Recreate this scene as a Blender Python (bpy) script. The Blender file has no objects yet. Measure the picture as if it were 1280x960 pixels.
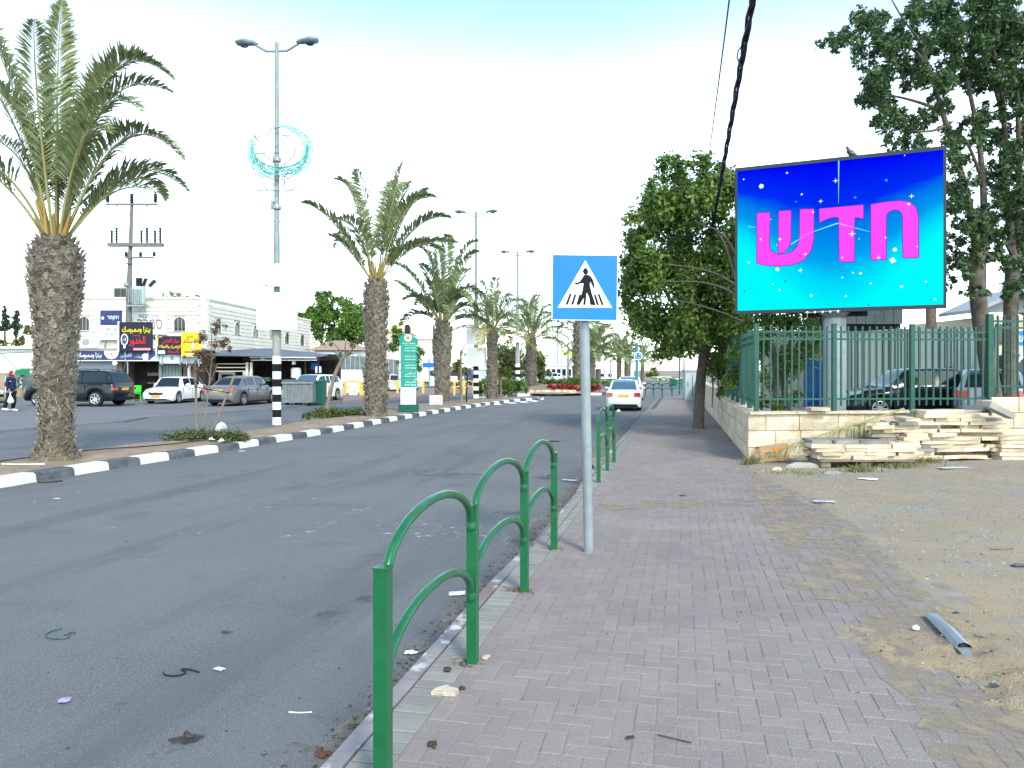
import bpy, bmesh, math, random
import numpy as np
from mathutils import Vector, Matrix, noise as mnoise
R = math.radians
sc = bpy.context.scene
COL = sc.collection
random.seed(7); NR = np.random.RandomState(7)

# ---------------------------------------------------------------- camera, sky, sun, exposure
FPX, HY, H = 950.0, 462.0, 1.72           # focal length in photo pixels, horizon row, eye height
cam = bpy.data.cameras.new('camera'); camo = bpy.data.objects.new('camera', cam); COL.objects.link(camo)
camo.location = (0, 0, H); camo.rotation_euler = (R(90), 0, 0)
cam.sensor_width = 36; cam.lens = FPX / 1280 * 36; cam.shift_y = (HY - 480) / 1280
cam.clip_start = 0.05; cam.clip_end = 3000
sc.camera = camo
SUN_EL, SUN_AZ = 42.0, 158.0              # azimuth clockwise from +Y (the view direction)
EXPO = 1.17
w = bpy.data.worlds.new("World"); sc.world = w; w.use_nodes = True
nt = w.node_tree; nt.nodes.clear()
out = nt.nodes.new('ShaderNodeOutputWorld'); bg = nt.nodes.new('ShaderNodeBackground')
sky = nt.nodes.new('ShaderNodeTexSky'); sky.sky_type = 'NISHITA'; sky.sun_disc = False
sky.sun_elevation = R(SUN_EL); sky.sun_rotation = R(SUN_AZ); sky.air_density = 1.0; sky.dust_density = 1.2; sky.ozone_density = 0.3
bg.inputs['Strength'].default_value = 0.15
# thin bright cloud veil, thick towards the horizon, thinning overhead
tc = nt.nodes.new('ShaderNodeTexCoord'); sp = nt.nodes.new('ShaderNodeSeparateXYZ')
mr = nt.nodes.new('ShaderNodeMapRange'); mr.interpolation_type = 'SMOOTHSTEP'
mr.inputs['From Min'].default_value = 0.24; mr.inputs['From Max'].default_value = 0.50
mr.inputs['To Min'].default_value = 1.0; mr.inputs['To Max'].default_value = 0.07
nz = nt.nodes.new('ShaderNodeTexNoise'); nz.inputs['Scale'].default_value = 1.6; nz.inputs['Detail'].default_value = 3
ad = nt.nodes.new('ShaderNodeMath'); ad.operation = 'MULTIPLY_ADD'; ad.inputs[1].default_value = 0.16; ad.inputs[2].default_value = -0.08
ad2 = nt.nodes.new('ShaderNodeMath'); ad2.operation = 'ADD'
mx = nt.nodes.new('ShaderNodeMix'); mx.data_type = 'RGBA'; mx.blend_type = 'ADD'
mx.inputs[7].default_value = (3.75, 3.2, 3.3, 1)
L = nt.links.new
L(tc.outputs['Generated'], sp.inputs[0]); L(tc.outputs['Generated'], nz.inputs['Vector'])
L(nz.outputs['Fac'], ad.inputs[0]); L(sp.outputs['Z'], ad2.inputs[0]); L(ad.outputs[0], ad2.inputs[1])
L(ad2.outputs[0], mr.inputs['Value']); L(mr.outputs[0], mx.inputs[0])
tn = nt.nodes.new('ShaderNodeMix'); tn.data_type = 'RGBA'; tn.blend_type = 'MULTIPLY'; tn.inputs[0].default_value = 1; tn.inputs[7].default_value = (.93, 1.17, 1.13, 1)
L(sky.outputs[0], tn.inputs[6]); L(tn.outputs[2], mx.inputs[6]); L(mx.outputs[2], bg.inputs['Color']); L(bg.outputs[0], out.inputs['Surface'])
sun = bpy.data.lights.new('sun', 'SUN'); suno = bpy.data.objects.new('sun', sun); COL.objects.link(suno)
sun.energy = 1.5; sun.angle = R(10); sun.color = (1.0, 0.93, 0.82)
sd = Vector((math.sin(R(SUN_AZ)) * math.cos(R(SUN_EL)), math.cos(R(SUN_AZ)) * math.cos(R(SUN_EL)), math.sin(R(SUN_EL))))
suno.rotation_euler = sd.to_track_quat('Z', 'Y').to_euler()
suno.location = sd * 50
sc.view_settings.view_transform = 'Standard'; sc.view_settings.look = 'None'
sc.view_settings.exposure = EXPO; sc.view_settings.gamma = 1

# ---------------------------------------------------------------- helpers
def G(x, y, z=0.0):                        # ground point seen at a photo pixel
    Y = FPX * (H - z) / (y - HY)
    return Vector(((x - 640) / FPX * Y, Y, z))
def P(x, y, Y):                            # point at depth Y seen at a photo pixel
    return Vector(((x - 640) / FPX * Y, Y, H - (y - HY) / FPX * Y))
SA = R(12.75); UX, UY = math.sin(SA), math.cos(SA)
O0 = (-0.726, 3.30)
def S(s, t, z=0.0):                        # street frame: s along the kerb, t to the right of it
    return Vector((O0[0] + s * UX + t * UY, O0[1] + s * UY - t * UX, z))

class MB:
    def __init__(s): s.v = []; s.f = []; s.m = []; s.tint = None
    def add(s, vs, fs, m=0):
        o = len(s.v); s.v.extend([tuple(v) for v in vs])
        for f in fs: s.f.append([o + i for i in f]); s.m.append(m)
        return s
    def box(s, c, d, rz=0, m=0, rx=0, ry=0, taper=1.0):
        hx, hy, hz = d[0] / 2, d[1] / 2, d[2] / 2
        vs = [(-hx, -hy, -hz), (hx, -hy, -hz), (hx, hy, -hz), (-hx, hy, -hz),
              (-hx * taper, -hy * taper, hz), (hx * taper, -hy * taper, hz), (hx * taper, hy * taper, hz), (-hx * taper, hy * taper, hz)]
        if rz or rx or ry:
            M = Matrix.Rotation(rz, 3, 'Z') @ Matrix.Rotation(ry, 3, 'Y') @ Matrix.Rotation(rx, 3, 'X')
            vs = [M @ Vector(v) for v in vs]
        vs = [(v[0] + c[0], v[1] + c[1], v[2] + c[2]) for v in vs]
        return s.add(vs, [(0, 3, 2, 1), (4, 5, 6, 7), (0, 1, 5, 4), (1, 2, 6, 5), (2, 3, 7, 6), (3, 0, 4, 7)], m)
    def slab(s, poly, z0, z1, m=0):        # vertical prism over a polygon
        n = len(poly)
        vs = [(p[0], p[1], z0) for p in poly] + [(p[0], p[1], z1) for p in poly]
        fs = [tuple(range(n - 1, -1, -1)), tuple(range(n, 2 * n))] + [(i, (i + 1) % n, n + (i + 1) % n, n + i) for i in range(n)]
        return s.add(vs, fs, m)
    def plate(s, poly, y0, y1, m=0):       # prism along Y over a polygon in XZ
        n = len(poly)
        vs = [(p[0], y0, p[1]) for p in poly] + [(p[0], y1, p[1]) for p in poly]
        fs = [tuple(range(n)), tuple(range(2 * n - 1, n - 1, -1))] + [(i, n + i, n + (i + 1) % n, (i + 1) % n) for i in range(n)]
        return s.add(vs, fs, m)
    def tube(s, pts, r, seg=8, m=0, cap=True):
        pts = [Vector(p) for p in pts]; n = len(pts)
        rs = r if isinstance(r, (list, tuple)) else [r] * n
        vs = []; up = None
        for i, p in enumerate(pts):
            t = (pts[min(i + 1, n - 1)] - pts[max(i - 1, 0)])
            t = t.normalized() if t.length > 1e-9 else Vector((0, 0, 1))
            if up is None:
                up = Vector((0, 0, 1)) if abs(t.z) < 0.9 else Vector((0, 1, 0))
            a = t.cross(up); a = a.normalized() if a.length > 1e-6 else Vector((1, 0, 0)); b = a.cross(t).normalized(); up = b
            for k in range(seg):
                q = 2 * math.pi * k / seg
                vs.append(p + a * (math.cos(q) * rs[i]) + b * (math.sin(q) * rs[i]))
        fs = []
        for i in range(n - 1):
            for k in range(seg):
                k2 = (k + 1) % seg
                fs.append((i * seg + k, i * seg + k2, (i + 1) * seg + k2, (i + 1) * seg + k))
        if cap:
            fs.append(tuple(range(seg - 1, -1, -1))); fs.append(tuple((n - 1) * seg + k for k in range(seg)))
        return s.add(vs, fs, m)
    def lathe(s, prof, c=(0, 0, 0), seg=16, m=0, axis='Z', cap=True):
        vs = []
        for r, z in prof:
            for k in range(seg):
                q = 2 * math.pi * k / seg; x, y = r * math.cos(q), r * math.sin(q)
                v = (x, y, z) if axis == 'Z' else ((x, z, y) if axis == 'Y' else (z, x, y))
                vs.append((v[0] + c[0], v[1] + c[1], v[2] + c[2]))
        n = len(prof); fs = []
        for i in range(n - 1):
            for k in range(seg):
                k2 = (k + 1) % seg; fs.append((i * seg + k, i * seg + k2, (i + 1) * seg + k2, (i + 1) * seg + k))
        if cap: fs += [tuple(range(seg - 1, -1, -1)), tuple((n - 1) * seg + k for k in range(seg))]
        return s.add(vs, fs, m)
    def mesh(s, name, mats, smooth=None):
        me = bpy.data.meshes.new(name); me.from_pydata(s.v, [], s.f)
        mats = mats if isinstance(mats, (list, tuple)) else [mats]
        for q in mats: me.materials.append(q)
        if any(s.m): me.polygons.foreach_set('material_index', s.m)
        if smooth is not None:
            me.polygons.foreach_set('use_smooth', [True] * len(s.f)); me.set_sharp_from_angle(angle=R(smooth))
        me.update(); return me
    def build(s, name, mats, parent=None, smooth=None, loc=(0, 0, 0), rot=(0, 0, 0)):
        return put(name, s.mesh(name, mats, smooth), parent, loc, rot)
def put(name, me, parent=None, loc=(0, 0, 0), rot=(0, 0, 0), scale=None):
    o = bpy.data.objects.new(name, me); COL.objects.link(o); o.location = loc; o.rotation_euler = rot
    if scale: o.scale = scale
    if parent: o.parent = parent
    return o
def thing(name, label, cat, loc=(0, 0, 0), rz=0, group=None):
    o = bpy.data.objects.new(name, None); COL.objects.link(o); o.location = loc; o.rotation_euler = (0, 0, rz)
    o.empty_display_size = 0.2
    return tag(o, label, cat, group)
def tag(o, label, cat, group=None):
    o['label'] = label; o['category'] = cat
    if group: o['group'] = group
    return o
def struct(o): o['kind'] = 'structure'; return o
def stuff(o): o['kind'] = 'stuff'; return o
def copy_tree(o, parent=None):
    c = o.copy(); COL.objects.link(c)
    if parent: c.parent = parent
    for ch in list(o.children): copy_tree(ch, c)
    return c

# ---------------------------------------------------------------- materials
def mat(name, col, rough=0.7, metal=0.0, var=None, vs=3.0, bump=0.0, bs=30.0, rnd=0.0, emit=None, es=1.0,
        spec=None, fleck=None, fs=60.0, ft=0.62, coord='Object', trans=0.0, coat=0.0, tint=None, detail=6, alpha=None):
    """base colour varied by noise towards `var`, flecks of another colour, per-object brightness `rnd`, noise bump"""
    m = bpy.data.materials.new(name); m.use_nodes = True; n = m.node_tree; b = n.nodes['Principled BSDF']; l = n.links.new
    def N(t): return n.nodes.new(t)
    b.inputs['Roughness'].default_value = rough; b.inputs['Metallic'].default_value = metal
    b.inputs['Specular IOR Level'].default_value = spec if spec is not None else (.5 if rough < .35 else .3 if rough < .6 else .12)
    if coat: b.inputs['Coat Weight'].default_value = coat; b.inputs['Coat Roughness'].default_value = 0.06
    rgb = N('ShaderNodeRGB'); rgb.outputs[0].default_value = (*col, 1); cur = rgb.outputs[0]
    if coord == 'World': g = N('ShaderNodeNewGeometry'); vec = g.outputs['Position']
    else: g = N('ShaderNodeTexCoord'); vec = g.outputs['Object']
    if var is not None:
        z = N('ShaderNodeTexNoise'); z.inputs['Scale'].default_value = vs; z.inputs['Detail'].default_value = detail; z.inputs['Roughness'].default_value = 0.6
        l(vec, z.inputs['Vector'])
        r = N('ShaderNodeMapRange'); r.inputs['From Min'].default_value = 0.35; r.inputs['From Max'].default_value = 0.65; l(z.outputs['Fac'], r.inputs['Value'])
        x = N('ShaderNodeMix'); x.data_type = 'RGBA'; l(r.outputs[0], x.inputs[0]); l(cur, x.inputs[6]); x.inputs[7].default_value = (*var, 1); cur = x.outputs[2]
    if tint is not None:
        a = N('ShaderNodeAttribute'); a.attribute_name = 'tint'
        x = N('ShaderNodeMix'); x.data_type = 'RGBA'; l(a.outputs['Fac'], x.inputs[0]); l(cur, x.inputs[6]); x.inputs[7].default_value = (*tint, 1); cur = x.outputs[2]
    if fleck is not None:
        z = N('ShaderNodeTexNoise'); z.inputs['Scale'].default_value = fs; z.inputs['Detail'].default_value = 3; l(vec, z.inputs['Vector'])
        r = N('ShaderNodeMapRange'); r.inputs['From Min'].default_value = ft; r.inputs['From Max'].default_value = ft + 0.08; l(z.outputs['Fac'], r.inputs['Value'])
        x = N('ShaderNodeMix'); x.data_type = 'RGBA'; l(r.outputs[0], x.inputs[0]); l(cur, x.inputs[6]); x.inputs[7].default_value = (*fleck, 1); cur = x.outputs[2]
    if rnd:
        oi = N('ShaderNodeObjectInfo'); r = N('ShaderNodeMapRange'); r.inputs['To Min'].default_value = 1 - rnd; r.inputs['To Max'].default_value = 1 + rnd
        l(oi.outputs['Random'], r.inputs['Value']); x = N('ShaderNodeVectorMath'); x.operation = 'SCALE'; l(cur, x.inputs[0]); l(r.outputs[0], x.inputs['Scale']); cur = x.outputs[0]
    if name in ('paver', 'light_paver'):
        gi = N('ShaderNodeNewGeometry'); r = N('ShaderNodeMapRange'); r.inputs['To Min'].default_value = .94; r.inputs['To Max'].default_value = 1.06
        l(gi.outputs['Random Per Island'], r.inputs['Value']); x = N('ShaderNodeVectorMath'); x.operation = 'SCALE'; l(cur, x.inputs[0]); l(r.outputs[0], x.inputs['Scale']); cur = x.outputs[0]
    l(cur, b.inputs['Base Color'])
    if bump:
        z = N('ShaderNodeTexNoise'); z.inputs['Scale'].default_value = bs; z.inputs['Detail'].default_value = 5; l(vec, z.inputs['Vector'])
        q = N('ShaderNodeBump'); q.inputs['Strength'].default_value = bump; q.inputs['Distance'].default_value = 0.02; l(z.outputs['Fac'], q.inputs['Height']); l(q.outputs[0], b.inputs['Normal'])
    if emit is not None: b.inputs['Emission Color'].default_value = (*emit, 1); b.inputs['Emission Strength'].default_value = es
    if alpha is not None:
        z = N('ShaderNodeTexNoise'); z.inputs['Scale'].default_value = alpha[0]; z.inputs['Detail'].default_value = 8; z.inputs['Roughness'].default_value = 0.7; l(vec, z.inputs['Vector'])
        r = N('ShaderNodeMapRange'); r.inputs['From Min'].default_value = alpha[1]; r.inputs['From Max'].default_value = alpha[1] + alpha[2]; r.inputs['To Max'].default_value = alpha[3]
        l(z.outputs['Fac'], r.inputs['Value']); l(r.outputs[0], b.inputs['Alpha'])
    if trans:
        t = N('ShaderNodeBsdfTranslucent'); l(cur, t.inputs['Color']); ms = N('ShaderNodeMixShader'); ms.inputs[0].default_value = trans
        l(b.outputs[0], ms.inputs[1]); l(t.outputs[0], ms.inputs[2]); l(ms.outputs[0], n.nodes['Material Output'].inputs['Surface'])
    return m
ES = 1.0 / 2 ** EXPO
M = {}
M['fibre'] = mat('palm_fibre', (.30, .26, .20), .95, tint=(.12, .09, .06))
M['asphalt'] = mat('asphalt', (.116, .120, .128), .85, var=(.150, .152, .156), vs=.35, fleck=(.24, .245, .25), fs=110, ft=.56, bump=.55, bs=160, coord='World')
M['asphalt_far'] = mat('asphalt_side', (.135, .140, .155), .85, var=(.17, .165, .165), vs=.5, bump=.1, bs=60, coord='World')
M['paver'] = mat('paver', (.232, .190, .190), .88, var=(.265, .228, .216), vs=.9, rnd=.05, bump=.7, bs=120, fleck=(.29, .26, .24), fs=90, ft=.56, coord='World')
M['paver_light'] = mat('light_paver', (.245, .235, .215), .85, var=(.20, .19, .175), vs=3, rnd=.10, bump=.3, bs=120, coord='World')
M['joint'] = mat('joint_sand', (.29, .255, .205), .95, var=(.20, .175, .155), vs=4, bump=.4, bs=150, coord='World')
M['kerb'] = mat('kerb_stone', (.25, .225, .23), .85, var=(.17, .16, .165), vs=4, fleck=(.5, .49, .48), fs=6, ft=.62, bump=.4, bs=60, coord='World', rnd=.12)
M['kerb_red'] = mat('faded_red_kerb', (.20, .135, .14), .85, var=(.23, .19, .19), vs=4, fleck=(.45, .43, .43), fs=5, ft=.6, bump=.4, bs=60, coord='World', rnd=.12)
M['kerb_white'] = mat('kerb_white_paint', (.70, .71, .70), .7, var=(.52, .52, .50), vs=5, fleck=(.25, .24, .22), fs=14, ft=.68, bump=.3, bs=40, coord='World')
M['kerb_black'] = mat('kerb_black_paint', (.055, .065, .08), .7, var=(.12, .125, .135), vs=5, fleck=(.25, .25, .25), fs=14, ft=.68, bump=.3, bs=40, coord='World')
M['kerb_redp'] = mat('kerb_red_paint', (.42, .12, .11), .8, var=(.32, .2, .18), vs=3, coord='World')
M['soil'] = mat('median_soil', (.27, .205, .145), .95, var=(.20, .155, .115), vs=1.5, bump=.8, bs=25, fleck=(.40, .35, .28), fs=18, ft=.64, coord='World')
M['ground'] = mat('ground', (.25, .22, .17), .95, var=(.2, .18, .14), vs=.1, coord='World')
M['limestone'] = mat('limestone', (.60, .51, .40), .85, var=(.49, .405, .30), vs=5, bump=1.0, bs=28, rnd=.12, fleck=(.33, .25, .15), fs=24, ft=.66, coord='World')
M['slab'] = mat('limestone_slab', (.60, .51, .40), .85, var=(.48, .39, .28), vs=4, bump=.4, bs=50, rnd=.16, fleck=(.40, .32, .2), fs=22, ft=.72, coord='World')
M['slab_grey'] = mat('weathered_slab', (.27, .26, .25), .9, var=(.20, .19, .18), vs=6, bump=.4, bs=50, rnd=.15, coord='World')
M['mortar'] = mat('mortar', (.30, .27, .22), .95, var=(.24, .21, .17), vs=8, coord='World')
M['white_stone'] = mat('white_stone', (.67, .645, .585), .85, var=(.60, .57, .50), vs=.7, bump=.2, bs=30, coord='World')
M['white_paint'] = mat('white_paint', (.78, .79, .79), .5, var=(.70, .71, .71), vs=4)
M['mint'] = mat('pale_mint_render', (.60, .68, .67), .8, var=(.68, .73, .72), vs=.6)
M['grey_metal'] = mat('galvanised_steel', (.30, .34, .36), .45, metal=.35, var=(.24, .28, .30), vs=7, bump=.1, bs=50)
M['pole_steel'] = mat('pale_steel', (.20, .26, .26), .55, metal=.1, var=(.16, .21, .21), vs=3)
M['pole_concrete'] = mat('utility_pole_concrete', (.17, .165, .155), .9, var=(.13, .125, .12), vs=4)
M['concrete'] = mat('concrete', (.33, .32, .30), .9, var=(.25, .245, .23), vs=4, bump=.4, bs=40)
M['green_paint'] = mat('green_gloss_paint', (.005, .088, .030), .36, var=(.008, .115, .045), vs=6, coat=.25, fleck=(.10, .12, .08), fs=45, ft=.72, bump=.05, bs=30)
M['fence_green'] = mat('dark_green_paint', (.010, .068, .048), .45, var=(.018, .09, .066), vs=9)
M['blue_sign'] = mat('blue_sign_face', (.003, .15, .62), .4, var=(.004, .17, .66), vs=2)
M['white_sign'] = mat('white_sign_face', (.8, .8, .8), .4)
M['black'] = mat('black', (.010, .010, .012), .6)
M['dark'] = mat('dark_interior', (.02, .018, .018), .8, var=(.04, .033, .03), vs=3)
M['rubber'] = mat('tyre_rubber', (.022, .022, .024), .8)
M['glass'] = mat('car_glass', (.012, .018, .024), .06, spec=.45)
M['glass_light'] = mat('bright_car_glass', (.05, .10, .14), .06, spec=.6)
M['chrome'] = mat('alloy', (.55, .56, .58), .3, metal=.8)
M['tail'] = mat('tail_lamp_red', (.42, .012, .012), .15, coat=.5)
M['headlamp'] = mat('headlamp_glass', (.6, .62, .64), .1, coat=.6)
M['plate'] = mat('yellow_plate', (.75, .42, .03), .4, fleck=(.05, .04, .02), fs=30, ft=.58)
M['bark'] = mat('bark', (.085, .072, .062), .95, var=(.15, .13, .11), vs=9, bump=1.0, bs=22)
M['bark_dark'] = mat('dark_bark', (.075, .065, .058), .95, var=(.12, .105, .09), vs=7, bump=1.0, bs=20)
M['palm_boot'] = mat('palm_leaf_base', (.15, .125, .10), .95, var=(.38, .34, .28), vs=8, bump=1.0, bs=45, rnd=.30)
M['palm_core'] = mat('palm_trunk_fibre', (.09, .07, .052), .95, var=(.17, .135, .10), vs=9, bump=1.0, bs=35)
M['palm_stalk'] = mat('palm_stalk', (.24, .26, .12), .7, var=(.30, .24, .09), vs=3)
M['palm_leaf'] = mat('palm_leaflet', (.115, .150, .060), .5, var=(.165, .20, .09), vs=2.5, tint=(.27, .31, .15), trans=.25, spec=.25)
M['palm_leaf_far'] = mat('palm_leaflet_far', (.12, .165, .07), .5, tint=(.25, .30, .15), trans=.25)
M['palm_dry'] = mat('dry_palm_leaflet', (.42, .33, .08), .7, tint=(.30, .24, .09), trans=.2)
M['straw'] = mat('dry_straw_frond', (.33, .30, .13), .8, tint=(.24, .22, .09), trans=.1)
M['leaf_dense'] = mat('ficus_leaf', (.040, .095, .016), .5, tint=(.17, .26, .055), trans=.25, spec=.3)
M['leaf_big'] = mat('dark_tree_leaf', (.022, .055, .020), .5, tint=(.095, .165, .060), trans=.25)
M['leaf_bright'] = mat('bright_tree_leaf', (.055, .12, .022), .6, tint=(.16, .27, .06), trans=.3)
M['leaf_olive'] = mat('olive_leaf', (.07, .10, .03), .6, tint=(.17, .20, .07), trans=.25)
M['leaf_red'] = mat('reddish_leaf', (.12, .075, .055), .6, tint=(.20, .15, .11), trans=.25)
M['leaf_cover'] = mat('ground_cover_leaf', (.06, .105, .03), .6, tint=(.20, .20, .10), trans=.2)
M['flower_red'] = mat('red_petal', (.20, .012, .015), .6, tint=(.38, .04, .035), trans=.2)
M['cypress'] = mat('cypress_leaf', (.025, .045, .03), .8, tint=(.05, .075, .05))
M['navy'] = mat('navy_sign', (.022, .035, .115), .5, var=(.035, .05, .14), vs=2)
M['navy_black'] = mat('black_sign', (.012, .013, .03), .5)
M['yellow_sign'] = mat('yellow_sign', (.85, .52, .02), .5)
M['red'] = mat('red_letters', (.75, .02, .03), .5)
M['yellow'] = mat('yellow_letters', (.85, .65, .02), .5)
M['paleblue'] = mat('pale_blue_sign', (.38, .46, .60), .5, var=(.55, .6, .68), vs=1.2)
M['yellow_paint'] = mat('yellow_rail_paint', (.72, .52, .10), .6)
M['corr'] = mat('blue_grey_sheet', (.13, .165, .17), .6, var=(.175, .21, .215), vs=2, metal=.1)
M['blue_door'] = mat('blue_door_paint', (.008, .075, .30), .5, var=(.012, .10, .36), vs=3)
M['green_plastic'] = mat('bright_green_plastic', (.03, .62, .03), .4)
M['totem'] = mat('totem_green', (.0, .27, .20), .4, var=(.005, .31, .235), vs=2)
M['totem_dark'] = mat('totem_base_green', (.005, .085, .06), .5)
M['cardboard'] = mat('cardboard', (.40, .27, .16), .9, var=(.34, .22, .13), vs=6, bump=.1, bs=30)
M['cable'] = mat('black_cable', (.02, .02, .03), .6)
M['pebble'] = mat('pebble', (.33, .31, .28), .9, var=(.22, .20, .18), vs=2, coord='World', rnd=.2)
M['paper'] = mat('litter_paper', (.72, .72, .70), .8, var=(.55, .56, .58), vs=14)
M['char'] = mat('dark_debris', (.035, .028, .024), .9, var=(.08, .06, .05), vs=20)
M['tan'] = mat('tan_roof', (.36, .26, .20), .8, var=(.30, .22, .17), vs=3)
M['wood'] = mat('weathered_wood', (.24, .20, .155), .9, var=(.17, .14, .11), vs=8, bump=.4, bs=40)
M['worn_paint'] = mat('worn_white_paint', (.48, .50, .51), .8, alpha=(9, .55, .12, .75), coord='World')
M['worn_paint2'] = mat('zebra_white_paint', (.68, .68, .67), .8, alpha=(5, .35, .1, 1.0), coord='World')
M['sand_film'] = mat('sand_film', (.31, .25, .175), .95, alpha=(2.6, .44, .16, .8), coord='World')
M['stain'] = mat('dark_stain', (.045, .040, .038), .6, alpha=(7, .42, .18, .85), coord='World')
M['stain_soft'] = mat('soft_stain', (.075, .068, .06), .8, alpha=(4, .48, .25, .6), coord='World')
M['dusty'] = mat('dust_on_road', (.24, .205, .165), .95, alpha=(3.5, .42, .2, .8), coord='World')

def add_patch(m, col, scale, lo, hi, amt=1.0, stretch=(1, 1, 1), rot=0):
    n = m.node_tree; l = n.links.new; b = n.nodes['Principled BSDF']; src = b.inputs['Base Color'].links[0].from_socket
    g = n.nodes.new('ShaderNodeNewGeometry'); mp = n.nodes.new('ShaderNodeMapping'); mp.inputs['Scale'].default_value = stretch; mp.vector_type = 'TEXTURE' if rot else 'POINT'; mp.inputs['Rotation'].default_value = (0, 0, rot); l(g.outputs['Position'], mp.inputs['Vector'])
    z = n.nodes.new('ShaderNodeTexNoise'); z.inputs['Scale'].default_value = scale; z.inputs['Detail'].default_value = 7; z.inputs['Roughness'].default_value = .65; l(mp.outputs[0], z.inputs['Vector'])
    r = n.nodes.new('ShaderNodeMapRange'); r.inputs['From Min'].default_value = lo; r.inputs['From Max'].default_value = hi; r.inputs['To Max'].default_value = amt; l(z.outputs['Fac'], r.inputs['Value'])
    x = n.nodes.new('ShaderNodeMix'); x.data_type = 'RGBA'; l(r.outputs[0], x.inputs[0]); l(src, x.inputs[6]); x.inputs[7].default_value = (*col, 1); l(x.outputs[2], b.inputs['Base Color'])
add_patch(M['paver'], (.30, .265, .225), .42, .52, .66, .75, (1, 1.6, 1)); add_patch(M['paver'], (.17, .148, .155), 3.2, .60, .72, .4)
add_patch(M['paver'], (.20, .17, .13), 14, .62, .70, .6); add_patch(M['kerb'], (.48, .47, .45), 3.5, .56, .62, .8, (1, 1, .3)); add_patch(M['kerb_red'], (.45, .44, .42), 3.5, .58, .64, .8)
add_patch(M['paver_light'], (.17, .165, .15), 2.5, .52, .68, .6)
add_patch(M['asphalt'], (.045, .048, .052), 75, .57, .64, .8); add_patch(M['asphalt'], (.155, .16, .162), .33, .50, .68, .7, (1.2, .7, 1)); add_patch(M['asphalt'], (.075, .082, .092), 1.1, .56, .72, .5)
add_patch(M['asphalt'], (.155, .16, .165), 1.0, .50, .66, .45, (.9, 14, 1), -SA); add_patch(M['asphalt'], (.075, .083, .092), 1.0, .54, .68, .45, (1.2, 18, 1), -SA)
add_patch(M['green_paint'], (.02, .06, .03), 9, .56, .66, .6); add_patch(M['green_paint'], (.13, .06, .025), 38, .66, .69, .9); add_patch(M['green_paint'], (.22, .28, .22), 70, .69, .71, .7)
add_patch(M['soil'], (.33, .27, .20), 2.2, .5, .65, .8)
add_patch(M['palm_boot'], (.07, .055, .04), 3.0, .54, .66, .6); add_patch(M['limestone'], (.36, .28, .17), 2.2, .52, .68, .65); add_patch(M['slab'], (.42, .31, .17), 2.6, .52, .66, .6)
def lettering(body, parent, x, z, wd, ht, y, m, rev=True, name='lettering', ang=0):
    """flat lettering fitted into a wd x ht box centred at (x, z) on a board facing -Y"""
    c = bpy.data.curves.new('lettering', 'FONT'); c.body = body; c.resolution_u = 3; c.offset = .008
    o = bpy.data.objects.new('tmp', c); COL.objects.link(o); bpy.context.view_layer.update()
    me = bpy.data.meshes.new_from_object(o.evaluated_get(bpy.context.evaluated_depsgraph_get()))
    bpy.data.objects.remove(o); bpy.data.curves.remove(c)
    n = len(me.vertices); a = np.empty(n * 3); me.vertices.foreach_get('co', a); a = a.reshape(-1, 3)
    mn, mxx = a.min(0), a.max(0); cx = (mn + mxx) / 2; sx = wd / max(1e-6, mxx[0] - mn[0]); sy = ht / max(1e-6, mxx[1] - mn[1])
    q = np.zeros_like(a); px = (a[:, 0] - cx[0]) * sx; pz = (a[:, 1] - cx[1]) * sy
    q[:, 0] = x + px * math.cos(ang) - pz * math.sin(ang); q[:, 2] = z + px * math.sin(ang) + pz * math.cos(ang); q[:, 1] = y
    me.vertices.foreach_set('co', q.ravel()); me.materials.clear(); me.materials.append(m); me.update()
    return put(name, me, parent)
_F = {'ا': (0xFE8D, 0xFE8E, 0, 0), 'ب': (0xFE8F, 0xFE90, 0xFE91, 0xFE92), 'ت': (0xFE95, 0xFE96, 0xFE97, 0xFE98), 'ج': (0xFE9D, 0xFE9E, 0xFE9F, 0xFEA0),
 'ح': (0xFEA1, 0xFEA2, 0xFEA3, 0xFEA4), 'خ': (0xFEA5, 0xFEA6, 0xFEA7, 0xFEA8), 'د': (0xFEA9, 0xFEAA, 0, 0), 'ر': (0xFEAD, 0xFEAE, 0, 0), 'ز': (0xFEAF, 0xFEB0, 0, 0),
 'س': (0xFEB1, 0xFEB2, 0xFEB3, 0xFEB4), 'ش': (0xFEB5, 0xFEB6, 0xFEB7, 0xFEB8), 'ع': (0xFEC9, 0xFECA, 0xFECB, 0xFECC), 'ف': (0xFED1, 0xFED2, 0xFED3, 0xFED4),
 'ق': (0xFED5, 0xFED6, 0xFED7, 0xFED8), 'ك': (0xFED9, 0xFEDA, 0xFEDB, 0xFEDC), 'ل': (0xFEDD, 0xFEDE, 0xFEDF, 0xFEE0), 'م': (0xFEE1, 0xFEE2, 0xFEE3, 0xFEE4),
 'ن': (0xFEE5, 0xFEE6, 0xFEE7, 0xFEE8), 'ه': (0xFEE9, 0xFEEA, 0xFEEB, 0xFEEC), 'و': (0xFEED, 0xFEEE, 0, 0), 'ي': (0xFEF1, 0xFEF2, 0xFEF3, 0xFEF4), 'ة': (0xFE93, 0xFE94, 0, 0)}
def ar(s):
    o = []
    for i, ch in enumerate(s):
        if ch not in _F: o.append(ch); continue
        p = i > 0 and s[i - 1] in _F and _F[s[i - 1]][2]; n = i < len(s) - 1 and s[i + 1] in _F and _F[ch][2]
        f = _F[ch]; o.append(chr(f[3] if p and n else f[1] if p else f[2] if n else f[0]))
    return ''.join(reversed(o))
def he(s): return s[::-1]

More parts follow.
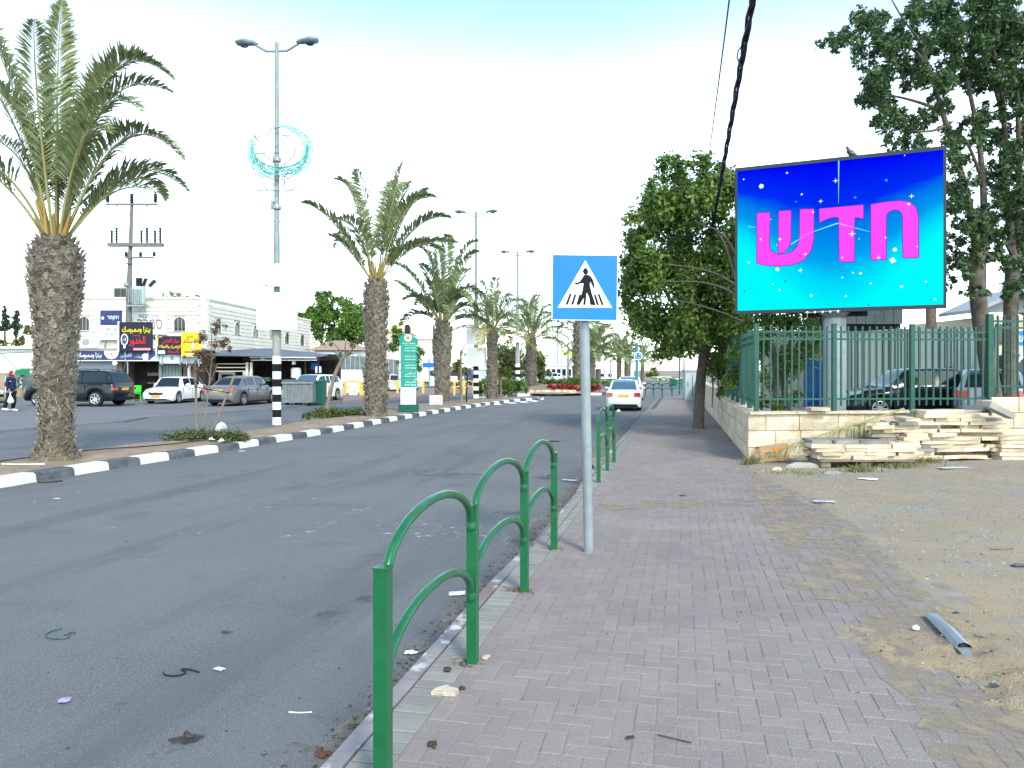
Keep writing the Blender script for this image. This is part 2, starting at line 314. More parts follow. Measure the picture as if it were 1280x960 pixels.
def leaf_mesh(name, clumps, n, size, m, seed=1, up=.4, asp=2.2, shell=0.0, flat=1.0, pull=.75):
    """n small leaf blades per clump (x, y, z, r); each clump and leaf carries its own tint"""
    rs = np.random.RandomState(seed); V = []; T = []
    for (cx, cy, cz, r) in clumps:
        k = int(n * (r ** 2 if n > 0 else 1)); k = max(k, 6)
        d = rs.normal(size=(k, 3)); d /= np.linalg.norm(d, axis=1)[:, None]
        rad = r * (shell + (1 - shell) * rs.rand(k) ** .45)[:, None]
        sub = rs.normal(size=(max(3, k // 25), 3)); sub /= np.linalg.norm(sub, axis=1)[:, None]
        # pull leaves towards a few twigs so that the clump has gaps
        tw = sub[rs.randint(0, len(sub), k)]; d = d * (1.3 - pull) + tw * pull
        c = np.array([cx, cy, cz]) + d * rad * np.array([1, 1, flat])
        nrm = rs.normal(size=(k, 3)) + np.array([0, 0, up * 2]) + d * .8; nrm /= np.linalg.norm(nrm, axis=1)[:, None]
        t = rs.normal(size=(k, 3)) + d * .6 + np.array([0, 0, -.3]); t -= (t * nrm).sum(1)[:, None] * nrm; t /= np.linalg.norm(t, axis=1)[:, None]
        b = np.cross(nrm, t); s = size * (.45 + 1.1 * rs.rand(k))[:, None]
        fold = nrm * s * .12
        V.append(np.stack([c - t * s, c + b * s / asp + fold, c + t * s, c - b * s / asp + fold], 1))
        ct = rs.rand(); T.append(np.clip(ct * .5 + rs.rand(k) * .5 + .15 * (rs.rand(k) > .9), 0, 1))
    V = np.concatenate(V); T = np.concatenate(T); K = len(V)
    me = bpy.data.meshes.new(name); me.vertices.add(K * 4); me.vertices.foreach_set('co', V.reshape(-1))
    me.loops.add(K * 4); me.loops.foreach_set('vertex_index', np.arange(K * 4)); me.polygons.add(K)
    me.polygons.foreach_set('loop_start', np.arange(K) * 4); me.polygons.foreach_set('loop_total', np.full(K, 4))
    at = me.attributes.new('tint', 'FLOAT', 'FACE'); at.data.foreach_set('value', T.astype(np.float32))
    me.materials.append(m); me.update(calc_edges=True); me.validate(); return me

def bez(p, n):
    p = [Vector(q) for q in p]; r = []
    for i in range(n):
        t = i / (n - 1)
        if len(p) == 3: r.append(p[0] * (1 - t) ** 2 + p[1] * 2 * t * (1 - t) + p[2] * t * t)
        else: r.append(p[0] * (1 - t) ** 3 + p[1] * 3 * t * (1 - t) ** 2 + p[2] * 3 * t * t * (1 - t) + p[3] * t ** 3)
    return r
def frond_mesh(name, pts, nl=50, ll=.45, lw=.028, stalk=.25, seed=0, mats=None, vee=.45, rr=.022, droop=.25):
    """a pinnate palm frond along the curve pts (own origin at its foot)"""
    rd = random.Random(seed); mb = MB(); C = bez(pts, 22)
    seg = len(C) - 1
    mb.tube(C, [rr * (1.3 - 1.15 * i / seg) for i in range(seg + 1)], 5, 0)
    tint = [0.3] * len(mb.f); side = None
    for i in range(nl):
        u = stalk + (1 - stalk) * (i + .5) / nl; f = u * seg; k = min(int(f), seg - 1)
        p = C[k].lerp(C[k + 1], f - k); t = (C[k + 1] - C[k]).normalized()
        sx = t.cross(Vector((0, 0, 1)))
        if sx.length < .15: sx = side or Vector((.8, .6, 0))
        sx = sx.normalized()
        if side and sx.dot(side) < 0: sx = -sx
        side = sx; nn = sx.cross(t).normalized()
        env = math.sin(math.pi * min(1, (u - stalk) / (1 - stalk) * .82 + .2)) ** .6
        for sg in (-1, 1):
            l = ll * env * rd.uniform(.85, 1.1)
            d = (t * rd.uniform(.65, .9) + sx * sg * rd.uniform(.65, .85) + nn * (vee + rd.uniform(-.25, .25))).normalized()
            e = p + d * l + Vector((0, 0, -droop * l * rd.uniform(.3, 1.2)))
            mid = p + d * l * .5; wv = t.cross(d).cross(d).normalized() * lw * .5
            o = len(mb.v); mb.v += [tuple(p - wv * .5), tuple(mid - wv), tuple(e), tuple(mid + wv)]
            mb.f.append([o, o + 1, o + 2, o + 3]); mb.m.append(1); tint.append(rd.random())
    me = mb.mesh(name, mats or [M['palm_stalk'], M['palm_leaf']])
    at = me.attributes.new('tint', 'FLOAT', 'FACE'); at.data.foreach_set('value', tint)
    return me
def smooth_line(pts, it=2):
    for _ in range(it):
        q = [pts[0]]
        for a, b in zip(pts[:-1], pts[1:]): q += [a.lerp(b, .25), a.lerp(b, .75)]
        pts = q + [pts[-1]]
    return pts
def resample(pts, step=None, n=None):
    ds = [0]
    for a, b in zip(pts[:-1], pts[1:]): ds.append(ds[-1] + (b - a).length)
    T = ds[-1]; n = n or int(T / step); r = []; j = 0
    for i in range(n + 1):
        d = T * i / n
        while j < len(ds) - 2 and ds[j + 1] < d: j += 1
        r.append(pts[j].lerp(pts[j + 1], (d - ds[j]) / max(1e-9, ds[j + 1] - ds[j])))
    return r

# ================================================================ GROUND
ZR = -0.12
def sheet(name, x0, x1, y0, y1, nx, ny, zf, m):
    X = np.linspace(x0, x1, nx + 1); Y = np.linspace(y0, y1, ny + 1)
    vs = [(x, y, zf(x, y)) for y in Y for x in X]
    fs = [(j * (nx + 1) + i, j * (nx + 1) + i + 1, (j + 1) * (nx + 1) + i + 1, (j + 1) * (nx + 1) + i) for j in range(ny) for i in range(nx)]
    mb = MB(); mb.add(vs, fs); return mb.build(name, m, smooth=60)
gr = struct(sheet('ground', -900, 900, -300, 1500, 4, 4, lambda x, y: -0.30, M['ground']))
struct(sheet('road', -70, 40, -20, 130, 2, 2, lambda x, y: ZR, M['asphalt']))
# raised plaza (parking apron) in front of the shops
ap = [G(-260, 575, -.06), G(0, 538, -.06), G(155, 526, -.06), G(185, 521, -.06), G(250, 517, -.06), G(340, 510.5, -.06), G(385, 506, -.06), G(425, 502, -.06), G(430, 496, -.06), G(430, 478, -.06), Vector((-60, 90, 0)), Vector((-60, 20, 0))]
mb = MB(); mb.slab([(p.x, p.y) for p in ap], ZR - .05, -.06); struct(mb.build('parking_apron', M['asphalt_far']))
def kerb_run(root, pts, z0, z1, wd, step, mats, bev=.02, first=0, gap=.008, name='kerb_stone'):
    """kerb stones laid one by one along pts (their road-side foot); the kerb body lies to the left of travel"""
    q = resample(pts, step=step)
    for i, (a, b) in enumerate(zip(q[:-1], q[1:])):
        d = (b - a); l = d.length; d.normalize(); nl = Vector((-d.y, d.x, 0)); mb = MB()
        prof = [(0, z0), (bev * .8, z1 - bev), (bev * 2.2, z1), (wd, z1), (wd, z0)]
        e = [a + d * gap - a, b - d * gap - a]
        vs = [p + nl * t + Vector((0, 0, z)) for p in e for t, z in prof]; n = len(prof)
        vs = [Vector((v.x, v.y, v.z + (random.uniform(-.004, .004) if k % n > 0 else 0))) for k, v in enumerate(vs)]
        mb.add(vs, [(k, k + 1, n + k + 1, n + k) for k in range(n - 1)] + [tuple(range(n - 1, -1, -1)), tuple(range(n, 2 * n))])
        o = mb.build(name, mats[(i + first) % len(mats)], root, loc=a if root is None or True else None)
    return q
# apron kerb, faded red in stretches
ka = struct(thing('apron_kerb', 'x', 'x')); del ka['label']; del ka['category']
kerb_run(ka, [G(-260, 576.5, ZR), G(0, 539.5, ZR), G(157, 527.5, ZR)], ZR, -.02, .22, 2.0, [M['kerb_redp'], M['kerb']])
kerb_run(ka, [G(250, 518.5, ZR), G(300, 514.5, ZR), G(345, 511, ZR)], ZR, -.02, .22, 1.8, [M['kerb'], M['kerb_redp'], M['kerb_redp']])
kerb_run(ka, [G(398, 505.5, ZR), G(425, 503, ZR)], ZR, -.02, .22, 1.2, [M['kerb_redp']])
kerb_run(ka, [G(428, 501.5, ZR), G(520, 495, ZR), G(600, 490.5, ZR)], ZR, .0, .3, 1.6, [M['kerb_white'], M['kerb_redp']])
mb = MB(); q = [G(428, 500.8, .02 - .04), G(520, 494.4, -.02), G(600, 490, -.02), G(600, 484, -.02), G(430, 486, -.02)]
mb.slab([(p.x, p.y) for p in q], ZR, -.02); struct(mb.build('far_pavement', mat('reddish_paving', (.28, .19, .18), .9, var=(.24, .18, .17), vs=1, coord='World')))

# ---- near sidewalk: kerb, light edging bricks, herringbone pavers
side = struct(bpy.data.objects.new('sidewalk', None)); COL.objects.link(side)
mb = MB(); mb.slab([tuple(S(-4, 0))[:2], tuple(S(46, 0))[:2], tuple(S(46, .2))[:2], tuple(S(-4, .2))[:2]][::-1], ZR - .05, -.012); mb.build('bedding_soil', mat('dark_joint', (.10, .09, .075), .95), side)
mb = MB(); mb.slab([tuple(S(-4, .2))[:2], tuple(S(46, .2))[:2], tuple(S(46, 3.0))[:2], tuple(S(-4, 3.6))[:2]][::-1], ZR - .05, -.0035)
mb.build('bedding_sand', M['joint'], side)
def box_mesh(name, l, wd, h, bev, m):
    mb = MB(); a, b = l / 2, wd / 2; c, d = a - bev, b - bev
    vs = [(-a, -b, -h), (a, -b, -h), (a, b, -h), (-a, b, -h), (-a, -b, -bev), (a, -b, -bev), (a, b, -bev), (-a, b, -bev), (-c, -d, 0), (c, -d, 0), (c, d, 0), (-c, d, 0)]
    mb.add(vs, [(0, 1, 5, 4), (1, 2, 6, 5), (2, 3, 7, 6), (3, 0, 4, 7), (4, 5, 9, 8), (5, 6, 10, 9), (6, 7, 11, 10), (7, 4, 8, 11), (8, 9, 10, 11)]); return mb.mesh(name, m)
pv = box_mesh('paver', .195, .095, .03, .004, M['paver'])
pl = box_mesh('edging_paver', .194, .089, .03, .004, M['paver_light'])
cells = []; ang = math.pi / 2 - SA        # street direction from +X
for j in range(-14, 460):
    for i in range(0, 33):
        k = (i - j) % 4
        if k == 0: s_, t_, al = j * .1 + .05, .2 + i * .1 + .1, False
        elif k == 3: s_, t_, al = j * .1 + .1, .2 + i * .1 + .05, True
        else: continue
        lim = 3.18 + .05 * math.sin(s_ * 1.7) - max(0, min(.6, (s_ - 7) * .15)) 
        if s_ > 10.6: lim = 2.72
        if t_ > lim: continue
        cells.append((s_, t_, al, 'p'))
edge = [(-1.2 + .1 * i, .1, False, 'e') for i in range(150) if not 4.3 < -1.2 + .1 * i < 8.3] + [(13.8 + .1 * i, .1, False, 'e') for i in range(170)]
def vis(c):
    p = S(c[0], c[1]); px, py = 640 + p.x / p.y * FPX, HY + H / p.y * FPX
    return 0 <= px <= 1290 and py <= 965 if p.y > .5 else False
near = sorted([c for c in cells if vis(c)], key=lambda c: S(c[0], c[1]).y)[:290]
neare = sorted([c for c in edge if vis(c)], key=lambda c: c[0])[:75]
ns = set(near) | set(neare)
def jit(): return random.uniform(-.002, .0015)
for c in near + neare:
    p = S(c[0], c[1], jit()); me = pv if c[3] == 'p' else pl
    put('paver' if c[3] == 'p' else 'edging_paver', me, side, p, (random.uniform(-.006, .006), random.uniform(-.006, .006), ang + (0 if c[2] else math.pi / 2) + random.uniform(-.012, .012)))
for kind, lst, m in (('p', cells, M['paver']), ('e', edge, M['paver_light'])):
    mb = MB()
    for c in lst:
        if c in ns: continue
        p = S(c[0], c[1], jit() * .8); u = Vector((UX, UY, 0)); v = Vector((UY, -UX, 0))
        if not c[2]: u, v = v, u
        a, b = u * .0965, v * .0465
        if c[2]: b = -b
        Z = Vector((0, 0, -.016)); tl = [random.uniform(-.001, .001) for _ in range(4)]
        t4 = [p - a - b, p + a - b, p + a + b, p - a + b]
        t4 = [q + Vector((0, 0, e)) for q, e in zip(t4, tl)]
        mb.add(t4 + [q + Z for q in t4], [(0, 1, 2, 3), (0, 4, 5, 1), (1, 5, 6, 2), (2, 6, 7, 3), (3, 7, 4, 0)])
    stuff(mb.build('paving_beyond' if kind == 'p' else 'edging_beyond', m, side))
mb = MB()
for j in range(-14, 460):
    for i in (-1,):
        if (i - j) % 4 == 0:
            p = S(j * .1 + .05, .25, -.0005); u = Vector((UX, UY, 0)) * .0465; v = Vector((UY, -UX, 0)) * .0465; Z = Vector((0, 0, -.016)); q4_ = [p - u - v, p - u + v, p + u + v, p + u - v]
            mb.add(q4_ + [q + Z for q in q4_], [(0, 1, 2, 3), (0, 4, 5, 1), (1, 5, 6, 2), (2, 6, 7, 3), (3, 7, 4, 0)])
stuff(mb.build('half_pavers', M['paver'], side))
# near kerb: stones 1 m long, low in front of the gap in the railings (dropped kerb)
def near_kerb(s0, s1, n, z1, mats):
    for i in range(n):
        a, b = S(s0 + (s1 - s0) * i / n, -.125), S(s0 + (s1 - s0) * (i + 1) / n, -.125)
        kerb_run(side, [b, a][::-1], ZR - .02, z1, -.0, 10, mats)
def kstone(a, b, z1a, z1b, wd, m, parent, bev=.025):
    d = (b - a); l = d.length; d.normalize(); nr = Vector((d.y, -d.x, 0)); mb = MB(); vs = []
    for p, z in ((a + d * .006, z1a), (b - d * .006, z1b)):
        for t, zz in ((-.012, ZR - .02), (0.006, z - bev), (bev, z), (wd - .004, z + .002), (wd - .004, ZR - .02)):
            vs.append(p - a + nr * t + Vector((0, 0, zz + random.uniform(-.002, .002))))
    mb.add(vs, [(k + 5, k + 6, k + 1, k) for k in range(4)] + [(0, 1, 2, 3, 4), (9, 8, 7, 6, 5)])
    return mb.build('kerb_stone', m, parent, loc=a)
s_ = -2.0; i = 0
while s_ < 46:
    def kz(s): return -.002 if s < 3.6 or s > 8.6 else (-.002 - .085 * min(1, (s - 3.6) / .9, (8.6 - s) / .9))
    kstone(S(s_, -.125), S(s_ + .98, -.125), kz(s_), kz(s_ + .98), .12, [M['kerb'], M['kerb_red'], M['kerb']][i % 3] if s_ < 16 else M['kerb'], side); s_ += .98; i += 1
# tactile / plain blocks in the crossing gap
mb = MB()
for j in range(40):
    for k in range(2):
        p = S(4.35 + j * .1, .05 + k * .1, -.0175 + random.uniform(-.003, .002)); mb.box(p, (.09, .09, .03), -SA)
stuff(mb.build('dropped_edging', M['paver_light'], side))
# grit and dust strip in the gutter
def strip(name, pts, wl, wr, z, m, jag=.06):
    mb = MB(); vs = []; q = resample(pts, step=.12)
    for i, p in enumerate(q):
        d = (q[min(i + 1, len(q) - 1)] - q[max(0, i - 1)]).normalized(); nr = Vector((d.y, -d.x, 0)); j = mnoise.noise(Vector((p.x * 1.3, p.y * 1.3, 3))) * jag * 2 + mnoise.noise(Vector((p.x * 5, p.y * 5, 9))) * jag
        vs += [p - nr * (wl + j) + Vector((0, 0, z)), p + nr * wr + Vector((0, 0, z))]
    mb.add(vs, [(2 * i, 2 * i + 1, 2 * i + 3, 2 * i + 2) for i in range(len(q) - 1)]); return struct(mb.build(name, m))
strip('gutter_dust', [S(-2, -.14), S(14, -.14)], .16, 0, ZR + .004, M['dusty'])
strip('gutter_dust', [S(14, -.14), S(34, -.14)], .4, 0, ZR + .004, M['dusty'], .12)

strip('sand_film', [S(3.0, 2.75), S(10.5, 2.75)], .42, .55, .0035, M['sand_film'], .16)
strip('sand_film', [S(-.8, 2.9), S(3.0, 2.85)], .30, .5, .0045, M['sand_film'], .14)
strip('sand_film', [S(6.5, .3), S(7.6, 3.0)], .35, .3, .0055, M['sand_film'], .14)
# ---- dirt lot on the right, sand spilled over the pavers
def lot_z(x, y):
    s_ = (x - O0[0]) * UX + (y - O0[1]) * UY; t_ = (x - O0[0]) * UY - (y - O0[1]) * UX
    n = mnoise.noise(Vector((x * .8, y * .8, 0))) * .022 + mnoise.noise(Vector((x * 3, y * 3, 1))) * .010 + mnoise.noise(Vector((x * 11, y * 11, 5))) * .005
    lim = 3.2 + .05 * math.sin(s_ * 1.7) - max(0, min(.6, (s_ - 7) * .15)) 
    base = -.05 + .055 * min(1, max(0, (t_ - lim + .25) / .3))
    e1 = ((x - 2.36) / .42) ** 2 + ((y - 4.85) / .42) ** 2; e2 = ((x - 3.05) / .80) ** 2 + ((y - 4.15) / .62) ** 2
    base += .062 * max(0, 1 - e1 * .62) + .078 * max(0, 1 - e2 * .62) + (.034 * mnoise.noise(Vector((x * 6, y * 6, 7))) + .03 * mnoise.noise(Vector((x * 14, y * 14, 3)))) * (1 if min(e1, e2) * .62 < 1.15 and t_ < lim + .1 else 0)
    if 9.2 < y < 14.1: base += .035 * max(0, 1 - abs((x - 4.0) / 1.0)) * (1 - abs((y - 11.6) / 2.6))
    rise = .10 * min(1, max(0, (x - 5.5) / 3)) * min(1, max(0, (y - 10.5) / 3))
    return base + n * (1 if t_ > lim else .8) + rise
M['dirt'] = mat('sandy_dirt', (.30, .240, .175), .95, var=(.26, .212, .160), vs=.9, bump=.6, bs=80, fleck=(.33, .31, .27), fs=55, ft=.63, coord='World')
M['sand'] = mat('yellow_sand', (.33, .245, .135), .95, var=(.29, .23, .155), vs=3, bump=.8, bs=70, fleck=(.42, .36, .27), fs=60, ft=.63, coord='World')
# blend dirt -> yellow sand near the camera by a noise-broken distance
m = M['dirt']; n_ = m.node_tree; l_ = n_.links.new; bs_ = n_.nodes['Principled BSDF']; src = bs_.inputs['Base Color'].links[0].from_socket
g_ = n_.nodes.new('ShaderNodeNewGeometry'); dd = n_.nodes.new('ShaderNodeVectorMath'); dd.operation = 'DISTANCE'; dd.inputs[1].default_value = (3.2, 4.2, 0); l_(g_.outputs['Position'], dd.inputs[0])
nn_ = n_.nodes.new('ShaderNodeTexNoise'); nn_.inputs['Scale'].default_value = 1.3; nn_.inputs['Detail'].default_value = 6; l_(g_.outputs['Position'], nn_.inputs['Vector'])
ma_ = n_.nodes.new('ShaderNodeMath'); ma_.operation = 'MULTIPLY_ADD'; ma_.inputs[1].default_value = 2.6; l_(nn_.outputs['Fac'], ma_.inputs[0]); l_(dd.outputs['Value'], ma_.inputs[2])
mr_ = n_.nodes.new('ShaderNodeMapRange'); mr_.inputs['From Min'].default_value = 2.2; mr_.inputs['From Max'].default_value = 3.9; mr_.inputs['To Min'].default_value = 1; mr_.inputs['To Max'].default_value = 0; l_(ma_.outputs[0], mr_.inputs['Value'])
xx_ = n_.nodes.new('ShaderNodeMix'); xx_.data_type = 'RGBA'; l_(mr_.outputs[0], xx_.inputs[0]); l_(src, xx_.inputs[6]); xx_.inputs[7].default_value = (.31, .24, .155, 1); l_(xx_.outputs[2], bs_.inputs['Base Color'])
add_patch(M['dirt'], (.245, .225, .20), .7, .50, .62, .8, (1, 2, 1)); add_patch(M['dirt'], (.13, .12, .10), 9, .58, .68, .55); add_patch(M['dirt'], (.10, .095, .085), 30, .60, .66, .6); add_patch(M['dirt'], (.27, .245, .19), 2.5, .56, .68, .6, (.6, 1.6, 1))
struct(sheet('dirt_lot', 1.5, 9.5, 2.2, 15.4, 170, 270, lot_z, M['dirt']))
struct(sheet('dirt_lot_beyond', 9.5, 34, -4, 15.4, 60, 50, lambda x, y: lot_z(9.5, y) if x < 9.51 else lot_z(x, y) , M['dirt']))
# gravel
def pebbles(name, n, fn, r0, r1, m, seed=3):
    rs = np.random.RandomState(seed); mb = MB(); ico = [(0, 0, 1), (1, 0, 0), (0, 1, 0), (-1, 0, 0), (0, -1, 0), (0, 0, -1)]
    fs = [(0, 1, 2), (0, 2, 3), (0, 3, 4), (0, 4, 1), (5, 2, 1), (5, 3, 2), (5, 4, 3), (5, 1, 4)]
    for _ in range(n):
        x, y, z = fn(rs); r = r0 + (r1 - r0) * rs.rand() ** 5; q = rs.rand() * 6; sx, sy, sz = r * (.7 + rs.rand() * .6), r * (.7 + rs.rand() * .6), r * .6
        mb.add([(x + (a * math.cos(q) - b * math.sin(q)) * sx, y + (a * math.sin(q) + b * math.cos(q)) * sy, z + c * sz * (.8 + rs.rand() * .4)) for a, b, c in ico], fs)
    return stuff(mb.build(name, m, smooth=50))
def f1(rs):
    while 1:
        x = 1.8 + rs.rand() * 9; y = 2.6 + rs.rand() ** 1.0 * 11.2; z = lot_z(x, y)
        if z > -.008 and abs(x / y) < .75: return x, y, z
pebbles('gravel', 9000, f1, .003, .020, M['pebble'])
M['pebble_pale'] = mat('pale_pebble', (.50, .47, .41), .9, var=(.40, .36, .3), vs=3, coord='World')
pebbles('pale_gravel', 900, f1, .003, .013, M['pebble_pale'], 5)
pebbles('dark_gravel', 2600, f1, .003, .012, M['char'], 6)
def debris(name, n, fn, size, m, seed):
    rs = random.Random(seed); mb = MB(); T = []
    for _ in range(n):
        x, y, z = fn(rs); a = rs.uniform(0, 6.28); l = size * rs.uniform(.4, 1.4); w_ = l * rs.uniform(.15, .5); c, s_ = math.cos(a), math.sin(a); hz = rs.uniform(.002, .012)
        mb.add([(x - c * l, y - s_ * l, z + .002), (x + s_ * w_, y - c * w_, z + hz), (x + c * l, y + s_ * l, z + .002 + hz * .4), (x - s_ * w_, y + c * w_, z + hz * .6)], [(0, 1, 2, 3)]); T.append(rs.random())
    me = mb.mesh(name, m); at = me.attributes.new('tint', 'FLOAT', 'FACE'); at.data.foreach_set('value', T); return stuff(put(name, me))
M['dead_leaf'] = mat('dead_leaf', (.06, .042, .03), .9, tint=(.26, .20, .13))
debris('gutter_leaves', 620, lambda r: tuple(S(r.uniform(-1, 12), -.15 - abs(r.gauss(0, .09)), ZR + .006)), .020, M['dead_leaf'], 41)
debris('scattered_leaves', 130, lambda r: tuple(S(r.uniform(-1, 14), r.uniform(-.1, 3.1), .002)), .013, M['dead_leaf'], 42)
debris('post_base_weeds', 160, lambda r: (lambda q: tuple(S(q + r.gauss(0, .04), .2 + r.gauss(0, .05), .003)))(r.choice([1.24, 2.73, 2.73, 2.73, 4.14])), .022, M['dead_leaf'], 43)
debris('wall_foot_litter', 420, lambda r: (lambda q: (q.x, q.y, .004))(S(r.uniform(11, 34), 2.55 + r.gauss(0, .10))), .030, M['dead_leaf'], 44)
debris('lot_twigs', 420, lambda r: (lambda x, y: (x, y, lot_z(x, y) + .002))(r.uniform(2.4, 10), r.uniform(3.3, 13)), .020, M['dead_leaf'], 45)
def f2(rs):
    s_ = -1 + rs.rand() * 10; t_ = -.14 - abs(rs.normal()) * .10; p = S(s_, t_); return p.x, p.y, ZR + .004
pebbles('gutter_grit', 1500, f2, .003, .013, M['char'], 7)
def f3(rs):
    s_ = -1 + rs.rand() ** 1.3 * 16; t_ = .0 + rs.rand() * 3.1; p = S(s_, t_); return p.x, p.y, .002
pebbles('crumbs_on_pavers', 520, f3, .002, .008, M['char'], 8)
def f4(rs):
    Y = 3 + rs.rand() ** 1.5 * 14; X = -Y * .68 + rs.rand() * (Y * .68 + (Y - 3.3) * .23 - .9 ); return X, Y, ZR + .002
pebbles('crumbs_on_road', 500, f4, .002, .010, M['char'], 9)

# ---- median: painted kerb blocks and soil
KP = [G(-190, 648, ZR), G(-90, 627, ZR), G(0, 610, ZR), G(144, 586, ZR), G(276, 565, ZR), G(403, 543.5, ZR), G(470, 530.5, ZR), G(514, 522.5, ZR), G(590, 509.5, ZR), G(635, 503, ZR), G(680, 499.5, ZR)]
FP = [G(-250, 617), G(-120, 597), G(0, 577), G(132, 558.5), G(310, 540), G(387, 525), G(440, 516.5), G(500, 507), G(580, 499.5), G(625, 496.5), G(676, 497.5)]
KP = smooth_line([Vector(p) for p in KP]); FP = smooth_line([Vector(p) for p in FP])
med = struct(bpy.data.objects.new('median_kerb', None)); COL.objects.link(med)
KP0 = [Vector((p.x, p.y, 0)) for p in KP]
q = resample(KP0, step=.76); 
j0 = min(range(len(q)), key=lambda i: abs(640 + q[i].x / q[i].y * FPX - 57)); first = (j0 % 2)
kq = kerb_run(med, KP0, ZR - .02, .03, .30, .76, [M['kerb_black'], M['kerb_white']], bev=.03, first=first, name='kerb_block')
kerb_run(med, [Vector((p.x, p.y, 0)) for p in FP][::-1], ZR - .02, .0, .16, 1.6, [M['kerb']], bev=.02)
A = resample(KP0, n=260); Bq = resample([Vector((p.x, p.y, 0)) for p in FP], n=260); mb = MB(); vs = []
for a, b in zip(A, Bq):
    d = (b - a); L_ = d.length; d.normalize(); a2 = a + d * min(.24, L_ * .3)
    for k in range(9):
        p = a2.lerp(b, k / 8); hh = .0 + .05 * math.sin(math.pi * k / 8) + .022 * mnoise.noise(p * 1.6) + .01 * mnoise.noise(p * 7)
        vs.append((p.x, p.y, hh + .004))
mb.add(vs, [(r * 9 + k, (r + 1) * 9 + k, (r + 1) * 9 + k + 1, r * 9 + k + 1) for r in range(260) for k in range(8)])
struct(mb.build('median_soil', M['soil'], smooth=60))
def soilz(x=0, y=0): return .045
# painted chevrons at the tip of the median, worn road marks
def road_patch(name, pxs, m, z=ZR + .004):
    mb = MB(); mb.add([G(x, y, z) for x, y in pxs][::-1], [tuple(range(len(pxs)))]); return struct(mb.build(name, m))
M['rp'] = M['worn_paint2']
for (x, y) in ((600, 507.8), (621, 505.8), (640, 504.2), (655, 503), (668, 501.8)):
    road_patch('road_marking', [(x - 11, y - 2.6), (x - 2, y - 2.8), (x + 7, y + .2), (x - 3, y + .4)], M['rp'])
for (x0, y0, x1, y1, t) in ((0, 634, 45, 626, 6), (0, 655, 26, 656, 3), (100, 655, 145, 659, 5), (170, 616, 192, 617, 2.5), (222, 665, 262, 666, 3), (262, 620, 310, 619, 2.5), (310, 636, 345, 637, 8), (345, 670, 385, 669, 4), (352, 623, 400, 622, 3), (40, 640, 150, 626, 3), (265, 656, 310, 654, 2.5), (380, 665, 470, 630, 10), (470, 655, 700, 680, 22), (60, 617, 110, 616, 3)):
    road_patch('road_marking', [(x0, y0 - t / 2), (x1, y1 - t / 2), (x1, y1 + t / 2), (x0, y0 + t / 2)], M['worn_paint'])
road_patch('road_marking', [(90, 531), (155, 528), (158, 530), (92, 534)], M['worn_paint'])
for x in (190, 300, 380, 440): road_patch('road_marking', [(x - 60, 527 - (x - 190) * .055), (x - 20, 525.5 - (x - 190) * .055), (x - 20, 526.3 - (x - 190) * .055), (x - 60, 527.9 - (x - 190) * .055)], M['worn_paint'])
def blob(name, cx, cy, rx, ry, m, z=ZR + .006, seed=0):
    rd = random.Random(seed); c = G(cx, cy, z); mb = MB(); k = 26; sx = rx / FPX * c.y; sy = ry * c.y / (cy - HY); vs = [c]
    ph = [rd.uniform(0, 6) for _ in range(4)]
    for i in range(k):
        a = 2 * math.pi * i / k; r = 1 + .22 * math.sin(2 * a + ph[0]) + .14 * math.sin(3 * a + ph[1]) + .1 * math.sin(7 * a + ph[2])
        vs.append(c + Vector((math.cos(a) * sx * r, math.sin(a) * sy * r, 0)))
    mb.add(vs, [(0, i + 1, (i + 1) % k + 1) for i in range(k)]); return struct(mb.build(name, m))
for i, (x, y, rx, ry, m) in enumerate([(411, 771, 24, 10, 'stain_soft'), (233, 924, 17, 7, 'stain'), (205, 938, 22, 8, 'stain_soft'), (230, 823, 10, 3, 'stain_soft'), (147, 880, 9, 3, 'stain_soft'), (73, 905, 9, 3, 'stain_soft'), (280, 800, 10, 2.5, 'stain_soft'), (283, 790, 7, 2, 'stain'), (172, 766, 10, 2, 'stain_soft'), (375, 935, 22, 7, 'stain_soft'), (555, 592, 45, 6, 'stain_soft'), (395, 895, 9, 2.5, 'stain_soft'), (460, 748, 12, 4, 'stain_soft'), (640, 640, 18, 4, 'stain_soft'), (685, 596, 14, 2.5, 'stain')]):
    blob('oil_stain', x, y, rx, ry, M[m], ZR + .005 + i * .0004, i)

# ================================================================ RAILINGS AND CROSSING SIGN
def railing(label, posts, hgt, cat='railing', group=None, pr=.030, tr=.0225, m=None, hoops=((.84, .27), (.44, .255)), zb=0, extra=None, seg=14):
    m = m or M['green_paint']; root = thing('hoop_railing', label, cat, posts[0], 0, group); o0 = Vector(posts[0])
    for i, p in enumerate(posts):
        p = Vector(p) - o0; mb = MB(); mb.box((0, 0, hgt / 2 - .03), (2 * pr, 2 * pr, hgt + .06), 0); mb.box((0, 0, hgt + .004), (2 * pr + .006, 2 * pr + .006, .008))
        mb.build('post', m, root, loc=p, rot=(0, 0, -SA))
    for a, b in zip(posts[:-1], posts[1:]):
        a = Vector(a) - o0; b = Vector(b) - o0
        for z0, sag in hoops:
            pts = []
            for k in range(seg + 1):
                q = math.pi * k / seg; t = .5 - .5 * math.cos(q); pts.append(a.lerp(b, .02 + .96 * t) + Vector((0, 0, z0 - .02 * t * (z0 > .6) * 2 - .05 * t * (z0 < .6) + sag * math.sin(q) ** .9)))
            mb = MB(); mb.tube(pts, tr, 10); ho = mb.build('hoop', m, root, smooth=50)
            if pr == .030:
                mb = MB()
                for e0, e1 in ((0, 1), (-1, -2)): dv = (pts[e1] - pts[e0]).normalized(); mb.tube([pts[e0], pts[e0] + dv * .022, pts[e0] + dv * .034], [tr + .007, tr + .005, tr], 10)
                stuff(mb.build('weld_beads', m, ho, smooth=50))
    return root
